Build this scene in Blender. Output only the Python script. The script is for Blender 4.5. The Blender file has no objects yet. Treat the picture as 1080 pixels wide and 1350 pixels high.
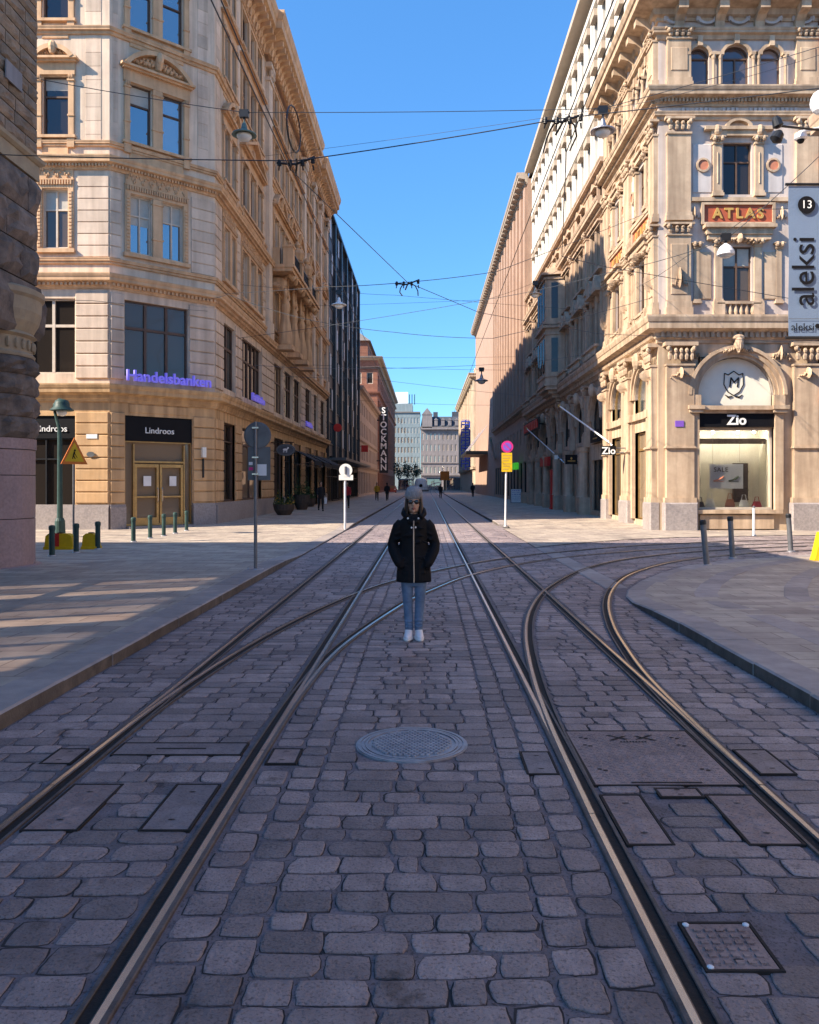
import bpy, bmesh, math, random
from mathutils import Vector, Matrix, noise
R = math.radians
random.seed(7)
scn = bpy.context.scene
COL = scn.collection
# ------------------------------------------------------------------ camera numbers (used to read positions off the street)
CH, F, VU, VV = 1.70, 1080.0, 562.0, 638.0
def G(u, v, z=0.0):            # point of the ground (height z) seen at u, v
    y = (CH - z) * F / (v - VV); return Vector(((u - VU) / F * y, y, z))
def PY(u, v, y): return Vector(((u - VU) / F * y, y, CH + (VV - v) / F * y))
def PX(u, v, x):
    y = x * F / (u - VU); return Vector((x, y, CH + (VV - v) / F * y))
# ------------------------------------------------------------------ mesh builder
class MB:
    def __init__(s): s.v = []; s.f = []; s.m = []
    def add(s, vs, fs, m=0):
        n = len(s.v); s.v.extend([tuple(p) for p in vs]); s.f.extend([tuple(i + n for i in f) for f in fs]); s.m.extend([m] * len(fs)); return s
    def box(s, x0, x1, y0, y1, z0, z1, m=0):
        return s.add([(x0,y0,z0),(x1,y0,z0),(x1,y1,z0),(x0,y1,z0),(x0,y0,z1),(x1,y0,z1),(x1,y1,z1),(x0,y1,z1)],
              [(0,3,2,1),(4,5,6,7),(0,1,5,4),(1,2,6,5),(2,3,7,6),(3,0,4,7)], m)
    def block(s, x0, x1, z0, z1, d0, d1, b=0.02, m=0):      # facade block standing out of the wall from depth d0 to d1, bevelled face
        return s.add([(x0,-d0,z0),(x1,-d0,z0),(x1,-d0,z1),(x0,-d0,z1),(x0,-d1+b,z0),(x1,-d1+b,z0),(x1,-d1+b,z1),(x0,-d1+b,z1),
               (x0+b,-d1,z0+b),(x1-b,-d1,z0+b),(x1-b,-d1,z1-b),(x0+b,-d1,z1-b)],
              [(8,9,10,11),(4,5,9,8),(5,6,10,9),(6,7,11,10),(7,4,8,11),(0,1,5,4),(1,2,6,5),(2,3,7,6),(3,0,4,7)], m)
    def bar(s, x0, x1, d0, d1, z0, z1, m=0): return s.box(x0, x1, -d1, -d0, z0, z1, m)
    def tube(s, pts, r, n=6, m=0):
        pts = [Vector(p) for p in pts]; k = len(pts); rs = r if isinstance(r, (list, tuple)) else [r] * k
        vs = []; t0 = (pts[1] - pts[0]).normalized()
        a = t0.orthogonal().normalized()
        for i, p in enumerate(pts):
            t = (pts[min(i+1,k-1)] - pts[max(i-1,0)]).normalized()
            a = (a - t * a.dot(t)); a = a.normalized() if a.length > 1e-6 else t.orthogonal().normalized(); b = t.cross(a)
            ri = rs[i]; rx, ry = ri if isinstance(ri, tuple) else (ri, ri)
            for j in range(n):
                w = 2 * math.pi * j / n; vs.append(p + a * (rx * math.cos(w)) + b * (ry * math.sin(w)))
        fs = [(i*n+j, i*n+(j+1)%n, (i+1)*n+(j+1)%n, (i+1)*n+j) for i in range(k-1) for j in range(n)]
        fs += [tuple(range(n))[::-1], tuple((k-1)*n+j for j in range(n))]
        return s.add(vs, fs, m)
    def lathe(s, prof, c=(0,0,0), n=16, m=0, sx=1, sy=1):
        vs = [(c[0]+r*sx*math.cos(2*math.pi*j/n), c[1]+r*sy*math.sin(2*math.pi*j/n), c[2]+z) for r, z in prof for j in range(n)]
        k = len(prof)
        fs = [(i*n+j, i*n+(j+1)%n, (i+1)*n+(j+1)%n, (i+1)*n+j) for i in range(k-1) for j in range(n)]
        fs += [tuple(range(n))[::-1], tuple((k-1)*n+j for j in range(n))]
        return s.add(vs, fs, m)
    def ell(s, c, r, n=8, k=5, m=0):
        r = r if isinstance(r, (tuple, list)) else (r, r, r)
        vs = [(c[0], c[1], c[2]-r[2])]
        for i in range(1, k):
            a = -math.pi/2 + math.pi*i/k
            for j in range(n):
                b = 2*math.pi*j/n; vs.append((c[0]+r[0]*math.cos(a)*math.cos(b), c[1]+r[1]*math.cos(a)*math.sin(b), c[2]+r[2]*math.sin(a)))
        vs.append((c[0], c[1], c[2]+r[2])); L = len(vs)-1
        fs = [(0, 1+(j+1)%n, 1+j) for j in range(n)] + [(1+i*n+j, 1+i*n+(j+1)%n, 1+(i+1)*n+(j+1)%n, 1+(i+1)*n+j) for i in range(k-2) for j in range(n)]
        fs += [(L, 1+(k-2)*n+j, 1+(k-2)*n+(j+1)%n) for j in range(n)]
        return s.add(vs, fs, m)
    def prism(s, pts, d0, d1, m=0):          # polygon in x,z standing out from depth d0 to d1
        n = len(pts)
        return s.add([(x,-d0,z) for x,z in pts] + [(x,-d1,z) for x,z in pts],
              [tuple(range(n,2*n)), tuple(range(n))[::-1]] + [(i,(i+1)%n,n+(i+1)%n,n+i) for i in range(n)], m)
    def slab(s, pts, z0, z1, m=0):           # polygon in x,y between two heights
        n = len(pts)
        return s.add([(x,y,z0) for x,y in pts] + [(x,y,z1) for x,y in pts],
              [tuple(range(n,2*n)), tuple(range(n))[::-1]] + [(i,(i+1)%n,n+(i+1)%n,n+i) for i in range(n)], m)
    def ring(s, cx, cz, r0, r1, a0, a1, d0, d1, n=14, m=0, sq=1.0):   # arched band on a facade
        vs = []
        for i in range(n+1):
            a = a0 + (a1-a0)*i/n
            for r in (r0, r1):
                for d in (d0, d1): vs.append((cx+r*math.cos(a), -d, cz+r*sq*math.sin(a)))
        fs = []
        for i in range(n):
            b = 4*i; fs += [(b+1,b+5,b+7,b+3),(b,b+1,b+5,b+4),(b+2,b+3,b+7,b+6),(b,b+2,b+6,b+4)]
        fs += [(0,1,3,2),(4*n,4*n+1,4*n+3,4*n+2)]
        return s.add(vs, fs, m)
    def sweep(s, path, prof, m=0):           # moulding: profile (d outward, z) along a plan path
        P = [Vector((p[0], p[1])) for p in path]; k = len(P); q = len(prof); vs = []
        for i in range(k):
            ns = []
            if i > 0: t = (P[i]-P[i-1]).normalized(); ns.append(Vector((t.y, -t.x)))
            if i < k-1: t = (P[i+1]-P[i]).normalized(); ns.append(Vector((t.y, -t.x)))
            b = sum(ns, Vector((0,0))).normalized(); sc = 1 / max(0.3, b.dot(ns[0]))
            for d, z in prof: vs.append((P[i].x+b.x*d*sc, P[i].y+b.y*d*sc, z))
        fs = [(i*q+j, (i+1)*q+j, (i+1)*q+(j+1)%q, i*q+(j+1)%q) for i in range(k-1) for j in range(q)]
        fs += [tuple(range(q)), tuple((k-1)*q+j for j in range(q))[::-1]]
        return s.add(vs, fs, m)
    def relief(s, x, z, w, h, d=0.06, n=16, seed=1, m=0):    # carved ornament: mirrored scrolls and leaves around a boss
        rr = random.Random(seed)
        s.ell((x, -d*.6, z+h*.5), (w*.07, d*1.1, h*.42), 8, 5, m)
        for i in range(n):
            fx = (i+.6)/n*.5; hh = h*(.5-.3*fx*2)*rr.uniform(.5,1); zz = z + h*.5*(1-fx*1.2) + rr.uniform(-.2,.2)*h*.5
            for sg in (-1, 1):
                s.ell((x+sg*fx*w, -d*.35, zz), (w*rr.uniform(.018,.035), d*rr.uniform(.6,1), hh*.45), 6, 4, m)
        return s
    def mesh(s, name, mats, smooth=False):
        me = bpy.data.meshes.new(name); me.from_pydata(s.v, [], s.f)
        for mt in (mats if isinstance(mats, (list, tuple)) else [mats]): me.materials.append(mt)
        if any(s.m): me.polygons.foreach_set('material_index', s.m)
        if smooth: me.polygons.foreach_set('use_smooth', [True]*len(s.f))
        me.update(); return me
def wr(o, label=None, cat=None, group=None, kind=None):
    if label: o['label'] = label
    if cat: o['category'] = cat
    if group: o['group'] = group
    if kind: o['kind'] = kind
    return o
def ob(name, me, parent=None, M=None, **k):
    o = bpy.data.objects.new(name, me); COL.objects.link(o)
    if parent is not None: o.parent = parent
    if M is not None: o.matrix_local = M
    return wr(o, **k)
def mk(name, mb, mats, parent=None, M=None, smooth=False, **k): return ob(name, mb.mesh(name, mats, smooth), parent, M, **k)
def empty(name, loc=(0,0,0), label=None, cat=None, group=None, rz=0):
    o = bpy.data.objects.new(name, None); COL.objects.link(o); o.location = loc; o.rotation_euler = (0,0,rz); o.empty_display_size = .2
    return wr(o, label, cat, group)
def copy_tree(o, loc=None, label=None, parent=None):
    c = o.copy(); COL.objects.link(c)
    if parent is not None:
        c.parent = parent
    if loc is not None: c.location = loc
    if label: c['label'] = label
    for ch in list(o.children): copy_tree(ch, None, None, c)
    return c
T = Matrix.Translation
def RZ(a): return Matrix.Rotation(a, 4, 'Z')
def RX(a): return Matrix.Rotation(a, 4, 'X')
def RY(a): return Matrix.Rotation(a, 4, 'Y')
_deps = None
def remesh(mb, vox, smooth=4, fac=.5):
    me = mb.mesh('tmp', [])
    o = bpy.data.objects.new('tmp', me); COL.objects.link(o)
    r = o.modifiers.new('r', 'REMESH'); r.mode = 'VOXEL'; r.voxel_size = vox; r.use_smooth_shade = True
    if smooth:
        q = o.modifiers.new('s', 'SMOOTH'); q.factor = fac; q.iterations = smooth
    dg = bpy.context.evaluated_depsgraph_get()
    out = bpy.data.meshes.new_from_object(o.evaluated_get(dg))
    bpy.data.objects.remove(o); bpy.data.meshes.remove(me)
    out.polygons.foreach_set('use_smooth', [True]*len(out.polygons))
    return out
_txt = {}
def text_mesh(body, size, ext, mat, align='CENTER', shear=0.0, off=0.0, spacing=1.0):
    cu = bpy.data.curves.new('txt', 'FONT'); cu.body = body; cu.size = size; cu.extrude = ext; cu.align_x = align; cu.align_y = 'CENTER'
    cu.shear = shear; cu.offset = off; cu.space_character = spacing; cu.resolution_u = 3
    o = bpy.data.objects.new('txt', cu); COL.objects.link(o)
    dg = bpy.context.evaluated_depsgraph_get()
    me = bpy.data.meshes.new_from_object(o.evaluated_get(dg)); bpy.data.objects.remove(o); bpy.data.curves.remove(cu)
    me.materials.clear(); me.materials.append(mat); return me
UP = Matrix.Rotation(math.pi/2, 4, 'X')     # text upright, read from the outward side of a facade
# ------------------------------------------------------------------ materials
def mat(name, col, col2=None, rough=.8, scale=3.0, detail=6, bump=0.0, bscale=40.0, metal=0.0, spec=.3, streak=0.0, island=0.0, emis=None, brick=None, dirt=0.0, vary=0.0, specks=0.0):
    m = bpy.data.materials.new(name); m.use_nodes = True; nt = m.node_tree; N = nt.nodes; L = nt.links; b = N['Principled BSDF']
    b.inputs['Roughness'].default_value = rough; b.inputs['Metallic'].default_value = metal; b.inputs['Specular IOR Level'].default_value = spec
    tc = N.new('ShaderNodeTexCoord'); src = tc.outputs['Object']
    c1 = (*col, 1); c2 = (*(col2 or tuple(min(1, x*.72) for x in col)), 1)
    def ramp(fac, a, bb, p0=.35, p1=.68):
        r = N.new('ShaderNodeValToRGB'); r.color_ramp.elements[0].color = a; r.color_ramp.elements[1].color = bb
        r.color_ramp.elements[0].position = p0; r.color_ramp.elements[1].position = p1; L.new(fac, r.inputs[0]); return r.outputs[0]
    n1 = N.new('ShaderNodeTexNoise'); n1.inputs['Scale'].default_value = scale; n1.inputs['Detail'].default_value = detail; n1.inputs['Roughness'].default_value = .62
    L.new(src, n1.inputs['Vector'])
    out = ramp(n1.outputs['Fac'], c2, c1)
    def mix(a, bb, f, mode='MULTIPLY'):
        x = N.new('ShaderNodeMix'); x.data_type = 'RGBA'; x.blend_type = mode
        if isinstance(f, float): x.inputs[0].default_value = f
        else: L.new(f, x.inputs[0])
        for k_, w in ((6, a), (7, bb)):
            if isinstance(w, tuple): x.inputs[k_].default_value = w
            else: L.new(w, x.inputs[k_])
        return x.outputs[2]
    hgt = None
    if streak:
        mp = N.new('ShaderNodeMapping'); mp.inputs['Scale'].default_value = (2.2, 2.2, .16); L.new(src, mp.inputs[0])
        n2 = N.new('ShaderNodeTexNoise'); n2.inputs['Scale'].default_value = 1.6; n2.inputs['Detail'].default_value = 5; L.new(mp.outputs[0], n2.inputs['Vector'])
        out = mix(out, ramp(n2.outputs['Fac'], (.45,.42,.40,1), (1,1,1,1), .36, .6), streak)
    if dirt:
        n3 = N.new('ShaderNodeTexNoise'); n3.inputs['Scale'].default_value = .55; n3.inputs['Detail'].default_value = 8; n3.inputs['Roughness'].default_value = .7; L.new(src, n3.inputs['Vector'])
        out = mix(out, ramp(n3.outputs['Fac'], (.5,.48,.5,1), (1,1,1,1), .38, .58), dirt)
    if specks:
        for sc_, lo, hi in ((75, .36, .46), (3.1, .30, .37)):
            n4 = N.new('ShaderNodeTexNoise'); n4.inputs['Scale'].default_value = sc_; n4.inputs['Detail'].default_value = 4; n4.inputs['Roughness'].default_value = .6; L.new(src, n4.inputs['Vector'])
            out = mix(out, ramp(n4.outputs['Fac'], (.42,.40,.39,1), (1,1,1,1), lo, hi), specks)
    if island:
        g = N.new('ShaderNodeNewGeometry'); r = N.new('ShaderNodeValToRGB'); e = r.color_ramp.elements
        e[0].color = (1-island, 1-island, 1-island*.9, 1); e[1].color = (1+island*.6, 1+island*.45, 1+island*.5, 1)
        L.new(g.outputs['Random Per Island'], r.inputs[0]); out = mix(out, r.outputs[0], 1.0)
    if vary:
        oi = N.new('ShaderNodeObjectInfo'); r = N.new('ShaderNodeValToRGB'); e = r.color_ramp.elements
        e[0].color = (1-vary, 1-vary, 1-vary, 1); e[1].color = (1, 1, 1, 1); L.new(oi.outputs['Random'], r.inputs[0]); out = mix(out, r.outputs[0], 1.0)
    if brick:     # (width, height, mortar, mortar colour, plane) running bond on x,y ('xy') or x,z ('xz')
        bw, bh, mo, mc, pl = brick[:5]
        vsrc = src
        if pl != 'xy':
            sp = N.new('ShaderNodeSeparateXYZ'); cb = N.new('ShaderNodeCombineXYZ'); L.new(src, sp.inputs[0])
            L.new(sp.outputs['X' if pl == 'xz' else 'Y'], cb.inputs[0]); L.new(sp.outputs['Z'], cb.inputs[1]); vsrc = cb.outputs[0]
        bt = N.new('ShaderNodeTexBrick'); bt.inputs['Scale'].default_value = 1; bt.inputs['Brick Width'].default_value = bw; bt.inputs['Row Height'].default_value = bh
        bt.inputs['Mortar Size'].default_value = mo; bt.inputs['Mortar Smooth'].default_value = .3; bt.inputs['Bias'].default_value = 0
        bt.inputs['Color1'].default_value = (1,1,1,1); bt.inputs['Color2'].default_value = (.72,.70,.74,1); bt.inputs['Mortar'].default_value = (*mc, 1)
        nd = N.new('ShaderNodeTexNoise'); nd.inputs['Scale'].default_value = 5; L.new(vsrc, nd.inputs['Vector'])
        ad = N.new('ShaderNodeVectorMath'); ad.operation = 'MULTIPLY_ADD'; L.new(nd.outputs['Color'], ad.inputs[0]); ad.inputs[1].default_value = (.02,.02,0); L.new(vsrc, ad.inputs[2])
        L.new(ad.outputs[0], bt.inputs['Vector'])
        out = mix(out, bt.outputs['Color'], 1.0)
        inv = N.new('ShaderNodeMath'); inv.operation = 'SUBTRACT'; inv.inputs[0].default_value = 1; L.new(bt.outputs['Fac'], inv.inputs[1]); hgt = inv.outputs[0]
    L.new(out, b.inputs['Base Color'])
    if bump or hgt is not None:
        nb = N.new('ShaderNodeTexNoise'); nb.inputs['Scale'].default_value = bscale; nb.inputs['Detail'].default_value = 6; nb.inputs['Roughness'].default_value = .65; L.new(src, nb.inputs['Vector'])
        h = nb.outputs['Fac']
        if hgt is not None:
            a = N.new('ShaderNodeMath'); a.operation = 'MULTIPLY_ADD'; L.new(h, a.inputs[0]); a.inputs[1].default_value = .35; L.new(hgt, a.inputs[2]); h = a.outputs[0]
        bp = N.new('ShaderNodeBump'); bp.inputs['Strength'].default_value = max(bump, .25); bp.inputs['Distance'].default_value = .02; L.new(h, bp.inputs['Height']); L.new(bp.outputs[0], b.inputs['Normal'])
        rr = N.new('ShaderNodeMapRange'); rr.inputs['To Min'].default_value = max(.05, rough-.15); rr.inputs['To Max'].default_value = min(1, rough+.15); L.new(n1.outputs['Fac'], rr.inputs[0]); L.new(rr.outputs[0], b.inputs['Roughness'])
    if emis:
        b.inputs['Emission Color'].default_value = (*emis[:3], 1); b.inputs['Emission Strength'].default_value = emis[3]
    return m
def glass_mat(name, tint=(.014,.017,.022), refl=.3, mx=.9, see=0.0):
    m = bpy.data.materials.new(name); m.use_nodes = True; nt = m.node_tree; N = nt.nodes; L = nt.links; N.clear()
    o = N.new('ShaderNodeOutputMaterial'); gl = N.new('ShaderNodeBsdfGlossy'); gl.inputs['Roughness'].default_value = .015; gl.inputs['Color'].default_value = (.9,.93,.96,1)
    if see:
        df = N.new('ShaderNodeBsdfTransparent'); df.inputs['Color'].default_value = (see, see, see*.98, 1)
    else:
        df = N.new('ShaderNodeBsdfDiffuse')
        oi = N.new('ShaderNodeObjectInfo'); r = N.new('ShaderNodeValToRGB'); r.color_ramp.interpolation = 'CONSTANT'
        e = r.color_ramp.elements; e[0].color = (*tint, 1); e[1].color = (tint[0]*3.5, tint[1]*3.3, tint[2]*2.8, 1); e[1].position = .55
        x = e.new(.82); x.color = (tint[0]*9, tint[1]*8.3, tint[2]*6.5, 1)
        L.new(oi.outputs['Random'], r.inputs[0]); L.new(r.outputs[0], df.inputs['Color'])
    tc = N.new('ShaderNodeTexCoord'); nz = N.new('ShaderNodeTexNoise'); nz.inputs['Scale'].default_value = .9; nz.inputs['Detail'].default_value = 1; L.new(tc.outputs['Object'], nz.inputs['Vector'])
    bp = N.new('ShaderNodeBump'); bp.inputs['Strength'].default_value = .05; bp.inputs['Distance'].default_value = .1; L.new(nz.outputs['Fac'], bp.inputs['Height']); L.new(bp.outputs[0], gl.inputs['Normal'])
    fr = N.new('ShaderNodeLayerWeight'); fr.inputs['Blend'].default_value = .35
    mr = N.new('ShaderNodeMapRange'); mr.inputs['To Min'].default_value = refl; mr.inputs['To Max'].default_value = mx; L.new(fr.outputs['Facing'], mr.inputs[0])
    pw = N.new('ShaderNodeMath'); pw.operation = 'POWER'; pw.inputs[1].default_value = 1.0; L.new(mr.outputs[0], pw.inputs[0])
    ms = N.new('ShaderNodeMixShader'); L.new(pw.outputs[0], ms.inputs[0]); L.new(df.outputs[0], ms.inputs[1]); L.new(gl.outputs[0], ms.inputs[2]); L.new(ms.outputs[0], o.inputs[0])
    return m
M_ = {}
def D(k, *a, **kw): M_[k] = mat(k, *a, **kw)
D('plate_grey', (.29,.24,.235), (.20,.165,.165), rough=.55, scale=7, metal=.15, bump=.3, dirt=.5, specks=.6)
D('sett', (.435,.355,.325), (.30,.245,.23), rough=.54, scale=9, bump=1.0, bscale=48, island=.38, dirt=.65, spec=.45, specks=.8)
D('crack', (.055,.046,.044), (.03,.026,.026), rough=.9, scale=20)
D('mortar', (.27,.225,.235), (.16,.135,.14), rough=.8, scale=6, bump=.8, bscale=60, dirt=.4, specks=.8)
D('road', (.42,.345,.31), (.30,.245,.225), rough=.62, scale=2.5, bump=.4, bscale=50, brick=(.30,.21,.018,(.55,.55,.6),'xy'), dirt=.3, spec=.4)
D('ground', (.13,.12,.12), (.09,.085,.09), rough=.85, scale=.6, bump=.2)
D('paving', (.56,.465,.36), (.43,.36,.285), rough=.75, scale=2.2, bump=.3, bscale=60, brick=(.62,.34,.008,(.45,.43,.45),'xy'), dirt=.4)
D('kerb_face', (.17,.145,.125), (.09,.078,.07), rough=.85, scale=5, bump=.4, dirt=.5)  # road side darker than the top: splash dirt plus shade put into the colour
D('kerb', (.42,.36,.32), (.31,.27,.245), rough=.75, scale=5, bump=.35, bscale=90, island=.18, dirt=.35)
D('rail_dull', (.15,.125,.115), (.075,.062,.057), rough=.55, scale=10, metal=.2, bump=.3, bscale=90)
D('steel', (.66,.61,.56), (.54,.49,.44), rough=.27, scale=1.5, metal=.9)
D('rust', (.03,.024,.022), (.015,.013,.012), rough=.8, scale=12, bump=.3)
D('castiron', (.46,.45,.47), (.30,.29,.31), rough=.38, scale=9, metal=.7, bump=.25, bscale=100)
D('rustplate', (.38,.275,.245), (.25,.18,.165), rough=.58, scale=7, metal=.1, bump=.4, bscale=80, dirt=.5, specks=.6)
D('a_ground', (.67,.44,.235), (.58,.36,.175), rough=.85, scale=1.2, bump=.25, bscale=35, streak=.6, dirt=.4)
D('a_gblock', (.68,.445,.24), (.58,.36,.175), rough=.85, scale=1.2, bump=.25, bscale=35, streak=.4, dirt=.3, island=.14)
D('a_wall', (.81,.635,.48), (.73,.565,.42), rough=.88, scale=1.0, bump=.2, bscale=35, streak=.5, dirt=.35)
D('a_block', (.81,.64,.485), (.73,.565,.42), rough=.88, scale=1.0, bump=.25, bscale=35, streak=.45, dirt=.35, island=.18)
D('a_trim', (.71,.455,.265), (.60,.37,.21), rough=.85, scale=2.0, bump=.25, bscale=40, streak=.45)
D('granite', (.40,.345,.32), (.27,.235,.225), rough=.6, scale=14, bump=.3, bscale=120, dirt=.3)
D('z_stone', (.63,.485,.34), (.53,.40,.275), rough=.85, scale=1.3, bump=.25, bscale=40, streak=.6, dirt=.3)
D('z_trim', (.60,.45,.31), (.50,.36,.245), rough=.85, scale=2.5, bump=.3, bscale=45, streak=.6, dirt=.3)
D('z_wall', (.60,.515,.46), (.53,.45,.40), rough=.87, scale=1.2, bump=.2, streak=.4, dirt=.25)
D('z_panel', (.56,.505,.48), (.48,.435,.415), rough=.85, scale=2, bump=.2, streak=.3)
D('z_gold', (.50,.37,.17), (.40,.28,.12), rough=.7, scale=4, bump=.3)
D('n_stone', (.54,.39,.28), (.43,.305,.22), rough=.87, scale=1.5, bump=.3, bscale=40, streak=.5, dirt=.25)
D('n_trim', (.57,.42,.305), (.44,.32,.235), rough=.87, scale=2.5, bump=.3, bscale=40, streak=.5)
D('white_wall', (.70,.68,.63), (.62,.60,.55), rough=.8, scale=1, bump=.15, streak=.35)
D('tan_eave', (.46,.37,.29), (.40,.32,.25), rough=.8, scale=1)
D('brown_wall', (.42,.285,.215), (.36,.24,.18), rough=.85, scale=.8, bump=.2, streak=.3)
D('far_pale', (.60,.49,.36), (.50,.40,.30), rough=.85, scale=1, streak=.4)
D('pale_wall', (.50,.40,.33), (.43,.34,.28), rough=.85, scale=.8, streak=.4)
D('red_brick', (.34,.155,.10), (.27,.12,.08), rough=.88, scale=1.2, brick=(.5,.16,.012,(.8,.75,.7),'xz'), bump=.2)
D('red_brick_y', (.30,.135,.09), (.24,.105,.07), rough=.88, scale=1.2, brick=(.5,.16,.012,(.8,.75,.7),'yz'), bump=.2)
D('roof_metal', (.26,.22,.20), (.19,.165,.15), rough=.6, scale=2, metal=.2)
D('slate', (.085,.095,.115), (.06,.066,.08), rough=.6, scale=3)
D('wire', (.06,.065,.075), (.045,.05,.055), rough=.5)
D('blind', (.55,.62,.70), (.48,.55,.63), rough=.6)  # sky reflection of the glass front, as plain pale colour
D('black_metal', (.015,.016,.019), (.010,.011,.013), rough=.42, scale=5, spec=.4)
D('dark_fin', (.022,.024,.032), (.014,.015,.02), rough=.4, scale=2, spec=.5)
D('far_teal', (.27,.33,.35), (.22,.28,.30), rough=.7, scale=.5, streak=.3)
D('far_grey', (.30,.265,.26), (.23,.21,.21), rough=.85, scale=.5, streak=.3)
D('frame_white', (.62,.52,.42), (.52,.43,.34), rough=.6, scale=4)
D('frame_brown', (.13,.075,.05), (.09,.055,.04), rough=.55, scale=4)
D('curtain', (.52,.48,.42), (.42,.39,.34), rough=.9, scale=3)
D('brass', (.52,.33,.13), (.40,.25,.10), rough=.38, scale=6, metal=.7)
D('rough_stone', (.25,.19,.145), (.10,.08,.066), rough=.92, scale=3.4, detail=12, bump=1.0, bscale=14, island=.22, dirt=.4)
D('ashlar', (.37,.265,.175), (.22,.16,.11), rough=.9, scale=2.2, detail=10, bump=.7, bscale=22, island=.22, dirt=.4)
D('red_granite', (.40,.26,.24), (.29,.185,.175), rough=.42, scale=18, bump=.12, bscale=120, dirt=.35, spec=.5)
D('smooth_stone', (.42,.32,.20), (.32,.24,.155), rough=.85, scale=3, bump=.3, dirt=.3)
D('green_metal', (.035,.075,.065), (.022,.05,.045), rough=.5, scale=5, bump=.1)
D('verdigris', (.16,.23,.20), (.09,.14,.125), rough=.6, scale=7)
D('grey_post', (.20,.20,.21), (.15,.15,.16), rough=.45, scale=6, metal=.5)
D('sign_back', (.16,.165,.17), (.12,.125,.13), rough=.5, scale=4, metal=.4, dirt=.3)
D('white_paint', (.76,.76,.76), (.66,.66,.66), rough=.5, scale=4)
D('milk_glass', (.78,.76,.70), (.72,.70,.64), rough=.25, scale=3)
D('yellow', (.78,.50,.015), (.66,.42,.012), rough=.5, scale=5, dirt=.2)
D('red', (.62,.035,.025), (.5,.025,.02), rough=.5, scale=5)
D('orange', (.75,.20,.02), (.6,.15,.02), rough=.5, scale=5)
D('magenta', (.62,.03,.20), (.55,.025,.17), rough=.45, scale=5)
D('sign_violet', (.22,.10,.50), (.2,.09,.45), rough=.45, scale=5)
D('lilac', (.30,.26,.92), (.26,.22,.82), rough=.45, scale=5, emis=(.22,.17,.95,.07))
D('blue', (.02,.05,.40), (.015,.04,.33), rough=.45, scale=5)
D('banner', (.155,.215,.315), (.145,.20,.30), rough=.75, scale=2, bump=.1)
D('ink', (.008,.008,.010), (.006,.006,.008), rough=.6, spec=.15)
D('letter_white', (.82,.82,.80), (.78,.78,.76), rough=.4)
D('gold_letter', (.50,.31,.09), (.42,.25,.07), rough=.4)
D('frieze_red', (.42,.10,.05), (.34,.08,.04), rough=.7, scale=5)
D('terracotta', (.52,.20,.12), (.45,.17,.10), rough=.8, scale=6)
D('leaf', (.055,.10,.03), (.03,.06,.02), rough=.6, scale=12, island=.3)
D('leaf_dark', (.03,.045,.022), (.02,.03,.015), rough=.7, scale=8, island=.3)
D('bark', (.07,.055,.045), rough=.9, scale=10)
D('pot', (.10,.075,.06), (.07,.05,.04), rough=.8, scale=6, bump=.2)
D('shop_wall', (.78,.74,.62), (.72,.67,.56), rough=.8, scale=2)
D('shop_dark', (.06,.045,.038), (.04,.03,.026), rough=.7, scale=3)
D('wood', (.25,.15,.08), (.18,.10,.055), rough=.6, scale=4)
D('green_lit', (.10,.55,.05), (.08,.45,.04), rough=.5, emis=(.1,.8,.05,.12))
D('skin', (.50,.30,.21), (.45,.26,.18), rough=.55, scale=12)
D('lips', (.42,.10,.09), rough=.45)
D('hair', (.018,.012,.010), (.012,.008,.007), rough=.5, scale=30)
D('coat', (.0045,.0045,.0065), (.003,.003,.0042), rough=.75, scale=6, bump=.35, bscale=14, spec=.25)
D('denim', (.16,.235,.345), (.09,.14,.23), rough=.9, scale=9, bump=.3, bscale=60)
D('knit', (.40,.375,.375), (.29,.27,.27), rough=.95, scale=60, bump=.8, bscale=90)
D('shoe', (.80,.78,.78), (.70,.68,.70), rough=.6, scale=9)
D('lens', (.02,.012,.012), rough=.12, spec=.6)
D('zip', (.55,.53,.50), rough=.35, metal=.7)
D('dark_cloth', (.02,.02,.024), rough=.85)
D('red_cloth', (.45,.03,.04), rough=.85)
D('yellow_cloth', (.55,.30,.03), rough=.85)
D('car_red', (.35,.06,.03), rough=.3, spec=.5)
D('rubber', (.015,.015,.015), rough=.8)
M_['glass'] = glass_mat('glass', refl=.30)
M_['glass_low'] = glass_mat('glass_low', tint=(.024,.019,.016), refl=.022, mx=.34)
M_['glass_blue'] = glass_mat('glass_blue', tint=(.05,.07,.10), refl=.34)
M_['glass_dark'] = glass_mat('glass_dark', tint=(.012,.011,.012), refl=.03, mx=.16)
M_['glass_blind'] = glass_mat('glass_blind', tint=(.075,.062,.068), refl=.06, mx=.4)
D('lamp_lit', (.9,.85,.75), emis=(1,.94,.84,120))
M_['shop_glass'] = glass_mat('shop_glass', refl=.10, see=.86)
SKY = (.15, 1.0, 0.1, 5.0); SUN = 3.9; EXPO = 1.58; TINT = (.37,.63,.75); TINT0 = (.26,.385,.48)
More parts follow.
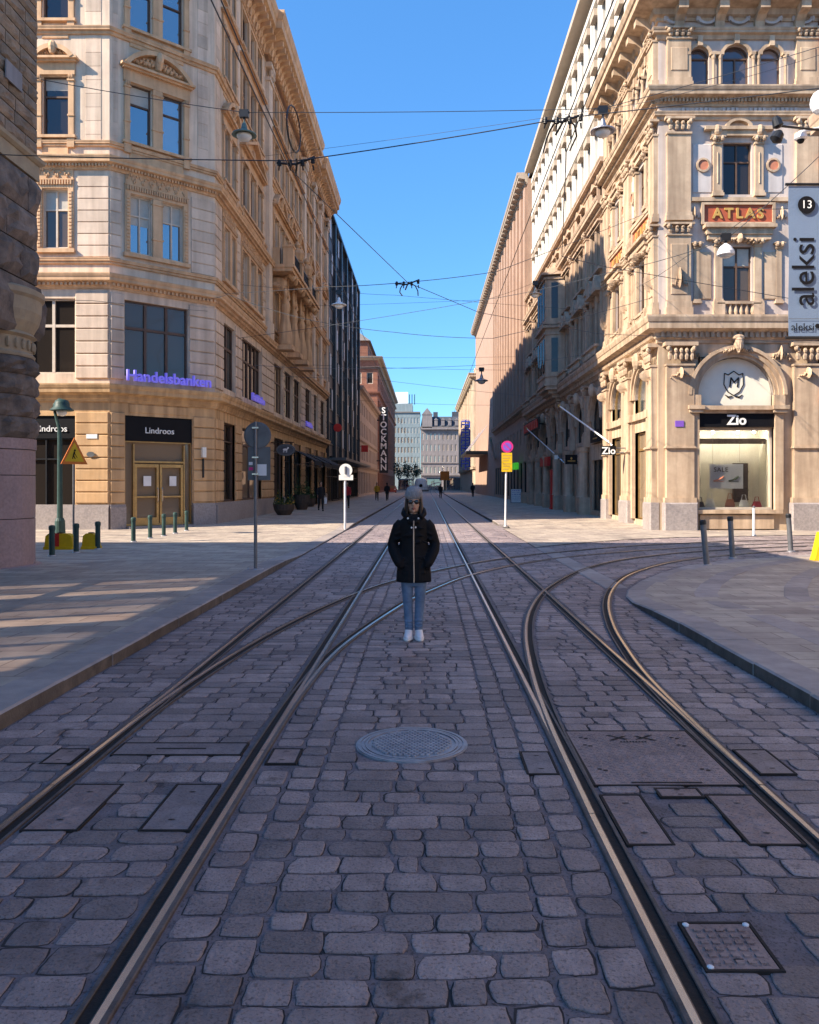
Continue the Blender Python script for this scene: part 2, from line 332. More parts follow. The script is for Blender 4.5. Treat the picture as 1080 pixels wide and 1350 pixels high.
# ================================================================== GROUND, KERBS, SETTS, RAILS, COVERS
mk('ground', MB().add([(-1500,-1500,-.06),(1500,-1500,-.06),(1500,1500,-.06),(-1500,1500,-.06)], [(0,1,2,3)]), M_['ground'], kind='structure')
mk('road', MB().add([(-3.0,-30,-.0085),(20,-30,-.0085),(20,31,-.0085),(-3.0,31,-.0085)], [(0,1,2,3)]), M_['mortar'], kind='structure')
mk('road', MB().add([(-3.0,31,-.006),(3.0,31,-.006),(3.0,300,-.006),(-3.0,300,-.006)], [(0,1,2,3)]), M_['road'], kind='structure')
KL, KR = -2.95, 2.92
def sst(a, b, x): t = max(0, min(1, (x-a)/(b-a))); return t*t*(3-2*t)
def zl(y): return .105 - .075*(sst(16.5, 19.5, y) - sst(30, 33, y))          # left pavement height, lowered at the crossing
def zr(y): return .10 - .085*(sst(9.6, 12.2, y) - sst(31, 34, y))
# left pavement: strips across, following the lowered part
ys = [-30, 0, 8, 12, 16.5, 17.2, 18, 18.8, 19.5, 24, 30, 30.7, 31.5, 32.3, 33, 60, 120, 300]
b = MB()
for y0, y1 in zip(ys, ys[1:]):
    b.add([(-60,y0,zl(y0)),(KL-.36,y0,zl(y0)),(KL-.36,y1,zl(y1)),(-60,y1,zl(y1))], [(0,1,2,3)])
mk('pavement', b, M_['paving'], kind='structure')
corner = [(2.92,11.6),(3.0,12.3),(3.22,13.1),(3.7,14.2),(4.45,15.6),(5.45,17.05),(6.9,18.4),(9.2,19.6),(13,20.3),(20,20.8)]
b = MB()
pts = [(KR+.30, -30), (KR+.30, 9.5), (KR+.30, 10.3), (KR+.30, 11.0)] + [(x+.28, y-.05) for x, y in corner[1:]]
for (x0, y0), (x1, y1) in zip(pts, pts[1:]):
    b.add([(x0,y0,zr(y0)),(60,y0,zr(y0)),(60,y1,zr(y1)),(x1,y1,zr(y1))], [(0,1,2,3)])
mk('pavement', b, M_['paving'], kind='structure')
b = MB()
far = [(2.92,21.9),(4.2,23.3),(6,24.9),(8,26.0),(12,27.0),(20,27.6),(60,27.9)]
for (x0, y0), (x1, y1) in zip(far, far[1:]): b.add([(x0,y0,.012),(x1,y1,.012),(x1,31,.012),(x0,31,.012)], [(0,1,2,3)])
for y0, y1 in ((31,31.7),(31.7,32.5),(32.5,33.2),(33.2,34),(34,60),(60,120),(120,300)):
    z0 = max(.012, zr(y0)); z1 = zr(y1)
    b.add([(KR+.30,y0,z0),(60,y0,z0),(60,y1,z1),(KR+.30,y1,z1)], [(0,1,2,3)])
mk('pavement', b, M_['paving'], kind='structure')
# kerb stones, each about a metre
rk = random.Random(3)
def kerb_line(pts, zf, w=.38, side=1):
    b = MB(); L = []
    for (x0, y0), (x1, y1) in zip(pts, pts[1:]):
        n = max(1, round(math.hypot(x1-x0, y1-y0)/1.05))
        for i in range(n): L.append(((x0+(x1-x0)*i/n, y0+(y1-y0)*i/n), (x0+(x1-x0)*(i+1)/n, y0+(y1-y0)*(i+1)/n)))
    for p, q in L:
        p = Vector(p); q = Vector(q); t = (q-p).normalized(); n = Vector((-t.y, t.x))*side
        p = p + t*.004; q = q - t*.004; j = rk.uniform(-.006,.006); j2 = rk.uniform(-.004,.004); e = .022
        za = zf(p.y)+.006+j2; zb = zf(q.y)+.006+j2
        c = [(p+n*j), (q+n*j), (q+n*w), (p+n*w)]; ci = [(p+n*(j+e)+t*.008), (q+n*(j+e)-t*.008), (q+n*w-t*.008), (p+n*w+t*.008)]
        zz = [za, zb, zb, za]
        vs = [(v.x,v.y,-.05) for v in c] + [(v.x,v.y,z-.014) for v, z in zip(c, zz)] + [(v.x,v.y,z) for v, z in zip(ci, zz)]
        b.add(vs, [(0,1,5,4),(1,2,6,5),(2,3,7,6),(3,0,4,7),(4,5,9,8),(5,6,10,9),(6,7,11,10),(7,4,8,11),(8,9,10,11)])
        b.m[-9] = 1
    return b
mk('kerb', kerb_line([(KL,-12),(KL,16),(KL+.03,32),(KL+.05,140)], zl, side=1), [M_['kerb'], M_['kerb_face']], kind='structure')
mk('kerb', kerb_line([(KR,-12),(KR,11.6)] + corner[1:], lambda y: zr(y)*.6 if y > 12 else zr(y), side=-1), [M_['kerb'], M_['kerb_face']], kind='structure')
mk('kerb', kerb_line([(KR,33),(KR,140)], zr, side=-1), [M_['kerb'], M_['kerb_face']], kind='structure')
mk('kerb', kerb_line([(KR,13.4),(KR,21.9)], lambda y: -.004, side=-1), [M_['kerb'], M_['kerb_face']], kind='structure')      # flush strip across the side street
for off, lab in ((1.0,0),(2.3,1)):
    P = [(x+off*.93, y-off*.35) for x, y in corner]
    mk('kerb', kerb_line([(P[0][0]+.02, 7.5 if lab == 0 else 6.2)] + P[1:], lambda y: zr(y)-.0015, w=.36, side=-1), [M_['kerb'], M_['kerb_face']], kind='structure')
# ---------------- rails: gauge face, side of the head (-1 head lies left of the gauge face, +1 right)
def crom(P, n=7):
    P = [Vector(p) for p in P]; out = []
    for i in range(len(P)-1):
        p0 = P[max(0,i-1)]; p1 = P[i]; p2 = P[i+1]; p3 = P[min(len(P)-1,i+2)]
        for k in range(n):
            t = k/n; out.append(.5*((2*p1)+(p2-p0)*t+(2*p0-5*p1+4*p2-p3)*t*t+(3*p1-p0-3*p2+p3)*t**3))
    return out + [P[-1]]
RAILS = [
 ('A', [(-2.08,-12),(-2.08,20),(-2.08,200)], -1, 'straight tram rail nearest the left kerb', 0),
 ('C', [(-1.06,-12),(-1.06,20),(-1.06,200)], 1, 'straight tram rail passing just left of the standing woman', 0),
 ('E', [(.87,-12),(.87,20),(.87,200)], -1, 'straight tram rail passing just right of the round manhole cover', 0),
 ('F', [(1.86,-12),(1.86,20),(1.86,200)], 1, 'straight tram rail nearest the right kerb', 0),
 ('B', [(-2.08,4.6),(-2.04,6.4),(-1.86,8.5),(-1.56,10.5),(-1.1,12.6),(-.5,14.5),(.75,17.1),(1.87,18.8),(2.9,20.0),(5.1,22.0),(7.6,23.6),(11,24.8),(20,25.9)], -1, 'curved tram rail leaving the rail by the left kerb and crossing furthest behind the woman', 1),
 ('D', [(-1.06,5.2),(-1.03,6.8),(-.88,8.7),(-.34,11.6),(.1,13.2),(.785,15.2),(1.9,17.25),(3.2,18.95),(5.2,20.7),(7.8,22.3),(11,23.6),(20,24.85)], 1, 'curved tram rail sweeping right behind the legs of the woman', 1),
 ('G', [(.87,4.2),(.895,5.8),(.97,7.3),(1.13,9.1),(1.38,10.8),(1.78,12.6),(2.25,14.1),(3.0,16.0),(3.95,17.7),(5.0,19.0),(6.9,20.6),(10.6,22.4),(20,24.0)], -1, 'curved tram rail bending right round the corner, outer one of the near turning pair', 1),
 ('H', [(1.86,4.6),(1.88,5.9),(1.93,7.2),(2.03,8.3),(2.22,9.8),(2.56,11.6),(3.02,13.3),(3.65,15.0),(4.5,16.6),(5.6,18.1),(7.2,19.5),(10.4,21.2),(20,22.9)], 1, 'curved tram rail bending right round the corner, nearest the corner bollards', 1)]
RP = {}
for k, P, sd, lab, cur in RAILS:
    pl = crom(P, 7) if cur else [Vector(p) for p in P]
    RP[k] = (pl, sd)
    prof = [(.058,-.032),(.057,.003),(.052,.0075),(.034,.0095),(.008,.010),(0,.004),(-.002,-.0062),(-.044,-.0062),(-.046,.000),(-.049,.004),(-.064,.004),(-.068,-.032)]
    z0 = {'A':0,'C':.0004,'E':.0008,'F':.0012,'B':.0017,'D':.0022,'G':.0027,'H':.0032}[k]
    vs = []; q = len(prof)
    for i, p in enumerate(pl):
        t = (pl[min(i+1,len(pl)-1)]-pl[max(i-1,0)]).normalized(); n = Vector((t.y,-t.x))*sd
        vs += [(p.x+n.x*d, p.y+n.y*d, z+z0) for d, z in prof]
    b = MB(); n = len(pl)
    fm = [1,0,0,0,1,1,1,0,0,1]
    root = empty('tram_rail', (pl[0].x, pl[0].y, 0), lab, 'tram rail', 'tram rails set in the cobbles')
    Mi = T((-pl[0].x, -pl[0].y, 0))
    hb = MB(); gb = MB()
    hb.add(vs, [(i*q+j,(i+1)*q+j,(i+1)*q+j+1,i*q+j+1) for i in range(n-1) for j in (3,)])
    gb.add(vs, [(i*q+j,(i+1)*q+j,(i+1)*q+j+1,i*q+j+1) for i in range(n-1) for j in (5,6,7)])
    mk('rail_head', hb, M_['steel'], root, Mi, smooth=False); db_ = MB(); db_.add(vs, [(i*q+j,(i+1)*q+j,(i+1)*q+j+1,i*q+j+1) for i in range(n-1) for j in (0,1,2,4,8,9,10)]); mk('flange', db_, M_['rail_dull'], root, Mi); mk('groove', gb, M_['rust'], root, Mi)
def rail_cuts(y0, y1):        # x-intervals covered by rails between two y
    out = []
    for k, (pl, sd) in RP.items():
        xs = []
        for p, q in zip(pl, pl[1:]):
            lo, hi = min(p.y,q.y), max(p.y,q.y)
            if hi < y0 or lo > y1 or hi-lo < 1e-9: continue
            for y in (max(lo,y0), min(hi,y1)): xs.append(p.x+(q.x-p.x)*(y-p.y)/(q.y-p.y))
        if xs:
            l, r = (.062,.070) if sd < 0 else (.070,.062)
            out.append((min(xs)-l, max(xs)+r))
    return out
# ---------------- covers set in the paving (kept clear of setts)
COVERS = []
manhole = (G(543, 981).x, G(543, 981).y)
def clear_of_covers(x0, x1, y0, y1):
    cx, cy = (x0+x1)/2, (y0+y1)/2
    for c in COVERS:
        if c[0]-.02 < cx < c[1]+.02 and c[2]-.02 < cy < c[3]+.02: return False
    return math.hypot((cx-manhole[0]), (cy-manhole[1])) > .395
def px_rect(u0, u1, v0, v1):   # from near-edge and far-edge pixels: axis-aligned plate
    a = G(u0, v1); c = G(u1, v1); d = G(u0, v0); return (a.x, c.x, a.y, d.y)
plates = []   # x0,x1,y0,y1,kind,label
plates.append((.955, 1.775, 4.62, 5.62, 'big', 'large square rusty steel plate with lifting holes between the rails of the right track'))
plates.append((.955, 1.16, 3.86, 4.46, 'tread', 'narrow patterned steel plate beside the left rail of the right track, below the large plate'))
plates.append((1.53, 1.775, 3.86, 4.46, 'tread', 'narrow patterned steel plate beside the right rail of the right track, below the large plate'))
plates.append((.985, 1.24, 2.86, 3.16, 'studs', 'small studded iron cover with white bolt heads by the right track in the foreground'))
plates.append((.60, .77, 4.80, 5.18, 'plain', 'small plain steel box lid left of the rail, beside the large plate'))
plates.append((1.965, 2.16, 4.80, 5.22, 'plain', 'small plain steel box lid on the kerb side of the right track'))
plates.append((1.28, 1.50, 4.45, 4.56, 'small', 'tiny steel inspection lid just below the large plate'))
plates.append((-1.97, -1.17, 5.14, 5.36, 'slot', 'long narrow drain plate with a slot across the left track'))
plates.append((-1.98, -1.72, 4.02, 4.62, 'tread', 'rusty narrow plate beside the left rail of the left track'))
plates.append((-1.40, -1.17, 4.02, 4.62, 'plain', 'smooth narrow plate beside the right rail of the left track'))
plates.append((-2.34, -2.17, 4.98, 5.24, 'small', 'small reddish box lid outside the left rail of the left track'))
plates.append((-.97, -.80, 4.98, 5.24, 'small', 'small dark box lid just right of the left track'))
for p in plates: COVERS.append(p[:4])
for x0, x1, y0, y1, kd, lab in plates:
    cx, cy = (x0+x1)/2, (y0+y1)/2; root = empty('cover_plate', (cx, cy, 0), lab, 'cover plate', 'steel plates set in the tram track')
    w, l = (x1-x0)/2, (y1-y0)/2; mm = M_['rustplate'] if kd in ('big','tread','small','studs') else M_['plate_grey']
    fb = MB(); e = .012
    for q in ((-w-e,-w,-l-e,l+e),(w,w+e,-l-e,l+e),(-w,w,-l-e,-l),(-w,w,l,l+e)): fb.box(q[0],q[1],q[2],q[3],-.028,.0055)
    mk('frame', fb, M_['rust'], root)
    pb = MB(); pb.box(-w+.004, w-.004, -l+.004, l-.004, -.026, .004)
    rr = random.Random(int(cx*100))
    if kd in ('tread','big'):
        s = .045 if kd == 'tread' else .032
        ny = int((2*l-.06)/s); nx = int((2*w-.05)/s)
        for i in range(nx):
            for j in range(ny):
                x = -w+.03+s*(i+.5*(j%2)); y = -l+.035+s*j
                if x > w-.03: continue
                a = .6 if (i+j) % 2 else -.6; c_, s_ = math.cos(a), math.sin(a); h = s*.42; t = .006
                pb.add([(x-c_*h+s_*t,y-s_*h-c_*t,.004),(x+c_*h+s_*t,y+s_*h-c_*t,.004),(x+c_*h-s_*t,y+s_*h+c_*t,.004),(x-c_*h-s_*t,y-s_*h+c_*t,.004),(x-c_*h,y-s_*h,.0068),(x+c_*h,y+s_*h,.0068)],
                       [(0,1,5,4),(2,3,4,5),(1,2,5),(3,0,4)])
    if kd == 'studs':
        for i in range(5):
            for j in range(6): pb.box(-w+.03+i*.042, -w+.056+i*.042, -l+.03+j*.042, -l+.05+j*.042, .003, .0095)
    mk('plate', pb, mm, root)
    hb = MB()
    def hole(x, y, a=.016, b_=.010): hb.lathe([(a,.0072),(a*.9,.0078)], (x,y,0), 8, sy=b_/a)
    if kd == 'big':
        for sx in (-1,1):
            for y in (-l*.55, l*.35, l*.66): hole(sx*w*.74, y); hole(sx*w*.74-.03, y+.02)
        hb.box(-.20,.20,-l+.02,-l+.034,.0069,.0078)
        # cast maker's mark: two angular strokes and a bar
        for sx in (-1,1):
            hb.add([(sx*.02,l*.62,.0074),(sx*.13,l*.80,.0074),(sx*.16,l*.80,.0074),(sx*.05,l*.62,.0074)],[(0,1,2,3)])
            hb.add([(sx*.02,l*.76,.0076),(sx*.13,l*.58,.0076),(sx*.16,l*.58,.0076),(sx*.05,l*.76,.0076)],[(0,1,2,3)])
        for i in range(9): hb.box(-.09+i*.02,-.078+i*.02,l*.50,l*.54,.0069,.0074)
    elif kd == 'slot': hb.box(-.16,.16,-.012,.012,.0045,.0052)
    else:
        hole(0, l*.62, .02, .005); hole(0, -l*.62, .02, .005)
    mk('lifting_hole', hb, M_['rust'], root)
    if kd == 'studs':
        for sx, sy in ((-1,1),(1,1),(-1,-1)): mk('bolt', MB().lathe([(.013,.002),(.013,.008),(.006,.012)], (sx*(w-.012), sy*(l-.012), 0), 8), M_['white_paint'], root)
# round manhole cover
root = empty('manhole_cover', (manhole[0], manhole[1], 0), 'round cast iron manhole cover with a scaly pattern in the middle of the cobbles', 'manhole cover')
b = MB()
for r0, r1, z in ((.345,.365,.008),(.375,.395,.006),(.405,.43,.007)):
    b.lathe([(r0,-.02),(r0,z),(r1,z),(r1,-.02)], n=56)
b.lathe([(.44,-.03),(.44,.001)], n=48)
mk('ring', b, M_['castiron'], root)
b = MB(); b.lathe([(.34,-.03),(.34,.002)], n=56)
s = .042
for i in range(-9, 10):
    for j in range(-10, 11):
        x = s*(i+.5*(j%2)); y = s*.82*j
        if math.hypot(x, y) < .315: b.lathe([(.019,.001),(.017,.011),(.010,.013)], (x,y,0), 6)
mk('lid', b, M_['castiron'], root)
root.scale = (.83, .83, 1)
# ---------------- setts
rs = random.Random(11); S = MB()
def sett(x0, x1, y0, y1, fine=True, soft=.022):
    if x1-x0 < .05 or y1-y0 < .05 or not clear_of_covers(x0, x1, y0, y1): return
    cx, cy = (x0+x1)/2, (y0+y1)/2; hx, hy = (x1-x0)/2, (y1-y0)/2
    dz = rs.uniform(-.004,.002); tx = rs.uniform(-.012,.012); ty = rs.uniform(-.018,.018)
    N = 20 if fine else 12; ph = rs.uniform(0,6.28); am = rs.uniform(.02,.07); rot = rs.uniform(-.03,.03)
    ex = rs.uniform(6,16); ring = []; chop = [rs.uniform(.84,1.0) if rs.random() < .30 else 1 for _ in range(4)]
    for i in range(N):
        a = 2*math.pi*(i+.5)/N; c, s = math.cos(a), math.sin(a)
        # superellipse outline
        k = (abs(c)**ex + abs(s)**ex)**(-1/ex)
        k *= 1 + am*math.sin(2*a+ph)*.6 + rs.uniform(-.03,.03)
        k *= 1 - (1-chop[int(a/(math.pi/2)) % 4])*abs(math.sin(2*a))
        k = min(k, 1.40); px, py = max(-1.03,min(1.03,c*k)), max(-1.03,min(1.03,s*k))
        ring.append((px*hx, py*hy))
    lv = [(1.0,-.014),(1.0,-.0042),(1-.035,-.0016),(1-.12,-.0003)] if fine else [(1.0,-.014),(1.0,-.0045),(.88,-.0005)]
    vs = []
    for f, z in lv:
        ins = (1-f)
        for x, y in ring:
            fx = 1 - ins*min(1,.13/max(hx,.05)*.9); fy = 1 - ins*min(1.6,.13/max(hy,.05)*.9)
            X = x*fx; Y = y*fy
            vs.append((cx+X-Y*rot, cy+Y+X*rot, z+dz+(X*tx+Y*ty if z > -.02 else 0)))
    vs.append((cx, cy, dz+.001)); n = len(lv)
    vs = [(x, y+.034*noise.noise(Vector((x*1.1, y*.8, 3.1)))*min(1, max(0, 1)), z) for x, y, z in vs]
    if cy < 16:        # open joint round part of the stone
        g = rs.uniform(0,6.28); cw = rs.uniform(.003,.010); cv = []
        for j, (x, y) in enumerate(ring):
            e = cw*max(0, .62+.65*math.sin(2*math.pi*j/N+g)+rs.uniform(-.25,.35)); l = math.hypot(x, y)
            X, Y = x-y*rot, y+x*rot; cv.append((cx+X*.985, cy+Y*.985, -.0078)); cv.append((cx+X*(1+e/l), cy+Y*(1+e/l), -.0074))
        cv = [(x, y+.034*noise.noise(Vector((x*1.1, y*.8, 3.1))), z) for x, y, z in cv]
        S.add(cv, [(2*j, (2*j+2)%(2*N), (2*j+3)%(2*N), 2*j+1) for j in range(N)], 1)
    fs = [(i*N+j, i*N+(j+1)%N, (i+1)*N+(j+1)%N, (i+1)*N+j) for i in range(n-1) for j in range(N)]
    fs += [((n-1)*N+j, (n-1)*N+(j+1)%N, len(vs)-1) for j in range(N)]
    S.add(vs, fs)
def split(x0, x1, w):
    n = max(1, round((x1-x0)/w)); e = [x0] + [x0+(x1-x0)*(i+rs.uniform(-.30,.30))/n for i in range(1,n)] + [x1]; return list(zip(e, e[1:]))
def fill_row(xa, xb, y0, y1, fine, w=.30):
    cuts = sorted(rail_cuts(y0, y1)); segs = []; x = xa
    for a, c in cuts:
        if a > x: segs.append((x, min(a, xb)))
        x = max(x, c)
        if x >= xb: break
    if x < xb: segs.append((x, xb))
    for a, c in segs:
        if c-a < .06 or c <= xa: continue
        j = rs.uniform(.004,.011) if fine else .008
        for p, q in split(a, c, w*rs.uniform(.9,1.1)): sett(p+j*.8+rs.uniform(0,.006), q-j*.8-rs.uniform(0,.006), y0+j*rs.uniform(.6,1.2), y1-j*rs.uniform(.6,1.2), fine)
def seg_rows(xa, xb, ya, yb, pitch, w):
    y = ya
    while y < yb:
        h = pitch*rs.uniform(.88,1.12); fine = y < 9
        fill_row(xa, xb, y, y+h, fine, w); y += h
def column(xa, xb, ya, yb, pitch=.25):
    y = ya
    while y < yb:
        h = pitch*rs.uniform(.75,1.2); fine = y < 9; j = rs.uniform(.008,.015)
        cu = [c for c in rail_cuts(y, y+h) if c[0] < xb and c[1] > xa and not (c[1] < xa+.01 or c[0] > xb-.01)]
        if not cu: sett(xa+j, xb-j, y+j, y+h-j, fine)
        else: fill_row(xa, xb, y, y+h, fine, .2)
        y += h
Y0, Y1 = -4, 31
seg_rows(KL+.012, -2.165, Y0, Y1, .165, .24)          # kerb to first rail
seg_rows(-1.99, -1.15, Y0, Y1, .165, .24)
# middle: two stretcher columns each side, rows between
for xa, xb in ((-.985,-.80),(-.80,-.62),(.44,.61),(.61,.79)): column(xa, xb, Y0, Y1, .205)
seg_rows(-.62, .44, Y0, Y1, .155, .225)
seg_rows(.96, 1.77, Y0, Y1, .165, .24)
seg_rows(1.94, KR-.012, Y0, 11.8, .165, .24)
def edge_right(y):            # eastern limit of the setts in the side street
    pr = corner
    if y < pr[0][1]: return KR
    for (x0,y0),(x1,y1) in zip(pr, pr[1:]):
        if y0 <= y <= y1: return x0+(x1-x0)*(y-y0)/(y1-y0)
    return 20
def edge_left(y):
    pr = far
    if y < pr[0][1]: return 1.94
    for (x0,y0),(x1,y1) in zip(pr, pr[1:]):
        if y0 <= y <= y1: return x0+(x1-x0)*(y-y0)/(y1-y0)
    return 99
y = 11.8
while y < 27.6:
    h = .18*rs.uniform(.9,1.1); xl = max(1.94, edge_left(y+h*.5)); xr = min(18, min(edge_right(y), edge_right(y+h)) - .02)
    if y < 22: fill_row(1.94, KR-.01, y, y+h, False, .26); fill_row(KR+.385, xr, y, y+h, False, .31)
    else:
        fill_row(1.94, KR+.0, y, y+h, False, .31); 
        if xl > KR: fill_row(xl+.02, 18, y, y+h, False, .31)
    y += h
seg_rows(1.94, KR-.01, 27.6, 31, .22, .31)
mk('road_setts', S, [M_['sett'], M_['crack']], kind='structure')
# ================================================================== BUILDINGS
class Fac:
    def __init__(s, root, x, y, th, mats_glass='glass'):
        s.root = root; s.M = T(Vector((x, y, 0)) - root.location) @ RZ(th); s.op = []; s.g = mats_glass
    def open(s, a0, a1, z0, z1, rise=0): s.op.append((a0, a1, z0, z1, rise)); return s
    def wall(s, L, H0, H1, m, reveal=.24, mrev=None, name='wall'):
        xs = sorted({0, L, *[o[0] for o in s.op], *[o[1] for o in s.op]}); zs = sorted({H0, H1, *[o[2] for o in s.op], *[o[3] for o in s.op], *[o[3]+o[4] for o in s.op]})
        xs = [x for x in xs if 0 <= x <= L]; zs = [z for z in zs if H0 <= z <= H1]
        b = MB()
        for x0, x1 in zip(xs, xs[1:]):
            z = 0; i = 0
            while i < len(zs)-1:
                c = (x0+x1)/2; blocked = lambda q: any(o[0] < c < o[1] and o[2] < q < o[3]+o[4] for o in s.op)
                if blocked((zs[i]+zs[i+1])/2): i += 1; continue
                j = i
                while j+1 < len(zs)-1 and not blocked((zs[j+1]+zs[j+2])/2): j += 1
                b.add([(x0,0,zs[i]),(x1,0,zs[i]),(x1,0,zs[j+1]),(x0,0,zs[j+1])], [(0,1,2,3)]); i = j+1
        for a0, a1, z0, z1, rise in s.op:
            r = reveal
            b.add([(a0,0,z0),(a0,r,z0),(a0,r,z1),(a0,0,z1)], [(0,1,2,3)]); b.add([(a1,0,z0),(a1,r,z0),(a1,r,z1),(a1,0,z1)], [(3,2,1,0)])
            b.add([(a0,0,z0),(a1,0,z0),(a1,r,z0),(a0,r,z0)], [(0,1,2,3)])
            if not rise: b.add([(a0,0,z1),(a1,0,z1),(a1,r,z1),(a0,r,z1)], [(3,2,1,0)])
            else:
                cx, hw = (a0+a1)/2, (a1-a0)/2; n = 14
                P = [(cx-hw*math.cos(math.pi*i/n), z1+rise*math.sin(math.pi*i/n)) for i in range(n+1)]
                for (x0,q0),(x1,q1) in zip(P, P[1:]):
                    b.add([(x0,0,q0),(x1,0,q1),(x1,0,z1+rise),(x0,0,z1+rise)], [(0,1,2,3)])
                    b.add([(x0,0,q0),(x1,0,q1),(x1,r,q1),(x0,r,q0)], [(3,2,1,0)])
        return mk(name, b, m, s.root, s.M)
    def add(s, name, me, a=0, z=0, d=0, **k): return ob(name, me, s.root, s.M @ T((a, -d, z)), **k)
    def mk(s, name, b, m, **k): return mk(name, b, m, s.root, s.M, **k)
_wc = {}; _rb = random.Random(12)
def window(fc, a0, a1, z0, z1, rise=0, cols=1, tr=(), fm='frame_white', depth=.17, fw=.06, name='window', glass=None, bars=.045, blinds=0):
    w, h = round(a1-a0, 3), round(z1-z0, 3); g = glass or fc.g; key = (w, h, rise, cols, tuple(tr), fm, fw, g, bars)
    if key not in _wc:
        hw = w/2; P = [(-hw,0),(hw,0),(hw,h)]
        if rise: P += [(hw*math.cos(math.pi*i/12), h+rise*math.sin(math.pi*i/12)) for i in range(1,12)]
        P += [(-hw,h)]
        pane = MB().prism(P, -.03, 0); fr = MB()
        t = .05
        fr.bar(-hw,-hw+fw,.0,t,0,h); fr.bar(hw-fw,hw,.0,t,0,h); fr.bar(-hw+fw,hw-fw,.0,t,0,fw)
        if rise: fr.ring(0,h,hw-fw,hw,0,math.pi,0,t,12,0,rise/hw)
        else: fr.bar(-hw+fw,hw-fw,0,t,h-fw,h)
        for i in range(1, cols): x = -hw+w*i/cols; fr.bar(x-bars,x+bars,.001,t+.012,fw,h-(0 if rise else fw)); 
        for q in tr: fr.bar(-hw+fw,hw-fw,.002,t+.006,h*q-bars,h*q+bars)
        _wc[key] = (pane.mesh('window', M_[g]), fr.mesh('frame', M_[fm]))
    pm, fm_ = _wc[key]
    o = ob(name, pm, fc.root, fc.M @ T(((a0+a1)/2, depth, z0)))
    ob('frame', fm_, o)
    if blinds and _rb.random() < blinds:
        f_ = _rb.choice((.22,.34,.34,.5)); kb = (w, h, f_)
        if kb not in _wc: _wc[kb] = MB().bar(-w/2+fw, w/2-fw, .002, .008, h*(1-f_), h-fw).mesh('roller_blind', M_['curtain'])
        if not rise: ob('roller_blind', _wc[kb], o)
    return o
_sc = {}
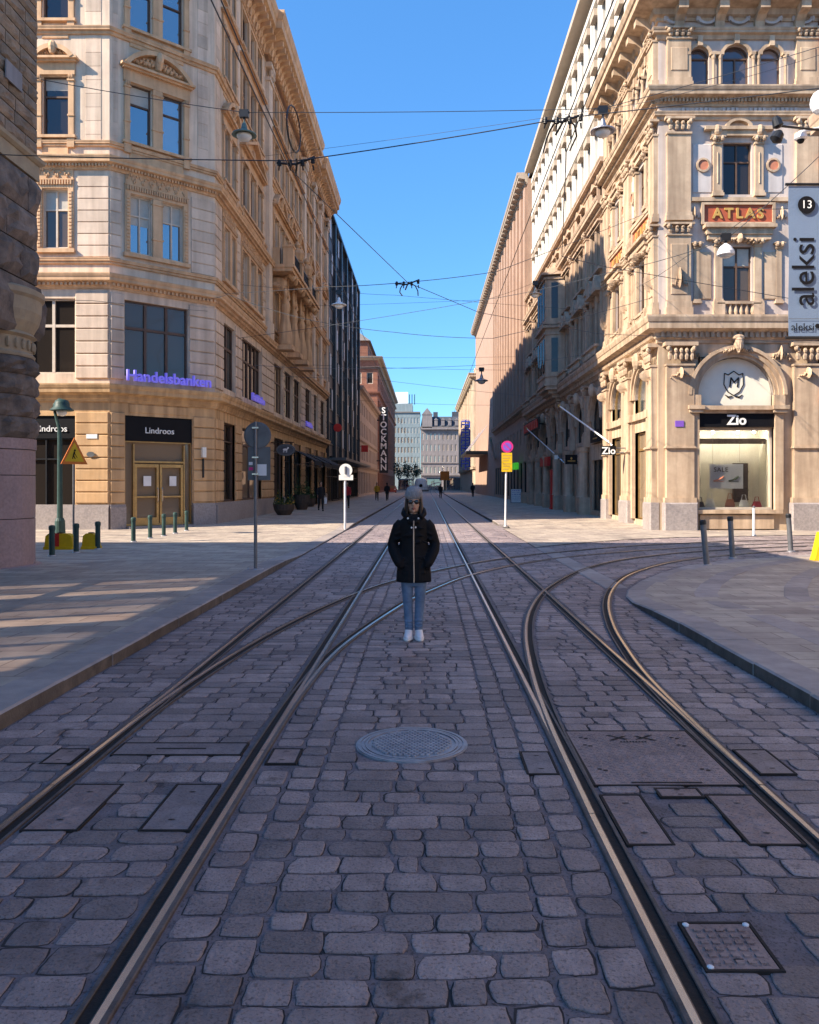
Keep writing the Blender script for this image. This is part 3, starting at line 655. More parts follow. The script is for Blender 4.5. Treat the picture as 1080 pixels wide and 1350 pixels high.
def surround(fc, a0, a1, z0, style, h, m='a_trim', pil=.2):
    w = round(a1-a0, 3); h = round(h, 3); key = (w, h, style, m, pil)
    if key not in _sc:
        b = MB(); hw = w/2
        if style == 'plain':
            for sg in (-1,1): b.bar(*sorted((sg*hw, sg*(hw+.17))), -.02, .06, -.05, h+.02)
            b.bar(-hw-.17, hw+.17, -.02, .065, h+.02, h+.2); b.bar(-hw-.24, hw+.24, -.02, .14, -.16, -.05); b.bar(-hw-.21, hw+.21, -.02, .12, h+.2, h+.27)
        elif style == 'frieze':
            for sg in (-1,1):
                b.bar(*sorted((sg*hw, sg*(hw+.2))), -.02, .07, -.05, h+.02)
                for i in range(int(h/.13)): b.block(sg*(hw+.1)-.06, sg*(hw+.1)+.06, i*.13, i*.13+.1, .06, .10, .015)
            b.bar(-hw-.26, hw+.26, -.02, .16, -.2, -.06); b.bar(-hw-.2, hw+.2, -.02, .07, h+.02, h+.12)
            n = int(w/.09)
            for i in range(n+3): x = -hw-.12+i*(w+.24)/(n+2); b.bar(x-.022, x+.022, .05, .13, h+.14, h+.30)
            b.bar(-hw-.2, hw+.2, -.02, .06, h+.12, h+.32); b.bar(-hw-.22, hw+.22, -.02, .09, h+.32, h+.36)
            b.bar(-hw-.18, hw+.18, -.02, .04, h+.36, h+.86)
            rr = random.Random(5)
            for i in range(int(w/.055)):
                x = -hw-.1+i*(w+.2)/int(w/.055); b.ell((x, -.05, h+.61+.14*math.sin(i*1.15)), (.045,.055,.05+.04*rr.random()), 6, 4)
        else:
            pw = pil
            for sg in (-1,1):
                x = sg*(hw+pw/2+.02)
                b.bar(x-pw/2, x+pw/2, -.02, .09, -.10, h+.0); b.bar(x-pw/2-.03, x+pw/2+.03, -.02, .13, -.5, -.10)
                b.bar(x-pw/2-.02, x+pw/2+.02, -.02, .12, h*.30, h*.30+.06); b.bar(x-pw/2-.03, x+pw/2+.03, -.02, .13, h-.22, h-.16)
                for q in (-.06, 0, .06): b.ell((x+q, -.12, h-.07), (.035,.05,.09), 6, 4)
            W = hw+pw+.06
            b.bar(-W-.04, W+.04, -.02, .17, -.16, -.06); b.bar(-W, W, -.02, .10, h+.01, h+.16); b.bar(-W, W, -.02, .07, h+.16, h+.46)
            b.bar(-W-.06, W+.06, -.02, .20, h+.46, h+.53); b.bar(-W-.14, W+.14, -.02, .30, h+.53, h+.61)
            if style == 'seg':
                rise = min(.9, W*.55); Rr = (W*W+rise*rise)/(2*rise); a = math.asin(min(1, W/Rr))
                b.ring(0, h+.61+rise-Rr, Rr-.13, Rr+.03, math.pi/2-a, math.pi/2+a, -.02, .32, 14)
                P = [(Rr*math.sin(-a+2*a*i/10)*.97, h+.60+rise-Rr+(Rr-.1)*math.cos(-a+2*a*i/10)) for i in range(11)]
                P = [(x, max(z, h+.605)) for x, z in P]
                b.prism([(-W,h+.605)]+P+[(W,h+.605)], -.02, .05); b.relief(0, h+.62, W*1.9, rise*1.0, .2, 24, 3); b.ell((0,-.26,h+.62+rise*.72), (.16,.16,.26), 8, 6)
            elif style == 'tri':
                rise = W*.42
                b.prism([(-W-.14,h+.61),(W+.14,h+.61),(0,h+.61+rise)], -.02, .06)
                for sg in (-1,1): b.prism([(sg*(W+.16),h+.61),(sg*(W-.10),h+.61),(0,h+.61+rise-.08),(0,h+.61+rise+.09)], -.02, .31)
                b.relief(0, h+.63, W*1.2, rise*.7, .12, 8, 4)
            elif style == 'flatrelief': b.relief(0, h+.62, W*1.7, .55, .14, 14, 9)
            # apron below the sill
            b.block(-hw-.02, hw+.02, -.75, -.24, -.02, .04, .03)
        _sc[key] = b.mesh('window_surround', M_[m])
    return fc.add('window_surround', _sc[key], (a0+a1)/2, z0)
def rustic(b, a0, a1, z0, z1, rowh=.43, d=.06, gap=.035, bev=.022):
    n = max(1, round((z1-z0)/rowh)); h = (z1-z0)/n
    for i in range(n): b.block(a0, a1, z0+i*h+gap/2, z0+(i+1)*h-gap/2, -.03, d, bev)
def cornice(path, z, H, D_, m, root, name='cornice', dent=0, brk=None):
    # moulded cornice of height H and projection D_, with optional dentils and brackets along straight stretches
    prof = [(-.05,z),(.06,z),(.08,z+H*.12),(.16*D_+.05,z+H*.18),(.2*D_+.05,z+H*.38),(.45*D_,z+H*.42),(.85*D_,z+H*.5),(.86*D_,z+H*.72),(.92*D_,z+H*.76),(D_,z+H*.92),(D_,z+H),(-.05,z+H+.02)]
    b = MB(); b.sweep(path, prof)
    for (x0,y0),(x1,y1) in zip(path, path[1:]):
        L = math.hypot(x1-x0, y1-y0)
        if L < .6: continue
        t = Vector(((x1-x0)/L, (y1-y0)/L, 0)); n = Vector((t.y, -t.x, 0)); o = Vector((x0, y0, 0))
        def bx(a0, a1, d0, d1, zz0, zz1):
            P = [o+t*a+n*d+Vector((0,0,zz)) for zz in (zz0,zz1) for a, d in ((a0,d0),(a1,d0),(a1,d1),(a0,d1))]
            b.add(P, [(0,3,2,1),(4,5,6,7),(0,1,5,4),(1,2,6,5),(2,3,7,6),(3,0,4,7)])
        if dent:
            k = int(L/dent)
            for i in range(k): a = (i+.5)*L/k; bx(a-dent*.28, a+dent*.28, -.02, .2*D_+.13, z+H*.2, z+H*.415)
        if brk:
            sp, bh, bw, bd = brk; k = max(1, int(L/sp))
            for i in range(k):
                a = (i+.5)*L/k
                # scroll bracket: deep at the top, thin at the foot
                q = [(0,-bh),(.12*bd+.05,-bh),(.30*bd,-bh*.55),(.55*bd,-bh*.38),(bd,-bh*.30),(bd,.03),(0,.03)]
                P = [o+t*aa+n*dd+Vector((0,0,z+H*.42+zz)) for aa in (a-bw/2, a+bw/2) for dd, zz in q]; m_ = len(q)
                b.add(P, [tuple(range(m_)), tuple(range(m_,2*m_))[::-1]] + [(i_,(i_+1)%m_,m_+(i_+1)%m_,m_+i_) for i_ in range(m_)])
    return mk(name, b, M_[m], root, T(-root.location))
def body(root, pts, z0, z1, m, name='roof'):
    b = MB().slab(pts, z0, z1); return mk(name, b, M_[m], root, T(-root.location))

# ------------------------------------------------------------------ corner bank building on the left
A = empty('corner_building', (-8.5, 33, 0), 'ornate cream stone corner building on the left with chamfered bank corner and carved balcony', 'building')
AX0, AY = -22.0, 30.0
c1 = (-11.6, 30.0); c2 = (-8.5, 32.9); AE = 69.5
th = math.atan2(c2[1]-c1[1], c2[0]-c1[0]); CL = math.hypot(c2[0]-c1[0], c2[1]-c1[1])
Af = Fac(A, AX0, AY, 0, 'glass_low'); Ac = Fac(A, c1[0], c1[1], th); Al = Fac(A, c2[0], c2[1], math.pi/2, 'glass_dark')
FZ = [(10.35,12.5),(14.5,16.65),(18.75,20.85),(22.05,23.6)]
ST = ['frieze','seg','flatrelief','plain']
fa = AX0
# openings: front
for a0, a1 in ((-14.05-fa,-13.1-fa),(-17.6-fa,-16.65-fa)):
    for z0, z1 in FZ: Af.open(a0, a1, z0, z1)
for a0, a1 in ((-16.2-fa,-12.86-fa),(-20.6-fa,-17.3-fa)): Af.open(a0,a1,5.75,8.5); Af.open(a0,a1,.78,4.2)
for a0, a1 in ((.76,1.60),(2.04,2.88)):
    for z0, z1 in FZ: Ac.open(a0, a1, z0, z1)
Ac.open(.56,3.1,5.72,8.55); Ac.open(.58,3.28,.12,4.25)
bays = [(34.3,36.3,2),(37.7,42.1,3),(45.6,48.4,2),(49.0,51.8,2),(52.4,55.2,2),(57.4,60.2,2),(61.8,63.9,1),(65.6,68.6,2)]
LW = []
for y0, y1, n in bays:
    w = (y1-y0-(n-1)*.42)/n
    for i in range(n):
        a = y0-32.9+i*(w+.42); LW.append((a, a+w))
for a0, a1 in LW:
    for z0, z1 in FZ: Al.open(a0, a1, z0, z1)
LB = [(y0-32.9-.05, y1-32.9+.05) for y0, y1, n in bays]
for i, (a0, a1) in enumerate(LB): Al.open(a0, a1, 5.75, 8.5); Al.open(a0, a1, (.95 if i in (0,1) else .12), 4.3)
ROOFZ = 25.2
for fc, L in ((Af, c1[0]-AX0), (Ac, CL), (Al, AE-32.9)): fc.wall(L, 5.0, ROOFZ, M_['a_wall'], .26); 
for fc, L in ((Af, c1[0]-AX0), (Ac, CL), (Al, AE-32.9)):
    keep = fc.op; fc.op = [o for o in keep if o[3] < 5]; fc.wall(L, -.05, 5.0, M_['a_ground'], .30); fc.op = keep
# windows
for fc in (Af, Ac, Al):
    for a0, a1, z0, z1, r in fc.op:
        if z0 > 9:
            i = [f[0] for f in FZ].index(z0)
            window(fc, a0, a1, z0, z1, cols=2 if i == 0 else 1, tr=(.66,) if i != 3 else (), fm='frame_white' if i in (0,) else 'frame_brown', bars=.03, fw=.055, blinds=.5)
        elif z0 > 5: window(fc, a0, a1, z0, z1, cols=max(2, round((a1-a0)/.95)), tr=(.64,), fm='frame_brown' if fc is not Af else 'frame_white', bars=.05, name='large_window', glass='glass_low')
# surrounds
for a0, a1 in ((-14.05-fa,-13.1-fa),(-17.6-fa,-16.65-fa)):
    for i, (z0, z1) in enumerate(FZ): surround(Af, a0, a1, z0, ST[i], z1-z0)
for i, (z0, z1) in enumerate(FZ):
    surround(Ac, .76, 2.88, z0, ST[i], z1-z0)
    Ac.mk('mullion', MB().bar(1.63,2.01,-.02,.10,z0-.05,z1).bar(1.60,2.04,-.02,.13,z1-.22,z1-.16).bar(1.60,2.04,-.02,.13,z0+.6,z0+.66), M_['a_trim'])
for y0, y1, n in bays:
    for i, (z0, z1) in enumerate(FZ):
        surround(Al, y0-32.9, y1-32.9, z0, ST[i] if not (i == 1 and n == 3) else 'tri', z1-z0)
        for k in range(1, n):
            w = (y1-y0-(n-1)*.42)/n; a = y0-32.9+k*(w+.42)-.42
            b = MB().bar(a+.03, a+.39, -.02, .10, z0-.05, z1)
            if i in (1,2): b.bar(a, a+.42, -.02, .13, z1-.2, z1-.14)
            Al.mk('mullion', b, M_['a_trim'])
# rusticated piers
def gaps(L, ops): 
    e = [0]; 
    for a0, a1 in sorted(ops): e += [a0, a1]
    e.append(L); return [(e[i], e[i+1]) for i in range(0, len(e), 2) if e[i+1]-e[i] > .15]
for fc, L in ((Af, c1[0]-AX0), (Ac, CL), (Al, AE-32.9)):
    g = sorted({(o[0],o[1]) for o in fc.op if o[2] < 5 and o[3] < 5}); b = MB()
    for a0, a1 in gaps(L, g):
        if a1-a0 > 1.7 and fc is not Al: rustic(b, a0+.02, a0+(a1-a0)*.45, .98, 4.35); rustic(b, a0+(a1-a0)*.55, a1-.02, .98, 4.35)
        else: rustic(b, a0+.03, a1-.03, .98, 4.35)
    fc.mk('rusticated_pier', b, M_['a_gblock'])
    b = MB(); g = sorted({(o[0],o[1]) for o in fc.op if 5 < o[2] < 9})
    for a0, a1 in gaps(L, g):
        if a1-a0 > 1.7 and fc is not Al: rustic(b, a0+.02, a0+(a1-a0)*.45, 5.55, 8.75); rustic(b, a0+(a1-a0)*.55, a1-.02, 5.55, 8.75)
        else: rustic(b, a0+.03, a1-.03, 5.55, 8.75)
    fc.mk('rusticated_pier', b, M_['a_block'])
    b = MB(); g = sorted({(o[0]-.32,o[1]+.32) for o in fc.op if 9 < o[2] < 11}); mg = []
    for q in g:
        if mg and q[0] < mg[-1][1]: mg[-1] = (mg[-1][0], q[1])
        else: mg.append(q)
    for a0, a1 in gaps(L, mg):
        if a1-a0 > .4: rustic(b, a0+.02, a1-.02, 10.0, 13.0, .46, .035, .03, .015)
    fc.mk('coursed_wall', b, M_['a_block'])
    b = MB(); g = [(max(0,x0-.35), min(L,x1+.35)) for x0, x1 in mg]
    for a0, a1 in gaps(L, mg):          # smooth upper walls: fine joints as thin slabs
        if a1-a0 > .4: rustic(b, a0+.3, a1-.3, 14.0, 24.0, .5, .012, .012, .006)
    fc.mk('coursed_wall', b, M_['a_block'])
# plinths, string courses and main cornice
pathA = [(AX0,AY), c1, c2, (-8.5, AE)]
b = MB()
for fc, L in ((Af, c1[0]-AX0), (Ac, CL), (Al, AE-32.9)):
    pb = MB(); ops = sorted({(o[0],o[1]) for o in fc.op if o[2] < .5})
    for a0, a1 in gaps(L, ops): pb.bar(a0, a1, -.2, .12, -.05, .86).prism([(a0,.86),(a1,.86),(a1,.94),(a0,.94)], -.2, .08)
    fc.mk('plinth', pb, M_['granite'])
cornice(pathA, 4.72, .62, .42, 'a_ground', A); cornice(pathA, 8.85, .52, .36, 'a_trim', A, dent=.16)
cornice(pathA, 9.75, .22, .14, 'a_trim', A, 'string_course')
cornice(pathA, 13.2, .46, .34, 'a_trim', A, dent=.12); cornice(pathA, 14.05, .2, .13, 'a_trim', A, 'string_course')
cornice(pathA, 18.15, .26, .18, 'a_trim', A, 'string_course')
pathT = [(AX0,AY), c1, c2, (-8.5,42.6), (-8.2,42.6), (-8.2,57.2), (-8.5,57.2), (-8.5,61.2), (-8.22,61.2), (-8.22,AE)]
cornice(pathT, 24.1, 1.7, 1.0, 'a_trim', A, 'main_cornice', brk=(.62,.75,.26,.72))
b = MB()
for y0, y1 in ((42.6,57.2),(61.2,AE)):
    b.box(-8.9,-8.22,y0,y1,.0,24.3) if False else None
# giant pilasters of the street front
b = MB()
for y in (43.7, 56.3, 60.9, 64.9, 69.0):
    a = y-32.9; w = .52
    b.bar(a-w,a+w,-.02,.30,9.4,10.3); b.bar(a-w+.08,a+w-.08,-.02,.22,10.3,23.0); b.bar(a-w,a+w,-.02,.30,23.0,23.2); b.bar(a-w-.05,a+w+.05,-.02,.36,23.7,23.95)
    for q in (-.3,-.1,.1,.3): b.ell((a+q,-.3,23.45), (.1,.12,.22), 6, 4)
Al.mk('pilaster', b, M_['a_wall'])
# roof behind the cornice
body(A, [(-21.9,30.3),(-11.5,30.3),(-8.8,33),(-8.8,AE-.02),(-21.9,AE-.02)], 24.9, 25.55, 'roof_metal')
body(A, [(AX0,31),(-12.4,31),(-9.4,33.6),(-9.4,AE-.03),(AX0,AE-.03)], 0, 24.85, 'shop_dark', 'core')
# balcony carried by draped figures
b = MB()
ya, yb = 44.4-32.9, 55.2-32.9
b.bar(ya, yb, -.1, 1.25, 13.25, 13.45); b.bar(ya-.05, yb+.05, -.1, 1.35, 13.45, 13.62)
for y in (ya+.3, ya+3.6, yb-3.6, yb-.3): b.bar(y-.32, y+.32, .75, 1.28, 13.62, 14.55); b.bar(y-.38, y+.38, .70, 1.33, 14.55, 14.66)
b.bar(ya+.05, ya+.6, -.1, .55, 13.62, 14.55)
for y in (ya+.8, ya+4.2, ya+7.4, yb-.9): b.relief(y, 12.3, 1.5, .9, .5, 6, 8)
bal = Al.mk('balcony', b, M_['a_trim'])
rb = MB()
for k in range(3):
    s0 = (ya+.62, ya+3.92, yb-3.28)[k]; e0 = (ya+3.28, yb-3.92, yb-.62)[k]; n = int((e0-s0)/.16)
    for i in range(n): x = s0+(i+.5)*(e0-s0)/n; rb.tube([(x,-1.12,13.62),(x+.05,-1.16,14.0),(x,-1.12,14.5)], .016, 4)
    rb.bar(s0, e0, 1.08, 1.16, 14.46, 14.53)
for i in range(7): rb.tube([(ya+.1,-.6-i*.09,13.62),(ya+.1,-.6-i*.09,14.5)], .014, 4)
ob('railing', rb.mesh('railing', M_['black_metal']), bal)
fig = MB()
fig.lathe([(.42,0),(.45,.1),(.38,.9),(.30,1.5),(.27,1.75),(.33,2.1),(.30,2.4),(.14,2.62),(.11,2.72)], n=12, sy=.85)
fig.ell((0,-.03,2.92), (.17,.19,.23), 10, 7); fig.ell((0,.06,3.0), (.2,.2,.2), 8, 6)
for sg in (-1,1): fig.tube([(sg*.26,0,2.38),(sg*.55,-.1,2.75),(sg*.42,-.05,3.35),(sg*.35,-.1,3.8)], [.11,.10,.085,.09], 8)
for i in range(9): a = i*.7; fig.tube([(.40*math.cos(a),.34*math.sin(a),.02),(.36*math.cos(a+.15),.31*math.sin(a+.15),.9),(.26*math.cos(a+.3),.22*math.sin(a+.3),1.7)], [.06,.05,.02], 5)
for sg in (-1,1): fig.tube([(sg*.6,-.3,3.9),(sg*.45,-.5,3.6),(sg*.2,-.62,3.85)], [.2,.16,.1], 6)
fm = remesh(fig, .035, 2); fm.materials.append(M_['a_trim'])
for y in (ya+1.4, ya+4.2, ya+7.0, ya+9.6): Al.add('statue', fm, y, 9.42, .62)
for y in (ya+1.4, ya+4.2, ya+7.0, ya+9.6): Al.mk('statue_base', MB().bar(y-.5,y+.5,-.05,1.1,9.15,9.42), M_['a_trim'])
urn = MB(); urn.lathe([(.12,0),(.3,.12),(.42,.5),(.3,.75),(.12,.85),(.2,1.0),(.05,1.25)], n=10)
um = urn.mesh('urn', M_['a_trim'])
for y in (ya+3.6, yb-3.6): Al.add('urn', um, y, 14.66, .95)
# ground floor shopfronts and doors
def shopfront(fc, a0, a1, z0, z1, sign=.85, cols=2, frame='brass', sill=.0, glass='glass_low', door=False, signm='ink'):
    o = MB(); d = -.16
    zt = z1-sign
    root = fc.mk('shop_window', MB().bar(a0, a1, -.24, -.20, z0, zt), M_[glass])
    if sign: ob('sign_band', MB().bar(a0+.003, a1-.003, -.26, -.06, zt+.04, z1-.003).mesh('sign_band', M_[signm]), root)
    f = .05
    o.bar(a0, a0+f, -.2, -.10, z0, zt); o.bar(a1-f, a1, -.2, -.10, z0, zt); o.bar(a0, a1, -.2, -.09, zt, zt+.045); o.bar(a0, a1, -.2, -.08, z0, z0+.08)
    for i in range(1, cols): x = a0+(a1-a0)*i/cols; o.bar(x-f/2, x+f/2, -.2, -.105, z0+.08, zt)
    if not door: o.bar(a0+f, a1-f, -.2, -.11, zt-.75, zt-.70)
    ob('frame', o.mesh('frame', M_[frame]), root)
    return root
shopfront(Af, -16.2-fa, -12.86-fa, .78, 4.2, .86, 3, 'black_metal'); shopfront(Af, -20.6-fa, -17.3-fa, .78, 4.2, .86, 3, 'black_metal')
shopfront(Ac, .58, 3.28, .12, 4.25, .98, 1, 'brass', door=True)
db = MB()
for a0, a1 in ((.98,1.93),(1.97,2.92)):
    db.bar(a0,a0+.09,-.2,-.07,.2,2.45); db.bar(a1-.09,a1,-.2,-.07,.2,2.45); db.bar(a0+.09,a1-.09,-.2,-.07,2.33,2.45); db.bar(a0+.09,a1-.09,-.2,-.075,.2,.42); db.bar(a0+.09,a1-.09,-.2,-.076,1.18,1.24)
db.bar(.92,.97,-.2,-.06,.2,3.2); db.bar(2.94,2.99,-.2,-.06,.2,3.2); db.bar(.97,2.94,-.2,-.065,2.5,2.57)
dr = Ac.mk('door', db, M_['brass'])
hb = MB()
for x in (1.86, 2.04): hb.tube([(x,.02,1.0),(x,-.02,1.05),(x,-.02,1.5),(x,.02,1.55)], .018, 6)
ob('handle', hb.mesh('handle', M_['steel']), dr)
pb = MB(); pb.bar(1.32,1.62,-.07,-.065,1.62,2.0); pb.bar(2.36,2.64,-.07,-.065,1.62,2.0)
ob('notice', pb.mesh('notice', M_['white_paint']), dr)
Ac.mk('door_step', MB().bar(.6,3.26,-.2,.35,-.02,.12), M_['granite'])
for i, (a0, a1) in enumerate(LB): shopfront(Al, a0, a1, (.95 if i in (0,1) else .12), 4.3, .5 if i > 2 else .06, (1,2,2,2,2,2,1,2)[i], 'frame_brown' if i < 3 else 'black_metal', signm='wood')
b = MB(); b.block(.72,3.14,4.36,4.68,-.02,.03,.02); Ac.mk('panel', b, M_['a_ground'])
# small wall plates and lamp
Ac.mk('wall_lamp', MB().bar(3.62,3.78,.05,.2,2.75,3.15,0).bar(3.67,3.73,.05,.12,1.95,2.7,1), [M_['milk_glass'],M_['black_metal']])
pl = MB().bar(-12.42-fa,-12.02-fa,.05,.085,3.36,3.52); Af.mk('wall_plate', pl, M_['white_paint'])
Af.mk('wall_plate', MB().lathe([(.1,0),(.1,.02)], (0,0,0), 14, sx=1.5) , M_['sign_back']).matrix_local = Af.M @ T((-12.25-fa,-.09,2.78)) @ UP

# signs on the bank building
def sign_letters(name, body_, size, ext, m, Mw, label, cat='sign', **kw):
    return ob(name, text_mesh(body_, size, ext, M_[m], **kw), None, Mw @ UP, label=label, category=None) if False else wr(ob(name, text_mesh(body_, size, ext, M_[m], **kw), None, Mw @ UP), label, cat)
WAc = T((c1[0],c1[1],0)) @ RZ(th); WAf = T((AX0,AY,0)); WAl = T((c2[0],c2[1],0)) @ RZ(math.pi/2)
sign_letters('bank_sign', 'Handelsbanken', .56, .05, 'lilac', WAc @ T((2.16,-.42,5.68)), 'large lilac Handelsbanken letters standing on the ledge of the chamfered corner', off=.012)
sign_letters('bank_sign', 'Handelsbanken', .46, .05, 'lilac', WAl @ T((6.4,-.45,5.75)), 'nearer of the two smaller lilac Handelsbanken signs on the long street front', off=.012)
sign_letters('bank_sign', 'Handelsbanken', .46, .05, 'lilac', WAl @ T((23.5,-.45,5.75)), 'further and smaller lilac Handelsbanken sign on the long street front', off=.012)
sign_letters('shop_sign', 'Lindroos', .33, .02, 'letter_white', WAc @ T((1.95,.04,3.72)), 'white Lindroos lettering on the black band above the brass corner doors')
sign_letters('shop_sign', 'Lindroos', .33, .02, 'letter_white', WAf @ T((-13.75-fa,.04,3.72)), 'white Lindroos lettering on the black band above the sunlit shop window')
# awnings and hanging signs of the long front
for k, (y0, y1, lab) in enumerate(((52.2,55.6,'black awning over a shop window of the long bank front, nearer one'),(57.2,60.6,'black awning over a shop window of the long bank front, middle one'),(61.6,69,'wide black awning at the far end of the long bank front'))):
    root = empty('awning', (-8.35,(y0+y1)/2,3.1), lab, 'awning', 'awnings on the left shop fronts'); w = (y1-y0)/2
    b = MB(); b.add([(0,-w,.75),(1.25,-w,.1),(1.25,w,.1),(0,w,.75),(0,-w,.70),(1.22,-w,.05),(1.22,w,.05),(0,w,.70)], [(0,1,2,3),(4,7,6,5),(0,4,5,1),(3,2,6,7)])
    mk('canopy', b, M_['dark_cloth'], root); b = MB(); b.add([(1.25,-w,.1),(1.25,w,.1),(1.25,w,-.18),(1.25,-w,-.18),(1.235,-w,.1),(1.235,w,.1),(1.235,w,-.18),(1.235,-w,-.18)], [(0,1,2,3),(4,7,6,5),(3,2,6,7)])
    mk('valance', b, M_['dark_cloth'], root); b = MB()
    for y in (-w+.1, w-.1): b.tube([(0,y,-.2),(1.2,y,.05)], .02, 5)
    mk('arm', b, M_['steel'], root)
root = empty('hanging_sign', (-8.5,44.6,3.55), 'grey oval blade sign with a small horse, fixed to the long bank front', 'hanging sign')
b = MB(); b.lathe([(.5,-.05),(.53,-.03),(.53,.03),(.5,.05)], n=24, sy=.62); mk('panel', b, M_['sign_back'], root, T((.85,0,0)) @ RX(math.pi/2))
b = MB(); b.lathe([(.44,-.06),(.44,.06)], n=24, sy=.56); mk('face', b, M_['slate'], root, T((.85,0,0)) @ RX(math.pi/2))
b = MB(); b.ell((.83,-.062,.02), (.13,.012,.06)); b.ell((.99,-.062,.11), (.05,.012,.05))
for x in (.74,.78,.89,.93): b.tube([(x,-.062,0),(x-.01,-.062,-.14)], .014, 4)
b.tube([(.93,-.062,.03),(.98,-.062,.12)], .03, 5); mk('horse_emblem', b, M_['letter_white'], root)
mk('bracket', MB().tube([(0,0,.42),(1.3,0,.42)], .025, 6).tube([(.6,0,.42),(.6,0,.3)], .015, 5).tube([(1.1,0,.42),(1.1,0,.3)], .015, 5), M_['black_metal'], root)

# ------------------------------------------------------------------ ornate corner building on the right
Zb = empty('corner_building', (8.5, 30, 0), 'sunlit sandstone corner building on the right with arched shop window and roundels', 'building')
ZX, ZY, ZW, ZE = 8.5, 30.0, 5.85, 38.6
Zf = Fac(Zb, ZX, ZY, 0); Zs = Fac(Zb, ZX, ZE, -math.pi/2); ZL = ZE-ZY
def zx(u): return (u-562)/36.0-ZX
Zf.open(1.46,4.22,.76,3.76); Zf.open(1.46,4.22,4.55,4.95,1.40)
Zf.open(2.38,3.42,8.4,10.4); Zf.open(2.38,3.42,12.3,14.2)
for a0, a1 in ((1.14,1.86),(2.36,3.32),(3.76,4.48)): Zf.open(a0,a1,16.1,17.35,.42 if a1-a0 > .9 else .34)
Zf.wall(ZW, 7.3, 18.7, M_['z_wall'], .28); _k = Zf.op; Zf.op = [o for o in _k if o[3] < 7]; Zf.wall(ZW, -.05, 7.3, M_['z_stone'], .28); Zf.op = _k
so = [(5.3,7.6),(1.2,3.5)]
for a0, a1 in so:
    Zs.open(a0,a1,.3,3.76); Zs.open(a0,a1,4.5,5.1,1.15); Zs.open(a0+.55,a1-.55,8.4,10.4); Zs.open(a0+.55,a1-.55,12.3,14.2)
    for x in (a0+.0, a0+.85, a0+1.7): Zs.open(x,x+.6,16.1,17.35,.3)
Zs.wall(ZL, 7.3, 18.7, M_['z_wall'], .28); _k = Zs.op; Zs.op = [o for o in _k if o[3] < 7]; Zs.wall(ZL, -.05, 7.3, M_['z_stone'], .28); Zs.op = _k
for fc in (Zf, Zs):
    for a0, a1, z0, z1, r in fc.op:
        if z0 > 7: window(fc, a0, a1, z0, z1, r, cols=2 if (a1-a0 > .8) else 1, tr=(.64,) if z0 < 15 else (.97,), fm='frame_brown', bars=.028, fw=.05, glass='glass_low' if z0 < 15 else 'glass_blind', blinds=.5)
def pilaster(b, a, w, z0, z1, d=.16, cap=.5, base=.35, panel=True):
    b.bar(a-w/2-.06, a+w/2+.06, -.02, d+.08, z0, z0+base*.55); b.bar(a-w/2-.03, a+w/2+.03, -.02, d+.05, z0+base*.55, z0+base)
    b.bar(a-w/2, a+w/2, -.02, d, z0+base, z1-cap)
    if panel: b.block(a-w/2+.12, a+w/2-.12, z0+base+.25, z1-cap-.3, d-.01, d+.03, .025)
    b.bar(a-w/2-.03, a+w/2+.03, -.02, d+.05, z1-cap, z1-cap+.07)
    n = max(3, int(w/.2))
    for i in range(n):
        x = a-w/2+w*(i+.5)/n
        b.ell((x,-d-.04,z1-cap*.58), (w/n*.42,.09,cap*.22), 6, 4); b.ell((x,-d-.09,z1-cap*.36), (w/n*.34,.08,cap*.12), 6, 4)
    for sg in (-1,1): b.ell((a+sg*w*.46,-d-.10,z1-cap*.27), (.09,.10,.10), 8, 5)
    b.bar(a-w/2-.10, a+w/2+.10, -.02, d+.16, z1-cap*.16, z1)
# ground floor piers
for fc, ps in ((Zf, ((.75,1.0),(5.36,.94))), (Zs, ((8.1,.80),(4.4,1.2),(.55,.85)))):
    pb = MB(); gb = MB()
    for a, w in ps:
        gb.block(a-w/2-.12, a+w/2+.12, -.05, 1.02, -.02, .32, .05)
        pb.bar(a-w/2-.08, a+w/2+.08, -.02, .27, 1.02, 1.2); pb.bar(a-w/2, a+w/2, -.02, .22, 1.2, 2.95); pb.bar(a-w/2-.02, a+w/2+.02, -.02, .245, 2.95, 3.0)
        pilaster(pb, a, w, 3.0, 6.85, .22, .85, .08, False)
        pb.relief(a, 5.45, w*.8, .55, .34, 6, 12)
    fc.mk('pier', pb, M_['z_trim']); fc.mk('plinth', gb, M_['granite'])
# shop window arch
ab = MB(); cx = 2.84
for r0, r1, d in ((1.40,1.52,.08),(1.52,1.68,.16),(1.68,1.80,.24)): ab.ring(cx, 4.95, r0, r1, 0, math.pi, -.02, d, 22)
ab.bar(1.16,1.46,-.02,.16,.76,4.3); ab.bar(4.22,4.52,-.02,.16,.76,4.3)
for x0, x1 in ((1.06,1.56),(4.12,4.62)): ab.bar(x0,x1,-.02,.30,4.3,4.42); ab.bar(x0-.04,x1+.04,-.02,.36,4.42,4.56); ab.bar(x0+.05,x1-.05,-.02,.2,4.56,4.95)
ab.bar(1.46,4.22,-.25,.10,4.28,4.40); ab.bar(1.40,4.28,-.25,.26,4.40,4.55)
ab.ell((cx,-.34,6.78), (.17,.15,.26), 10, 7); ab.ell((cx,-.28,7.02), (.23,.14,.12), 8, 5); ab.relief(cx, 6.35, 1.1, .75, .3, 8, 4)
for sg in (-1,1): ab.relief(cx+sg*1.62, 6.15, .7, .7, .14, 10, 6)
Zf.mk('arch', ab, M_['z_trim'])
Zf.mk('lunette', MB().prism([(1.46,4.55),(4.22,4.55)]+[(cx+1.38*math.cos(math.pi*i/20), 4.95+1.38*math.sin(math.pi*i/20)) for i in range(21)], -.27, -.22), M_['shop_wall'])
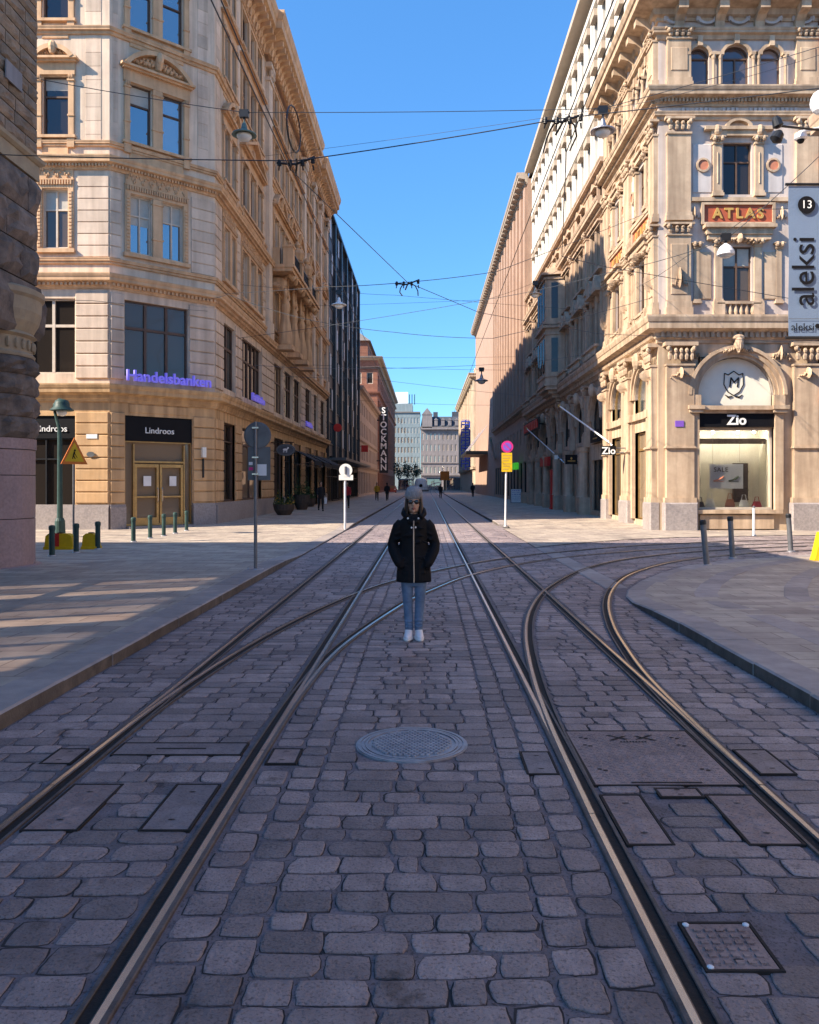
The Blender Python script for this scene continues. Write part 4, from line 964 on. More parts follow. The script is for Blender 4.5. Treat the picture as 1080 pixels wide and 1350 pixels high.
# crest on the lunette
eb = MB()
sh = [(-.34,.36),(-.2,.30),(0,.44),(.2,.30),(.34,.36),(.36,-.05),(.22,-.32),(0,-.46),(-.22,-.32),(-.36,-.05)]
for (x0,z0),(x1,z1) in zip(sh, sh[1:]+sh[:1]): eb.tube([(cx+x0,.205,5.42+z0),(cx+x1,.205,5.42+z1)], .018, 5)
for sg in (-1,1): eb.tube([(cx+sg*.05,.205,4.93),(cx+sg*.2,.205,4.90),(cx+sg*.32,.205,4.99)], [.02,.035,.012], 5)
crest = wr(mk('crest', eb, M_['ink'], None, T((ZX,ZY,0))), 'shield crest with a letter M drawn on the cream lunette', 'crest')
o = ob('letter', text_mesh('M', .52, .008, M_['ink'], shear=.12), crest, T((cx,.205,5.43)) @ UP)
# shop sign + glass + interior
wr(mk('sign_board', MB().bar(1.40,4.30,-.2,.07,3.78,4.27), M_['ink'], None, T((ZX,ZY,0))), 'long black sign board above the big sunlit shop window', 'sign board')
sign_letters('shop_sign', 'Zio', .50, .02, 'letter_white', T((ZX,ZY,0)) @ T((cx,-.095,4.02)), 'white Zio letters on the long black board above the shop window', off=.012)
sw = Zf.mk('shop_window', MB().bar(1.47,4.21,-.22,-.20,.78,3.74), M_['shop_glass'])
ob('frame', MB().bar(1.46,1.55,-.26,-.14,.76,3.76).bar(4.13,4.22,-.26,-.14,.76,3.76).bar(1.55,4.13,-.26,-.14,3.68,3.76).bar(1.55,4.13,-.26,-.13,.76,.84).mesh('frame', M_['frame_white']), sw)
Zf.mk('sill', MB().bar(1.2,4.48,-.1,.22,.62,.755).bar(1.5,4.2,-.02,.1,.06,.56), M_['z_trim'])
ib = MB(); x0,x1,y0,y1,z0,z1 = 1.3,4.4,.30,1.75,.70,3.76
ib.add([(x0,y0,z0),(x1,y0,z0),(x1,y1,z0),(x0,y1,z0),(x0,y0,z1),(x1,y0,z1),(x1,y1,z1),(x0,y1,z1)], [(0,1,2,3),(7,6,5,4),(1,5,6,2),(2,6,7,3),(3,7,4,0)])
Zf.mk('shop_interior', ib, M_['shop_wall'])
ib = MB(); ib.box(1.4,3.2,.5,.95,.705,.82); ib.box(1.35,4.35,1.0,1.15,3.22,3.42); ib.box(1.36,1.5,1.4,1.7,.7,2.6); ib.box(3.35,3.9,1.55,1.7,1.0,2.5); ib.box(1.9,2.0,1.55,1.7,.7,2.4)
for q in (1.1,1.45,1.8,2.15): ib.box(3.4,3.85,1.35,1.56,q,q+.03)
for q in range(9): ib.ell((3.45+.16*(q%3),1.42,1.2+.35*(q//3)), (.05,.09,.06), 6, 4)
Zf.mk('shop_fittings', ib, M_['shop_dark'])
lb = MB()
for x in (1.75,2.35,3.3,3.9): lb.lathe([(.035,0),(.045,.03),(.035,.08)], (x,1.0,3.62), 10)
Zf.mk('spot_lamp', lb, M_['lamp_lit'])
P0 = T((ZX,ZY,0))
root = empty('sale_poster', (ZX+2.58,ZY+.245,1.98), 'cream SALE poster with two shoes hanging in the sunlit shop window', 'poster')
mk('sheet', MB().bar(-.62,.62,0,.012,-.45,.45), M_['letter_white'], root)
ob('lettering', text_mesh('SALE', .24, .003, M_['ink'], spacing=1.1), root, T((-.2,-.018,.24)) @ UP)
for x, m in ((-.28,'terracotta'),(.28,'leaf_dark')):
    b = MB(); b.tube([(x-.2,-.02,-.16),(x-.05,-.02,-.13),(x+.08,-.02,-.07),(x+.17,-.02,0)], [.02,.03,.045,.03], 5); b.tube([(x-.2,-.02,-.19),(x+.18,-.02,-.19)], .012, 4); mk('shoe_picture', b, M_[m], root)
mk('cord', MB().tube([(-.5,0,.45),(-.5,0,1.5)], .006, 4).tube([(.5,0,.45),(.5,0,1.5)], .006, 4), M_['steel'], root)
rr = random.Random(21)
for i, (x, y) in enumerate(((1.7,.55),(2.1,.6),(2.85,.6),(3.35,.55),(3.85,.6))):
    b = MB(); h = rr.uniform(.3,.5)
    b.lathe([(.17,0),(.19,h*.5),(.13,h),(.05,h*1.02)], n=10, sy=.5); b.tube([(-.1,0,h*.9),(-.06,0,h*1.5),(.06,0,h*1.5),(.1,0,h*.9)], .015, 5)
    wr(mk('handbag', b, M_[('ink','white_paint','terracotta','white_paint','red_cloth')[i]], None, T((ZX+x,ZY+y,.70))), ('black handbag at the left end of the shop window display','white handbag second from left in the shop window display','tan handbag in the middle of the shop window display','pale handbag right of the tan bag in the shop window display','dark red handbag at the right end of the shop window display')[i], 'handbag', 'handbags displayed in the shop window')
# side windows at street level
for a0, a1 in so:
    window(Zs, a0, a1, .3, 3.76, cols=2, tr=(.8,), fm='brass', name='shop_window', glass='glass_low'); window(Zs, a0, a1, 4.5, 5.1, 1.15, cols=1, fm='brass', name='lunette', glass='glass')
    b = MB(); c_ = (a0+a1)/2
    for r0, r1, d in ((1.15,1.28,.08),(1.28,1.45,.16)): b.ring(c_, 5.1, r0, r1, 0, math.pi, -.02, d, 18)
    for sg in (-1,1): b.bar(*sorted((c_+sg*1.15, c_+sg*1.4)), -.02, .14, .3, 4.2); b.bar(*sorted((c_+sg*1.1, c_+sg*1.5)), -.02, .26, 4.2, 4.5)
    b.bar(a0, a1, -.2, .14, 4.22, 4.5); b.ell((c_,-.25,6.5), (.2,.18,.35), 8, 6); b.relief(c_, 6.2, 1.0, .6, .25, 6, 3); Zs.mk('arch', b, M_['z_trim'])
# upper storeys
for fc, cxs, edge in ((Zf, [2.9], ((.72,.86),(5.4,.8))), (Zs, [6.45,2.35], ((8.2,.75),(4.4,.9),(.55,.8)))):
    pb = MB()
    for a, w in edge:
        pilaster(pb, a, w, 7.85, 11.2, .16, .45, .5); pilaster(pb, a, w, 11.3, 15.05, .16, .6, .3, False); pilaster(pb, a, w, 16.15, 18.3, .18, .4, .35)
        pb.relief(a, 8.7, w*.7, 1.0, .26, 8, 7)
    fc.mk('pilaster', pb, M_['z_trim'])
    for c_ in cxs:
        b = MB()
        # first upper window: pilastered frame, hood with relief and balustrade
        for sg in (-1,1):
            pilaster(b, c_+sg*.72, .26, 8.3, 10.6, .1, .22, .15, False); b.bar(c_+sg*.72-.2, c_+sg*.72+.2, -.02, .2, 7.82, 8.3)
            pilaster(b, c_+sg*.76, .3, 12.2, 14.35, .12, .25, .2); b.ell((c_+sg*.78,-.16,14.6), (.16,.14,.2), 8, 6)
            pilaster(b, c_+sg*1.5, .2, 8.3, 10.5, .06, .2, .15, False)
            b.block(c_+sg*1.28-.32, c_+sg*1.28+.32, 8.45, 10.2, -.02, .05, .03)
        b.bar(c_-1.15, c_+1.15, -.02, .22, 10.6, 10.78); b.bar(c_-1.3, c_+1.3, -.02, .4, 11.0, 11.12); b.bar(c_-1.2, c_+1.2, -.02, .28, 10.78, 11.0); b.relief(c_, 10.4, 1.6, .45, .3, 10, 3)
        b.bar(c_-.8, c_+.8, .02, .2, 8.26, 8.36)
        for i in range(6): b.lathe([(.05,0),(.075,.12),(.04,.3),(.055,.4)], (c_-.5+i*.2,-.12,7.86), 8)
        b.bar(c_-1.25, c_+1.25, -.02, .24, 14.6, 14.72); b.bar(c_-1.0, c_+1.0, -.02, .16, 14.4, 14.6); b.bar(c_-1.9, c_+1.9, -.02, .14, 12.02, 12.16)
        b.ring(c_, 14.72, .36, .5, 0, math.pi, -.02, .2, 8, 0, .6)
        fc.mk('window_surround', b, M_['z_trim'])
        # painted panel between the storeys
        b = MB(); b.bar(c_-1.35, c_+1.35, -.02, .12, 11.18, 11.26); b.bar(c_-1.35, c_+1.35, -.02, .12, 11.9, 11.98); b.bar(c_-1.35,c_-1.25,-.02,.12,11.26,11.9); b.bar(c_+1.25,c_+1.35,-.02,.12,11.26,11.9); b.relief(c_+1.6, 11.3, .4, .6, .12, 3, 2); b.relief(c_-1.6, 11.3, .4, .6, .12, 3, 2)
        pf = fc.mk('painted_panel', b, M_['z_trim']); 
        ob('field', MB().bar(c_-1.25,c_+1.25,-.02,.05,11.26,11.9).mesh('field', M_['frieze_red']), pf)
        ob('gilded_lettering', text_mesh('ATLAS', .52, .03, M_['gold_letter'], spacing=1.35, off=.015), pf, T((c_,-.07,11.57)) @ UP)
        b = MB()
        for sg in (-1,1): b.block(c_+sg*1.3-.36, c_+sg*1.3+.36, 12.35, 14.15, -.02, .03, .03)
        fc.mk('panel', b, M_['z_panel'])
        for sg in (-1,1):
            o = fc.mk('roundel', MB().lathe([(.26,0),(.26,.09),(.19,.1),(.19,.05)], n=18), M_['z_trim']); o.matrix_local = fc.M @ T((c_+sg*1.28,-.02,13.35)) @ UP
            ob('disc', MB().lathe([(.20,0),(.20,.065)], n=18).mesh('disc', M_['terracotta']), o)
    # arcade of the top storey
    b = MB(); ops = [o for o in fc.op if o[2] > 16]
    for a0, a1, z0, z1, r in ops:
        c_, hw = (a0+a1)/2, (a1-a0)/2
        b.ring(c_, z1, hw, hw+.12, 0, math.pi, -.02, .10, 12, 0, r/hw); b.bar(c_-.09, c_+.09, -.02, .16, z1+r, z1+r+.36)
        for sg in (-1,1): x = c_+sg*(hw+.13); b.lathe([(.07,0),(.06,.1),(.055,1.05),(.08,1.1),(.09,1.22)], (x,-.12,16.12), 8); b.bar(x-.12, x+.12, -.02, .2, 17.34, 17.44)
    fc.mk('arcade', b, M_['z_trim'])
    # swags between the brackets
    b = MB(); L = ZW if fc is Zf else ZL; n = round(L/1.18)
    for i in range(n):
        c_ = (i+.5)*L/n
        b.ring(c_, 18.75, .26, .38, math.pi, 2*math.pi, -.02, .14, 8, 0, .7)
        for sg in (-1,1): b.ell((c_+sg*.36,-.1,18.72), (.06,.07,.14), 6, 4)
    fc.mk('swag', b, M_['z_panel'])
pathZ = [(ZX,ZE),(ZX,ZY),(ZX+ZW,ZY)]
cornice(pathZ, 6.85, .95, .55, 'z_trim', Zb, dent=.2); cornice(pathZ, 15.0, .28, .2, 'z_trim', Zb, 'string_course'); cornice(pathZ, 15.5, .6, .5, 'z_trim', Zb, dent=.13)
cornice(pathZ, 17.95, .36, .26, 'z_trim', Zb, 'string_course'); cornice(pathZ, 18.62, .95, 1.0, 'z_trim', Zb, 'main_cornice', brk=(1.18,.85,.34,.7))
b = MB(); 
for fc, L in ((Zf, ZW),):
    for i in range(26): 
        if i in (2,7,8,13,14,19): continue
        b.bar(.85+i*.165, .85+i*.165+.10, -.02, .05, 15.32, 15.47)
Zf.mk('raised_frieze', b, M_['z_panel'])
body(Zb, [(ZX+.2,ZY+.2),(ZX+ZW-.02,ZY+.2),(ZX+ZW-.02,ZE-.02),(ZX+.2,ZE-.02)], 18.75, 19.5, 'roof_metal')
b = MB(); b.box(ZX+.45,ZX+ZW-.02,ZY+3.4,ZE-.02,0,18.7); b.box(ZX+.45,ZX+ZW-.02,ZY+.45,ZY+3.4,6.6,18.7); b.box(ZX+.45,ZX+1.2,ZY+.45,ZY+3.4,0,6.6)
mk('core', b, M_['shop_dark'], Zb, T(-Zb.location))
Zf.mk('street_plate', MB().bar(.55,.86,.22,.25,3.78,4.0), M_['sign_violet'])
# bench-like ledge sign plate below
# ------------------------------------------------------------------ arcaded stone building beside it
Nb = empty('arcaded_building', (8.5, 53, 0), 'shaded brown stone building on the right with ground floor arches and a projecting oriel', 'building')
NE = 68.6; NL = NE-ZE; Ns = Fac(Nb, 8.5, NE, -math.pi/2, 'glass_low')
nb = 7; bw = NL/nb
for i in range(nb):
    a = i*bw; c_ = a+bw/2
    Ns.open(c_-1.25,c_+1.25,.35,4.9,1.25)
    for x0, x1 in ((c_-1.15,c_-.1),(c_+.1,c_+1.15)): Ns.open(x0,x1,8.5,10.7); Ns.open(x0,x1,12.3,14.2); Ns.open(x0,x1,15.45,16.45)
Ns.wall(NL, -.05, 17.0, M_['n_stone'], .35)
for a0, a1, z0, z1, r in Ns.op:
    if r: window(Ns, a0, a1, z0, z1, r, cols=2, tr=(.72,), fm='black_metal', name='arched_window')
    else: window(Ns, a0, a1, z0, z1, cols=1, tr=(.68,) if z0 < 15 else (), fm='frame_brown', bars=.03)
for i in range(nb):
    c_ = (i+.5)*bw; b = MB()
    b.ring(c_, 4.9, 1.25, 1.42, 0, math.pi, -.02, .12, 14); b.ring(c_, 4.9, 1.42, 1.62, 0, math.pi, -.02, .2, 14)
    b.bar(c_-1.25, c_+1.25, -.3, .05, 3.75, 3.95); b.ell((c_,-.25,6.35), (.2,.2,.36), 8, 6); b.relief(c_+1.55, 5.6, 1.0, .9, .2, 6, i); b.bar(c_-1.2,c_+1.2,-.28,.02,2.9,3.7)
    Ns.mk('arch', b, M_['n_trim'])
    b = MB(); x = i*bw
    for sg in (.5,): 
        b.lathe([(.34,1.0),(.30,1.15),(.29,1.3),(.26,3.3),(.33,3.4),(.36,3.6)], (x+.02,-.28,0), 12) if i else None
        b.bar(x-.35, x+.4, -.02, .3, 3.6, 4.2); pilaster(b, x+.02, .5, 4.2, 6.8, .2, .6, .2, False); b.block(x-.42, x+.46, -.05, 1.0, -.02, .55, .05)
        for z0, z1 in ((7.95,11.1),(11.5,14.8)): pilaster(b, x+.02, .42, z0, z1, .16, .4, .3, False)
        b.bar(x-.2, x+.24, -.02, .1, 15.2, 16.5)
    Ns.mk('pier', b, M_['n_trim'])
    b = MB()
    for x0 in (c_-.625, c_+.625):
        b.prism([(x0-.68,11.15),(x0+.68,11.15),(x0,11.95)], -.02, .3); b.prism([(x0-.5,11.2),(x0+.5,11.2),(x0,11.75)], .3, .34); b.bar(x0-.7, x0+.7, -.02, .36, 11.05, 11.16)
        for sg in (-1,1): b.bar(*sorted((x0+sg*.525, x0+sg*.66)), -.02, .12, 8.3, 11.05); b.bar(*sorted((x0+sg*.525, x0+sg*.63)), -.02, .1, 12.2, 14.3)
        b.bar(x0-.7, x0+.7, -.02, .26, 14.4, 14.5); b.bar(x0-.62, x0+.62, -.02, .15, 14.28, 14.4); b.bar(x0-.66, x0+.66, -.02, .2, 12.1, 12.22)
        b.prism([(x0-.55,16.5),(x0+.55,16.5),(x0,16.85)], -.02, .14); b.bar(x0-.6,x0+.6,-.02,.1,15.3,15.42)
    Ns.mk('window_surround', b, M_['n_trim'])
    b = MB(); b.bar(c_-bw/2+.4, c_+bw/2-.4, .28, .5, 8.28, 8.4)
    for k in range(13): b.lathe([(.06,0),(.085,.1),(.04,.28),(.06,.36)], (c_-1.4+k*.235,-.38,7.93), 6)
    Ns.mk('balustrade', b, M_['n_trim'])
pathN = [(8.5,NE),(8.5,ZE)]
cornice(pathN, 6.85, .95, .5, 'n_trim', Nb, dent=.22); cornice(pathN, 14.65, .65, .5, 'n_trim', Nb, dent=.18); cornice(pathN, 11.0, .14, .12, 'n_trim', Nb, 'string_course'); cornice(pathN, 16.75, .4, .34, 'n_trim', Nb, 'main_cornice')
mk('core', MB().box(9.0,20,ZE+.02,NE-.02,0,17.0), M_['shop_dark'], Nb, T(-Nb.location)); mk('roof', MB().box(8.7,20,ZE+.03,NE-.03,17.02,17.2), M_['roof_metal'], Nb, T(-Nb.location))
# oriel
oy0, oy1, ox = 50.2, 54.4, 7.35
b = MB(); op = [(8.5,oy0),(ox,oy0+.35),(ox,oy1-.35),(8.5,oy1)]
b.slab(op, 7.9, 14.5)
for z, e in ((7.75,.08),(8.3,.05),(10.9,.06),(11.3,.18),(11.55,.1),(14.3,.1),(14.55,.26)): b.slab([(8.55,oy0-e),(ox-e,oy0+.35-e),(ox-e,oy1-.35+e),(8.55,oy1+e)], z, z+.14)
for k in range(4): f = k/4; b.slab([(8.5,oy0+f*1.2),(ox+f*1.0,oy0+.35+f*.9),(ox+f*1.0,oy1-.35-f*.9),(8.5,oy1-f*1.2)], 7.75-(k+1)*.22, 7.75-k*.22-.005)
b.slab([(8.5,oy0+.3),(ox+.25,oy0+.6),(ox+.25,oy1-.6),(8.5,oy1-.3)], 14.69, 15.1); b.slab([(8.5,oy0+.7),(ox+.6,oy0+.9),(ox+.6,oy1-.9),(8.5,oy1-.7)], 15.1, 15.5)
ori = mk('oriel', b, M_['n_trim'], Nb, T(-Nb.location))
b = MB()
dx, dy = (ox-8.5), .35; Ld = math.hypot(dx,dy); tx, ty = dx/Ld, dy/Ld
for z0, z1 in ((8.6,10.7),(11.9,14.1)):
    for s0, s1 in ((.42,.82),):
        P = [(8.5+tx*q-ty*e*-1*0+(-.0), oy0+ty*q) for q in (s0,s1) for e in (0,)]
        n = Vector((ty,-tx)) * -1; n = Vector((-.28,-.96))*.02
        b.add([(P[0][0]+n.x,P[0][1]+n.y,z0),(P[1][0]+n.x,P[1][1]+n.y,z0),(P[1][0]+n.x,P[1][1]+n.y,z1),(P[0][0]+n.x,P[0][1]+n.y,z1)], [(0,1,2,3)])
    for q in (oy0+.6, oy0+1.75, oy0+2.9): b.add([(ox-.02,q,z0),(ox-.02,q+.8,z0),(ox-.02,q+.8,z1),(ox-.02,q,z1)], [(0,1,2,3)])
o = ob('oriel_glazing', b.mesh('oriel_glazing', M_['glass_dark']), ori)
# ------------------------------------------------------------------ white upper block above
Wb = empty('white_building', (9.2, 52, 17.2), 'tall white gridded upper storeys rising above the ornate right hand facades', 'building')
WL = NE-31.0; Ws = Fac(Wb, 9.0, NE, -math.pi/2, 'glass_low'); Ws.M = T((9.0-9.2, NE-52, -17.2)) @ RZ(-math.pi/2)
n = 20; w = WL/n
for r, (z0, z1) in enumerate(((18.3,20.6),(21.5,23.8),(24.6,26.5))):
    for i in range(n): Ws.open(i*w+.48, (i+1)*w-.48, z0, z1)
Ws.wall(WL, 17.2, 27.7, M_['white_wall'], .38)
for a0, a1, z0, z1, r in Ws.op: window(Ws, a0, a1, z0, z1, cols=1, tr=(), fm='white_paint', fw=.05, depth=.3)
b = MB()
for i in range(n+1): b.block(i*w-.14, i*w+.14, 17.9, 27.2, -.02, .12, .02)
Ws.mk('pier', b, M_['white_wall']); b = MB()
for z in (17.6, 20.95, 24.05, 26.85): b.bar(-.1, WL, -.02, .2, z, z+.32)
Ws.mk('band', b, M_['white_wall'])
b = MB()
for r, (z0, z1) in enumerate(((18.3,20.6),(21.5,23.8),(24.6,26.5))):
    for i in range(n): b.bar(i*w+.44, (i+1)*w-.44, -.02, .26, z1-.34, z1+.02)
Ws.mk('window_hood', b, M_['tan_eave'])
mk('roof', MB().box(-.95,13,31-52,NE-52-.05,10.5,10.85), M_['tan_eave'], Wb); mk('core', MB().box(.3,12,31.1-52,NE-52-.1,0,10.49), M_['white_wall'], Wb)
# ------------------------------------------------------------------ brown office block
Bb = empty('office_building', (8.5, 105, 0), 'tall pinkish brown stone building with vertical ribs and a blank sunlit end, beyond the oriel', 'building')
BE = 141.0; Bs = Fac(Bb, 8.5, BE, -math.pi/2, 'glass_low'); BL = BE-NE-.03
k = 0; cols = [BL-2.0-i*2.9 for i in range(11)]
for i, a in enumerate(cols):
    for z0, z1 in ((24.2,25.9),(20.6,22.6),(17.2,19.2),(13.8,15.8),(10.4,12.4)):
        Bs.open(a-.75, a+.75, z0, z1)
    Bs.open(a-1.1, a+1.1, .4, 3.6); Bs.open(a-.45, a+.45, 5.2, 6.6)
Bs.wall(BL, -.05, 27.4, M_['brown_wall'], .3)
for a0, a1, z0, z1, r in Bs.op: window(Bs, a0, a1, z0, z1, cols=1 if z0 > 4 else 2, fm='frame_brown' if z0 > 8 else 'black_metal', fw=.05, name='window' if z0 > 8 else 'shop_window')
b = MB()
for i in range(12): a = BL-.55-i*2.9; b.block(a-.4, a+.4, 8.6, 26.6, -.02, .28, .04)
for a in cols: b.block(a-.62, a+.62, 12.6, 13.6, -.02, .06, .03); b.block(a-.62, a+.62, 16, 17, -.02, .06, .03); b.block(a-.62, a+.62, 19.4, 20.4, -.02, .06, .03); b.block(a-.62, a+.62, 22.8, 24, -.02, .06, .03)
Bs.mk('rib', b, M_['brown_wall'])
cornice([(8.5,NE+33),(8.5,NE+.04)], 7.7, .7, .5, 'n_stone', Bb); cornice([(8.5,BE),(8.5,NE+.04)], 26.9, .9, .9, 'tan_eave', Bb, 'main_cornice', brk=(1.4,.4,.35,.7))
mk('wall', MB().box(8.515,9.0,NE+.035,NE+.4,0,27.3), M_['brown_wall'], Bb, T(-Bb.location)); mk('core', MB().box(9.0,30,NE+.05,BE-.1,0,27.3), M_['brown_wall'], Bb, T(-Bb.location)); mk('roof', MB().box(8.7,30,NE+.06,BE-.12,27.7,27.85), M_['roof_metal'], Bb, T(-Bb.location))
root = empty('marquee_canopy', (8.5,122,5.6), 'flat dark canopy jutting over the far right pavement', 'canopy')
mk('deck', MB().box(-2.9,.1,-9,9,.35,.6), M_['tan_eave'], root); mk('edge', MB().box(-2.98,-2.9,-9,9,.2,.66).box(-2.98,.1,-9.08,-9,.2,.66), M_['black_metal'], root); mk('tie_rod', MB().tube([(-2.7,-8,.6),(0,-8,4.2)], .05, 5).tube([(-2.7,0,.6),(0,0,4.2)], .05, 5).tube([(-2.7,8,.6),(0,8,4.2)], .05, 5), M_['steel'], root)
# ------------------------------------------------------------------ far right pale building
Pb = empty('pale_building', (8.5, 170, 0), 'narrow pale ornate building with roof turrets at the far right end of the street', 'building')
Ps = Fac(Pb, 8.5, 205, -math.pi/2, 'glass_low')
for i in range(10):
    for z0, z1 in ((5.5,8),(9.5,12),(13.5,16),(17,18.8)): Ps.open(4+i*6.1, 5.8+i*6.1, z0, z1)
Ps.wall(63.8, 0, 20.5, M_['far_pale'], .3)
for a0, a1, z0, z1, r in Ps.op: window(Ps, a0, a1, z0, z1, cols=2, fm='frame_brown', fw=.07)
b = MB()
for i in range(11): b.block(1.9+i*6.1, 2.9+i*6.1, 4.8, 19.6, -.02, .45, .05)
Ps.mk('pilaster', b, M_['far_pale'])
cornice([(8.5,205),(8.5,141.1),(11.5,141.1)], 4.0, .7, .5, 'far_pale', Pb); cornice([(8.5,205),(8.5,141.1),(11.5,141.1)], 19.5, 1.2, 1.3, 'far_pale', Pb, 'main_cornice', brk=(1.5,.8,.4,1.0))
tb = MB()
for y in (143.5,165,188): tb.box(8.7,11.2,y,y+2.5,20.6,22.0); tb.lathe([(1.0,0),(1.1,.3),(.7,1.2),(.25,1.6),(.18,2.4),(.3,2.7),(.05,3.3)], (9.9,y+1.25,22.0), 10)
mk('turret', tb, M_['far_pale'], Pb, T(-Pb.location)); mk('core', MB().box(8.9,30,141.15,204.9,0,20.6), M_['far_pale'], Pb, T(-Pb.location))
# blue neon sign at its far end
root = empty('neon_sign', (7.3,152,4.5), 'tall blue vertical sign hanging from the far pale building on the right', 'sign')
mk('panel', MB().box(-.12,.12,-.06,.06,0,9.0).box(-.7,.7,-.05,.05,-.1,.0).box(-.7,.7,-.05,.05,9.0,9.1), M_['blue'], root)
b = MB()
for i in range(6):
    z = .35+i*1.45
    for P in (((-.75,z),(-.75,z+1.15),(.75,z+1.15)),((-.75,z+.6),(.55,z+.6)),((.75,z+1.15),(.75,z+.1),(-.2,z))): b.tube([(x,-.16,q) for x, q in P], .13, 5)
mk('tube', b, M_['blue'], root); mk('bracket', MB().box(.9,1.3,-.05,.05,1.5,1.7).box(.9,1.3,-.05,.05,7.5,7.7), M_['black_metal'], root)
# ------------------------------------------------------------------ dark glass building on the left
Db = empty('glass_building', (-8.5, 85, 0), 'dark glass and black finned building beyond the ornate bank front', 'building')
Ds = Fac(Db, -8.5, AE+.03, math.pi/2, 'glass_blue'); DL = 102-AE-.06
H = 25.4; n = 6; w = DL/n; b = MB()
for i in range(n+1): b.bar(i*w-.22 if i else 0, i*w+.22 if i < n else DL, -.3, .26, 4.0, H)
Ds.mk('fin', b, M_['dark_fin']); b = MB()
for f in range(7):
    z = 4.2+f*3.05
    for i in range(n): b.bar(i*w+.22, (i+1)*w-.22, -.3, -.02, z, z+1.0); b.bar(i*w+.22,(i+1)*w-.22,-.3,.04,z+.98,z+1.06)
Ds.mk('spandrel', b, M_['slate'])
for f in range(7):
    z = 4.2+f*3.05+1.06; top = z+1.99 if f < 6 else H
    for i in range(n): window(Ds, i*w+.22, (i+1)*w-.22, z, top, cols=4, fm='dark_fin', fw=.05, depth=.05)
b = MB()
for f in range(7):
    z = 4.2+f*3.05+1.06
    for i in range(n): x = i*w+.22+(w-.44)*((f*3+i)%4+.5)/4; b.bar(x-.42, x+.42, -.04, .02, z+.06, min(z+1.9, H-.05))
Ds.mk('blind_panel', b, M_['blind'])  # pale strips: sky reflection put into the colour, proud of the panes
for i in range(n): shopfront(Ds, i*w+.3, (i+1)*w-.3, .15, 3.6, .5, 3, 'black_metal')
Ds.mk('wall', MB().bar(0, DL, -.5, -.29, 0, H), M_['dark_fin']); Ds.mk('roof', MB().bar(0, DL, -14, .3, H, H+.25), M_['dark_fin']); Ds.mk('core', MB().bar(.01, DL-.01, -13.9, -.5, 0, H-.01), M_['dark_fin'])
Ds.mk('canopy', MB().bar(1, DL-.3, -.1, 1.6, 3.75, 3.98), M_['sign_back'])
# ------------------------------------------------------------------ low pale building
Lb = empty('low_building', (-8.5, 122, 0), 'low pale stuccoed building with rows of plain windows, left side before the brick store', 'building')
Ls = Fac(Lb, -8.5, 102.03, math.pi/2, 'glass_low'); LL = 143-102.06
for i in range(13):
    for z0, z1 in ((4.9,6.8),(8,9.9),(10.9,12.5)): Ls.open(1+i*3.1, 2.3+i*3.1, z0, z1)
    Ls.open(.7+i*3.1, 2.7+i*3.1, .4, 3.3)
Ls.wall(LL, 0, 13.6, M_['pale_wall'], .25)
for a0, a1, z0, z1, r in Ls.op: window(Ls, a0, a1, z0, z1, cols=2, tr=(.65,), fm='frame_white', fw=.07, name='window' if z0 > 1 else 'shop_window')
pl = [(-8.5,102.03),(-8.5,142.97)]
cornice(pl, 3.7, .5, .35, 'pale_wall', Lb); cornice(pl, 7.2, .25, .18, 'pale_wall', Lb, 'string_course'); cornice(pl, 13.2, .8, .7, 'pale_wall', Lb, 'main_cornice')
mk('core', MB().box(-22,-8.8,102.05,142.95,0,13.5), M_['pale_wall'], Lb, T(-Lb.location)); mk('roof', MB().add([(-8.4,102.05,13.98),(-15,102.05,16.4),(-22,102.05,13.98),(-8.4,142.9,13.98),(-15,142.9,16.4),(-22,142.9,13.98)], [(0,1,4,3),(1,2,5,4),(0,2,1),(3,4,5)]), M_['roof_metal'], Lb, T(-Lb.location))
# ------------------------------------------------------------------ brick department store
Sb = empty('brick_store', (-8.5, 180, 0), 'large red brick department store with stepped roof at the far left', 'building')
Ss = Fac(Sb, -8.5, 143.03, math.pi/2, 'glass_low'); SL = 80
for i in range(18):
    Ss.open(2+i*4.4, 4.6+i*4.4, 5, 16.5)
    Ss.open(2+i*4.4, 4.6+i*4.4, .5, 3.6)
    Ss.open(2.3+i*4.4, 4.3+i*4.4, 19, 21)
Ss.wall(SL, 0, 23.4, M_['red_brick'], .6)
for a0, a1, z0, z1, r in Ss.op: window(Ss, a0, a1, z0, z1, cols=2, tr=(.2,.4,.6,.8) if z1-z0 > 9 else (), fm='black_metal', fw=.08, depth=.4)
Sf = Fac(Sb, -30, 143.03, 0, 'glass_low')
for x in (17.6, 19.6): Sf.open(x, x+1.1, 19.2, 21.2)
Sf.wall(21.5, 0, 23.4, M_['red_brick'], .4)
for a0, a1, z0, z1, r in Sf.op: window(Sf, a0, a1, z0, z1, cols=1, fm='frame_white', fw=.12)
ps = [(-30,143.03),(-8.5,143.03),(-8.5,223)]
cornice(ps, 17.3, .5, .4, 'red_brick', Sb, 'string_course'); cornice(ps, 21.8, .35, .5, 'roof_metal', Sb, 'string_course'); cornice(ps, 23.3, .6, .9, 'tan_eave', Sb, 'main_cornice')
mk('upper_storey', MB().box(-30,-10.4,146,215,23.8,27.2), M_['red_brick_y'], Sb, T(-Sb.location))
mk('roof', MB().add([(-9.9,145.5,27.2),(-30,145.5,27.2),(-30,216,27.2),(-9.9,216,27.2),(-14.5,150,31.0),(-30,150,31.0),(-30,212,31.0),(-14.5,212,31.0)], [(0,3,7,4),(1,0,4,5),(2,1,5,6),(3,2,6,7),(4,7,6,5),(0,1,2,3)]), M_['roof_metal'], Sb, T(-Sb.location))
mk('core', MB().box(-29.9,-9.1,143.7,222.5,0,23.6), M_['shop_dark'], Sb, T(-Sb.location))
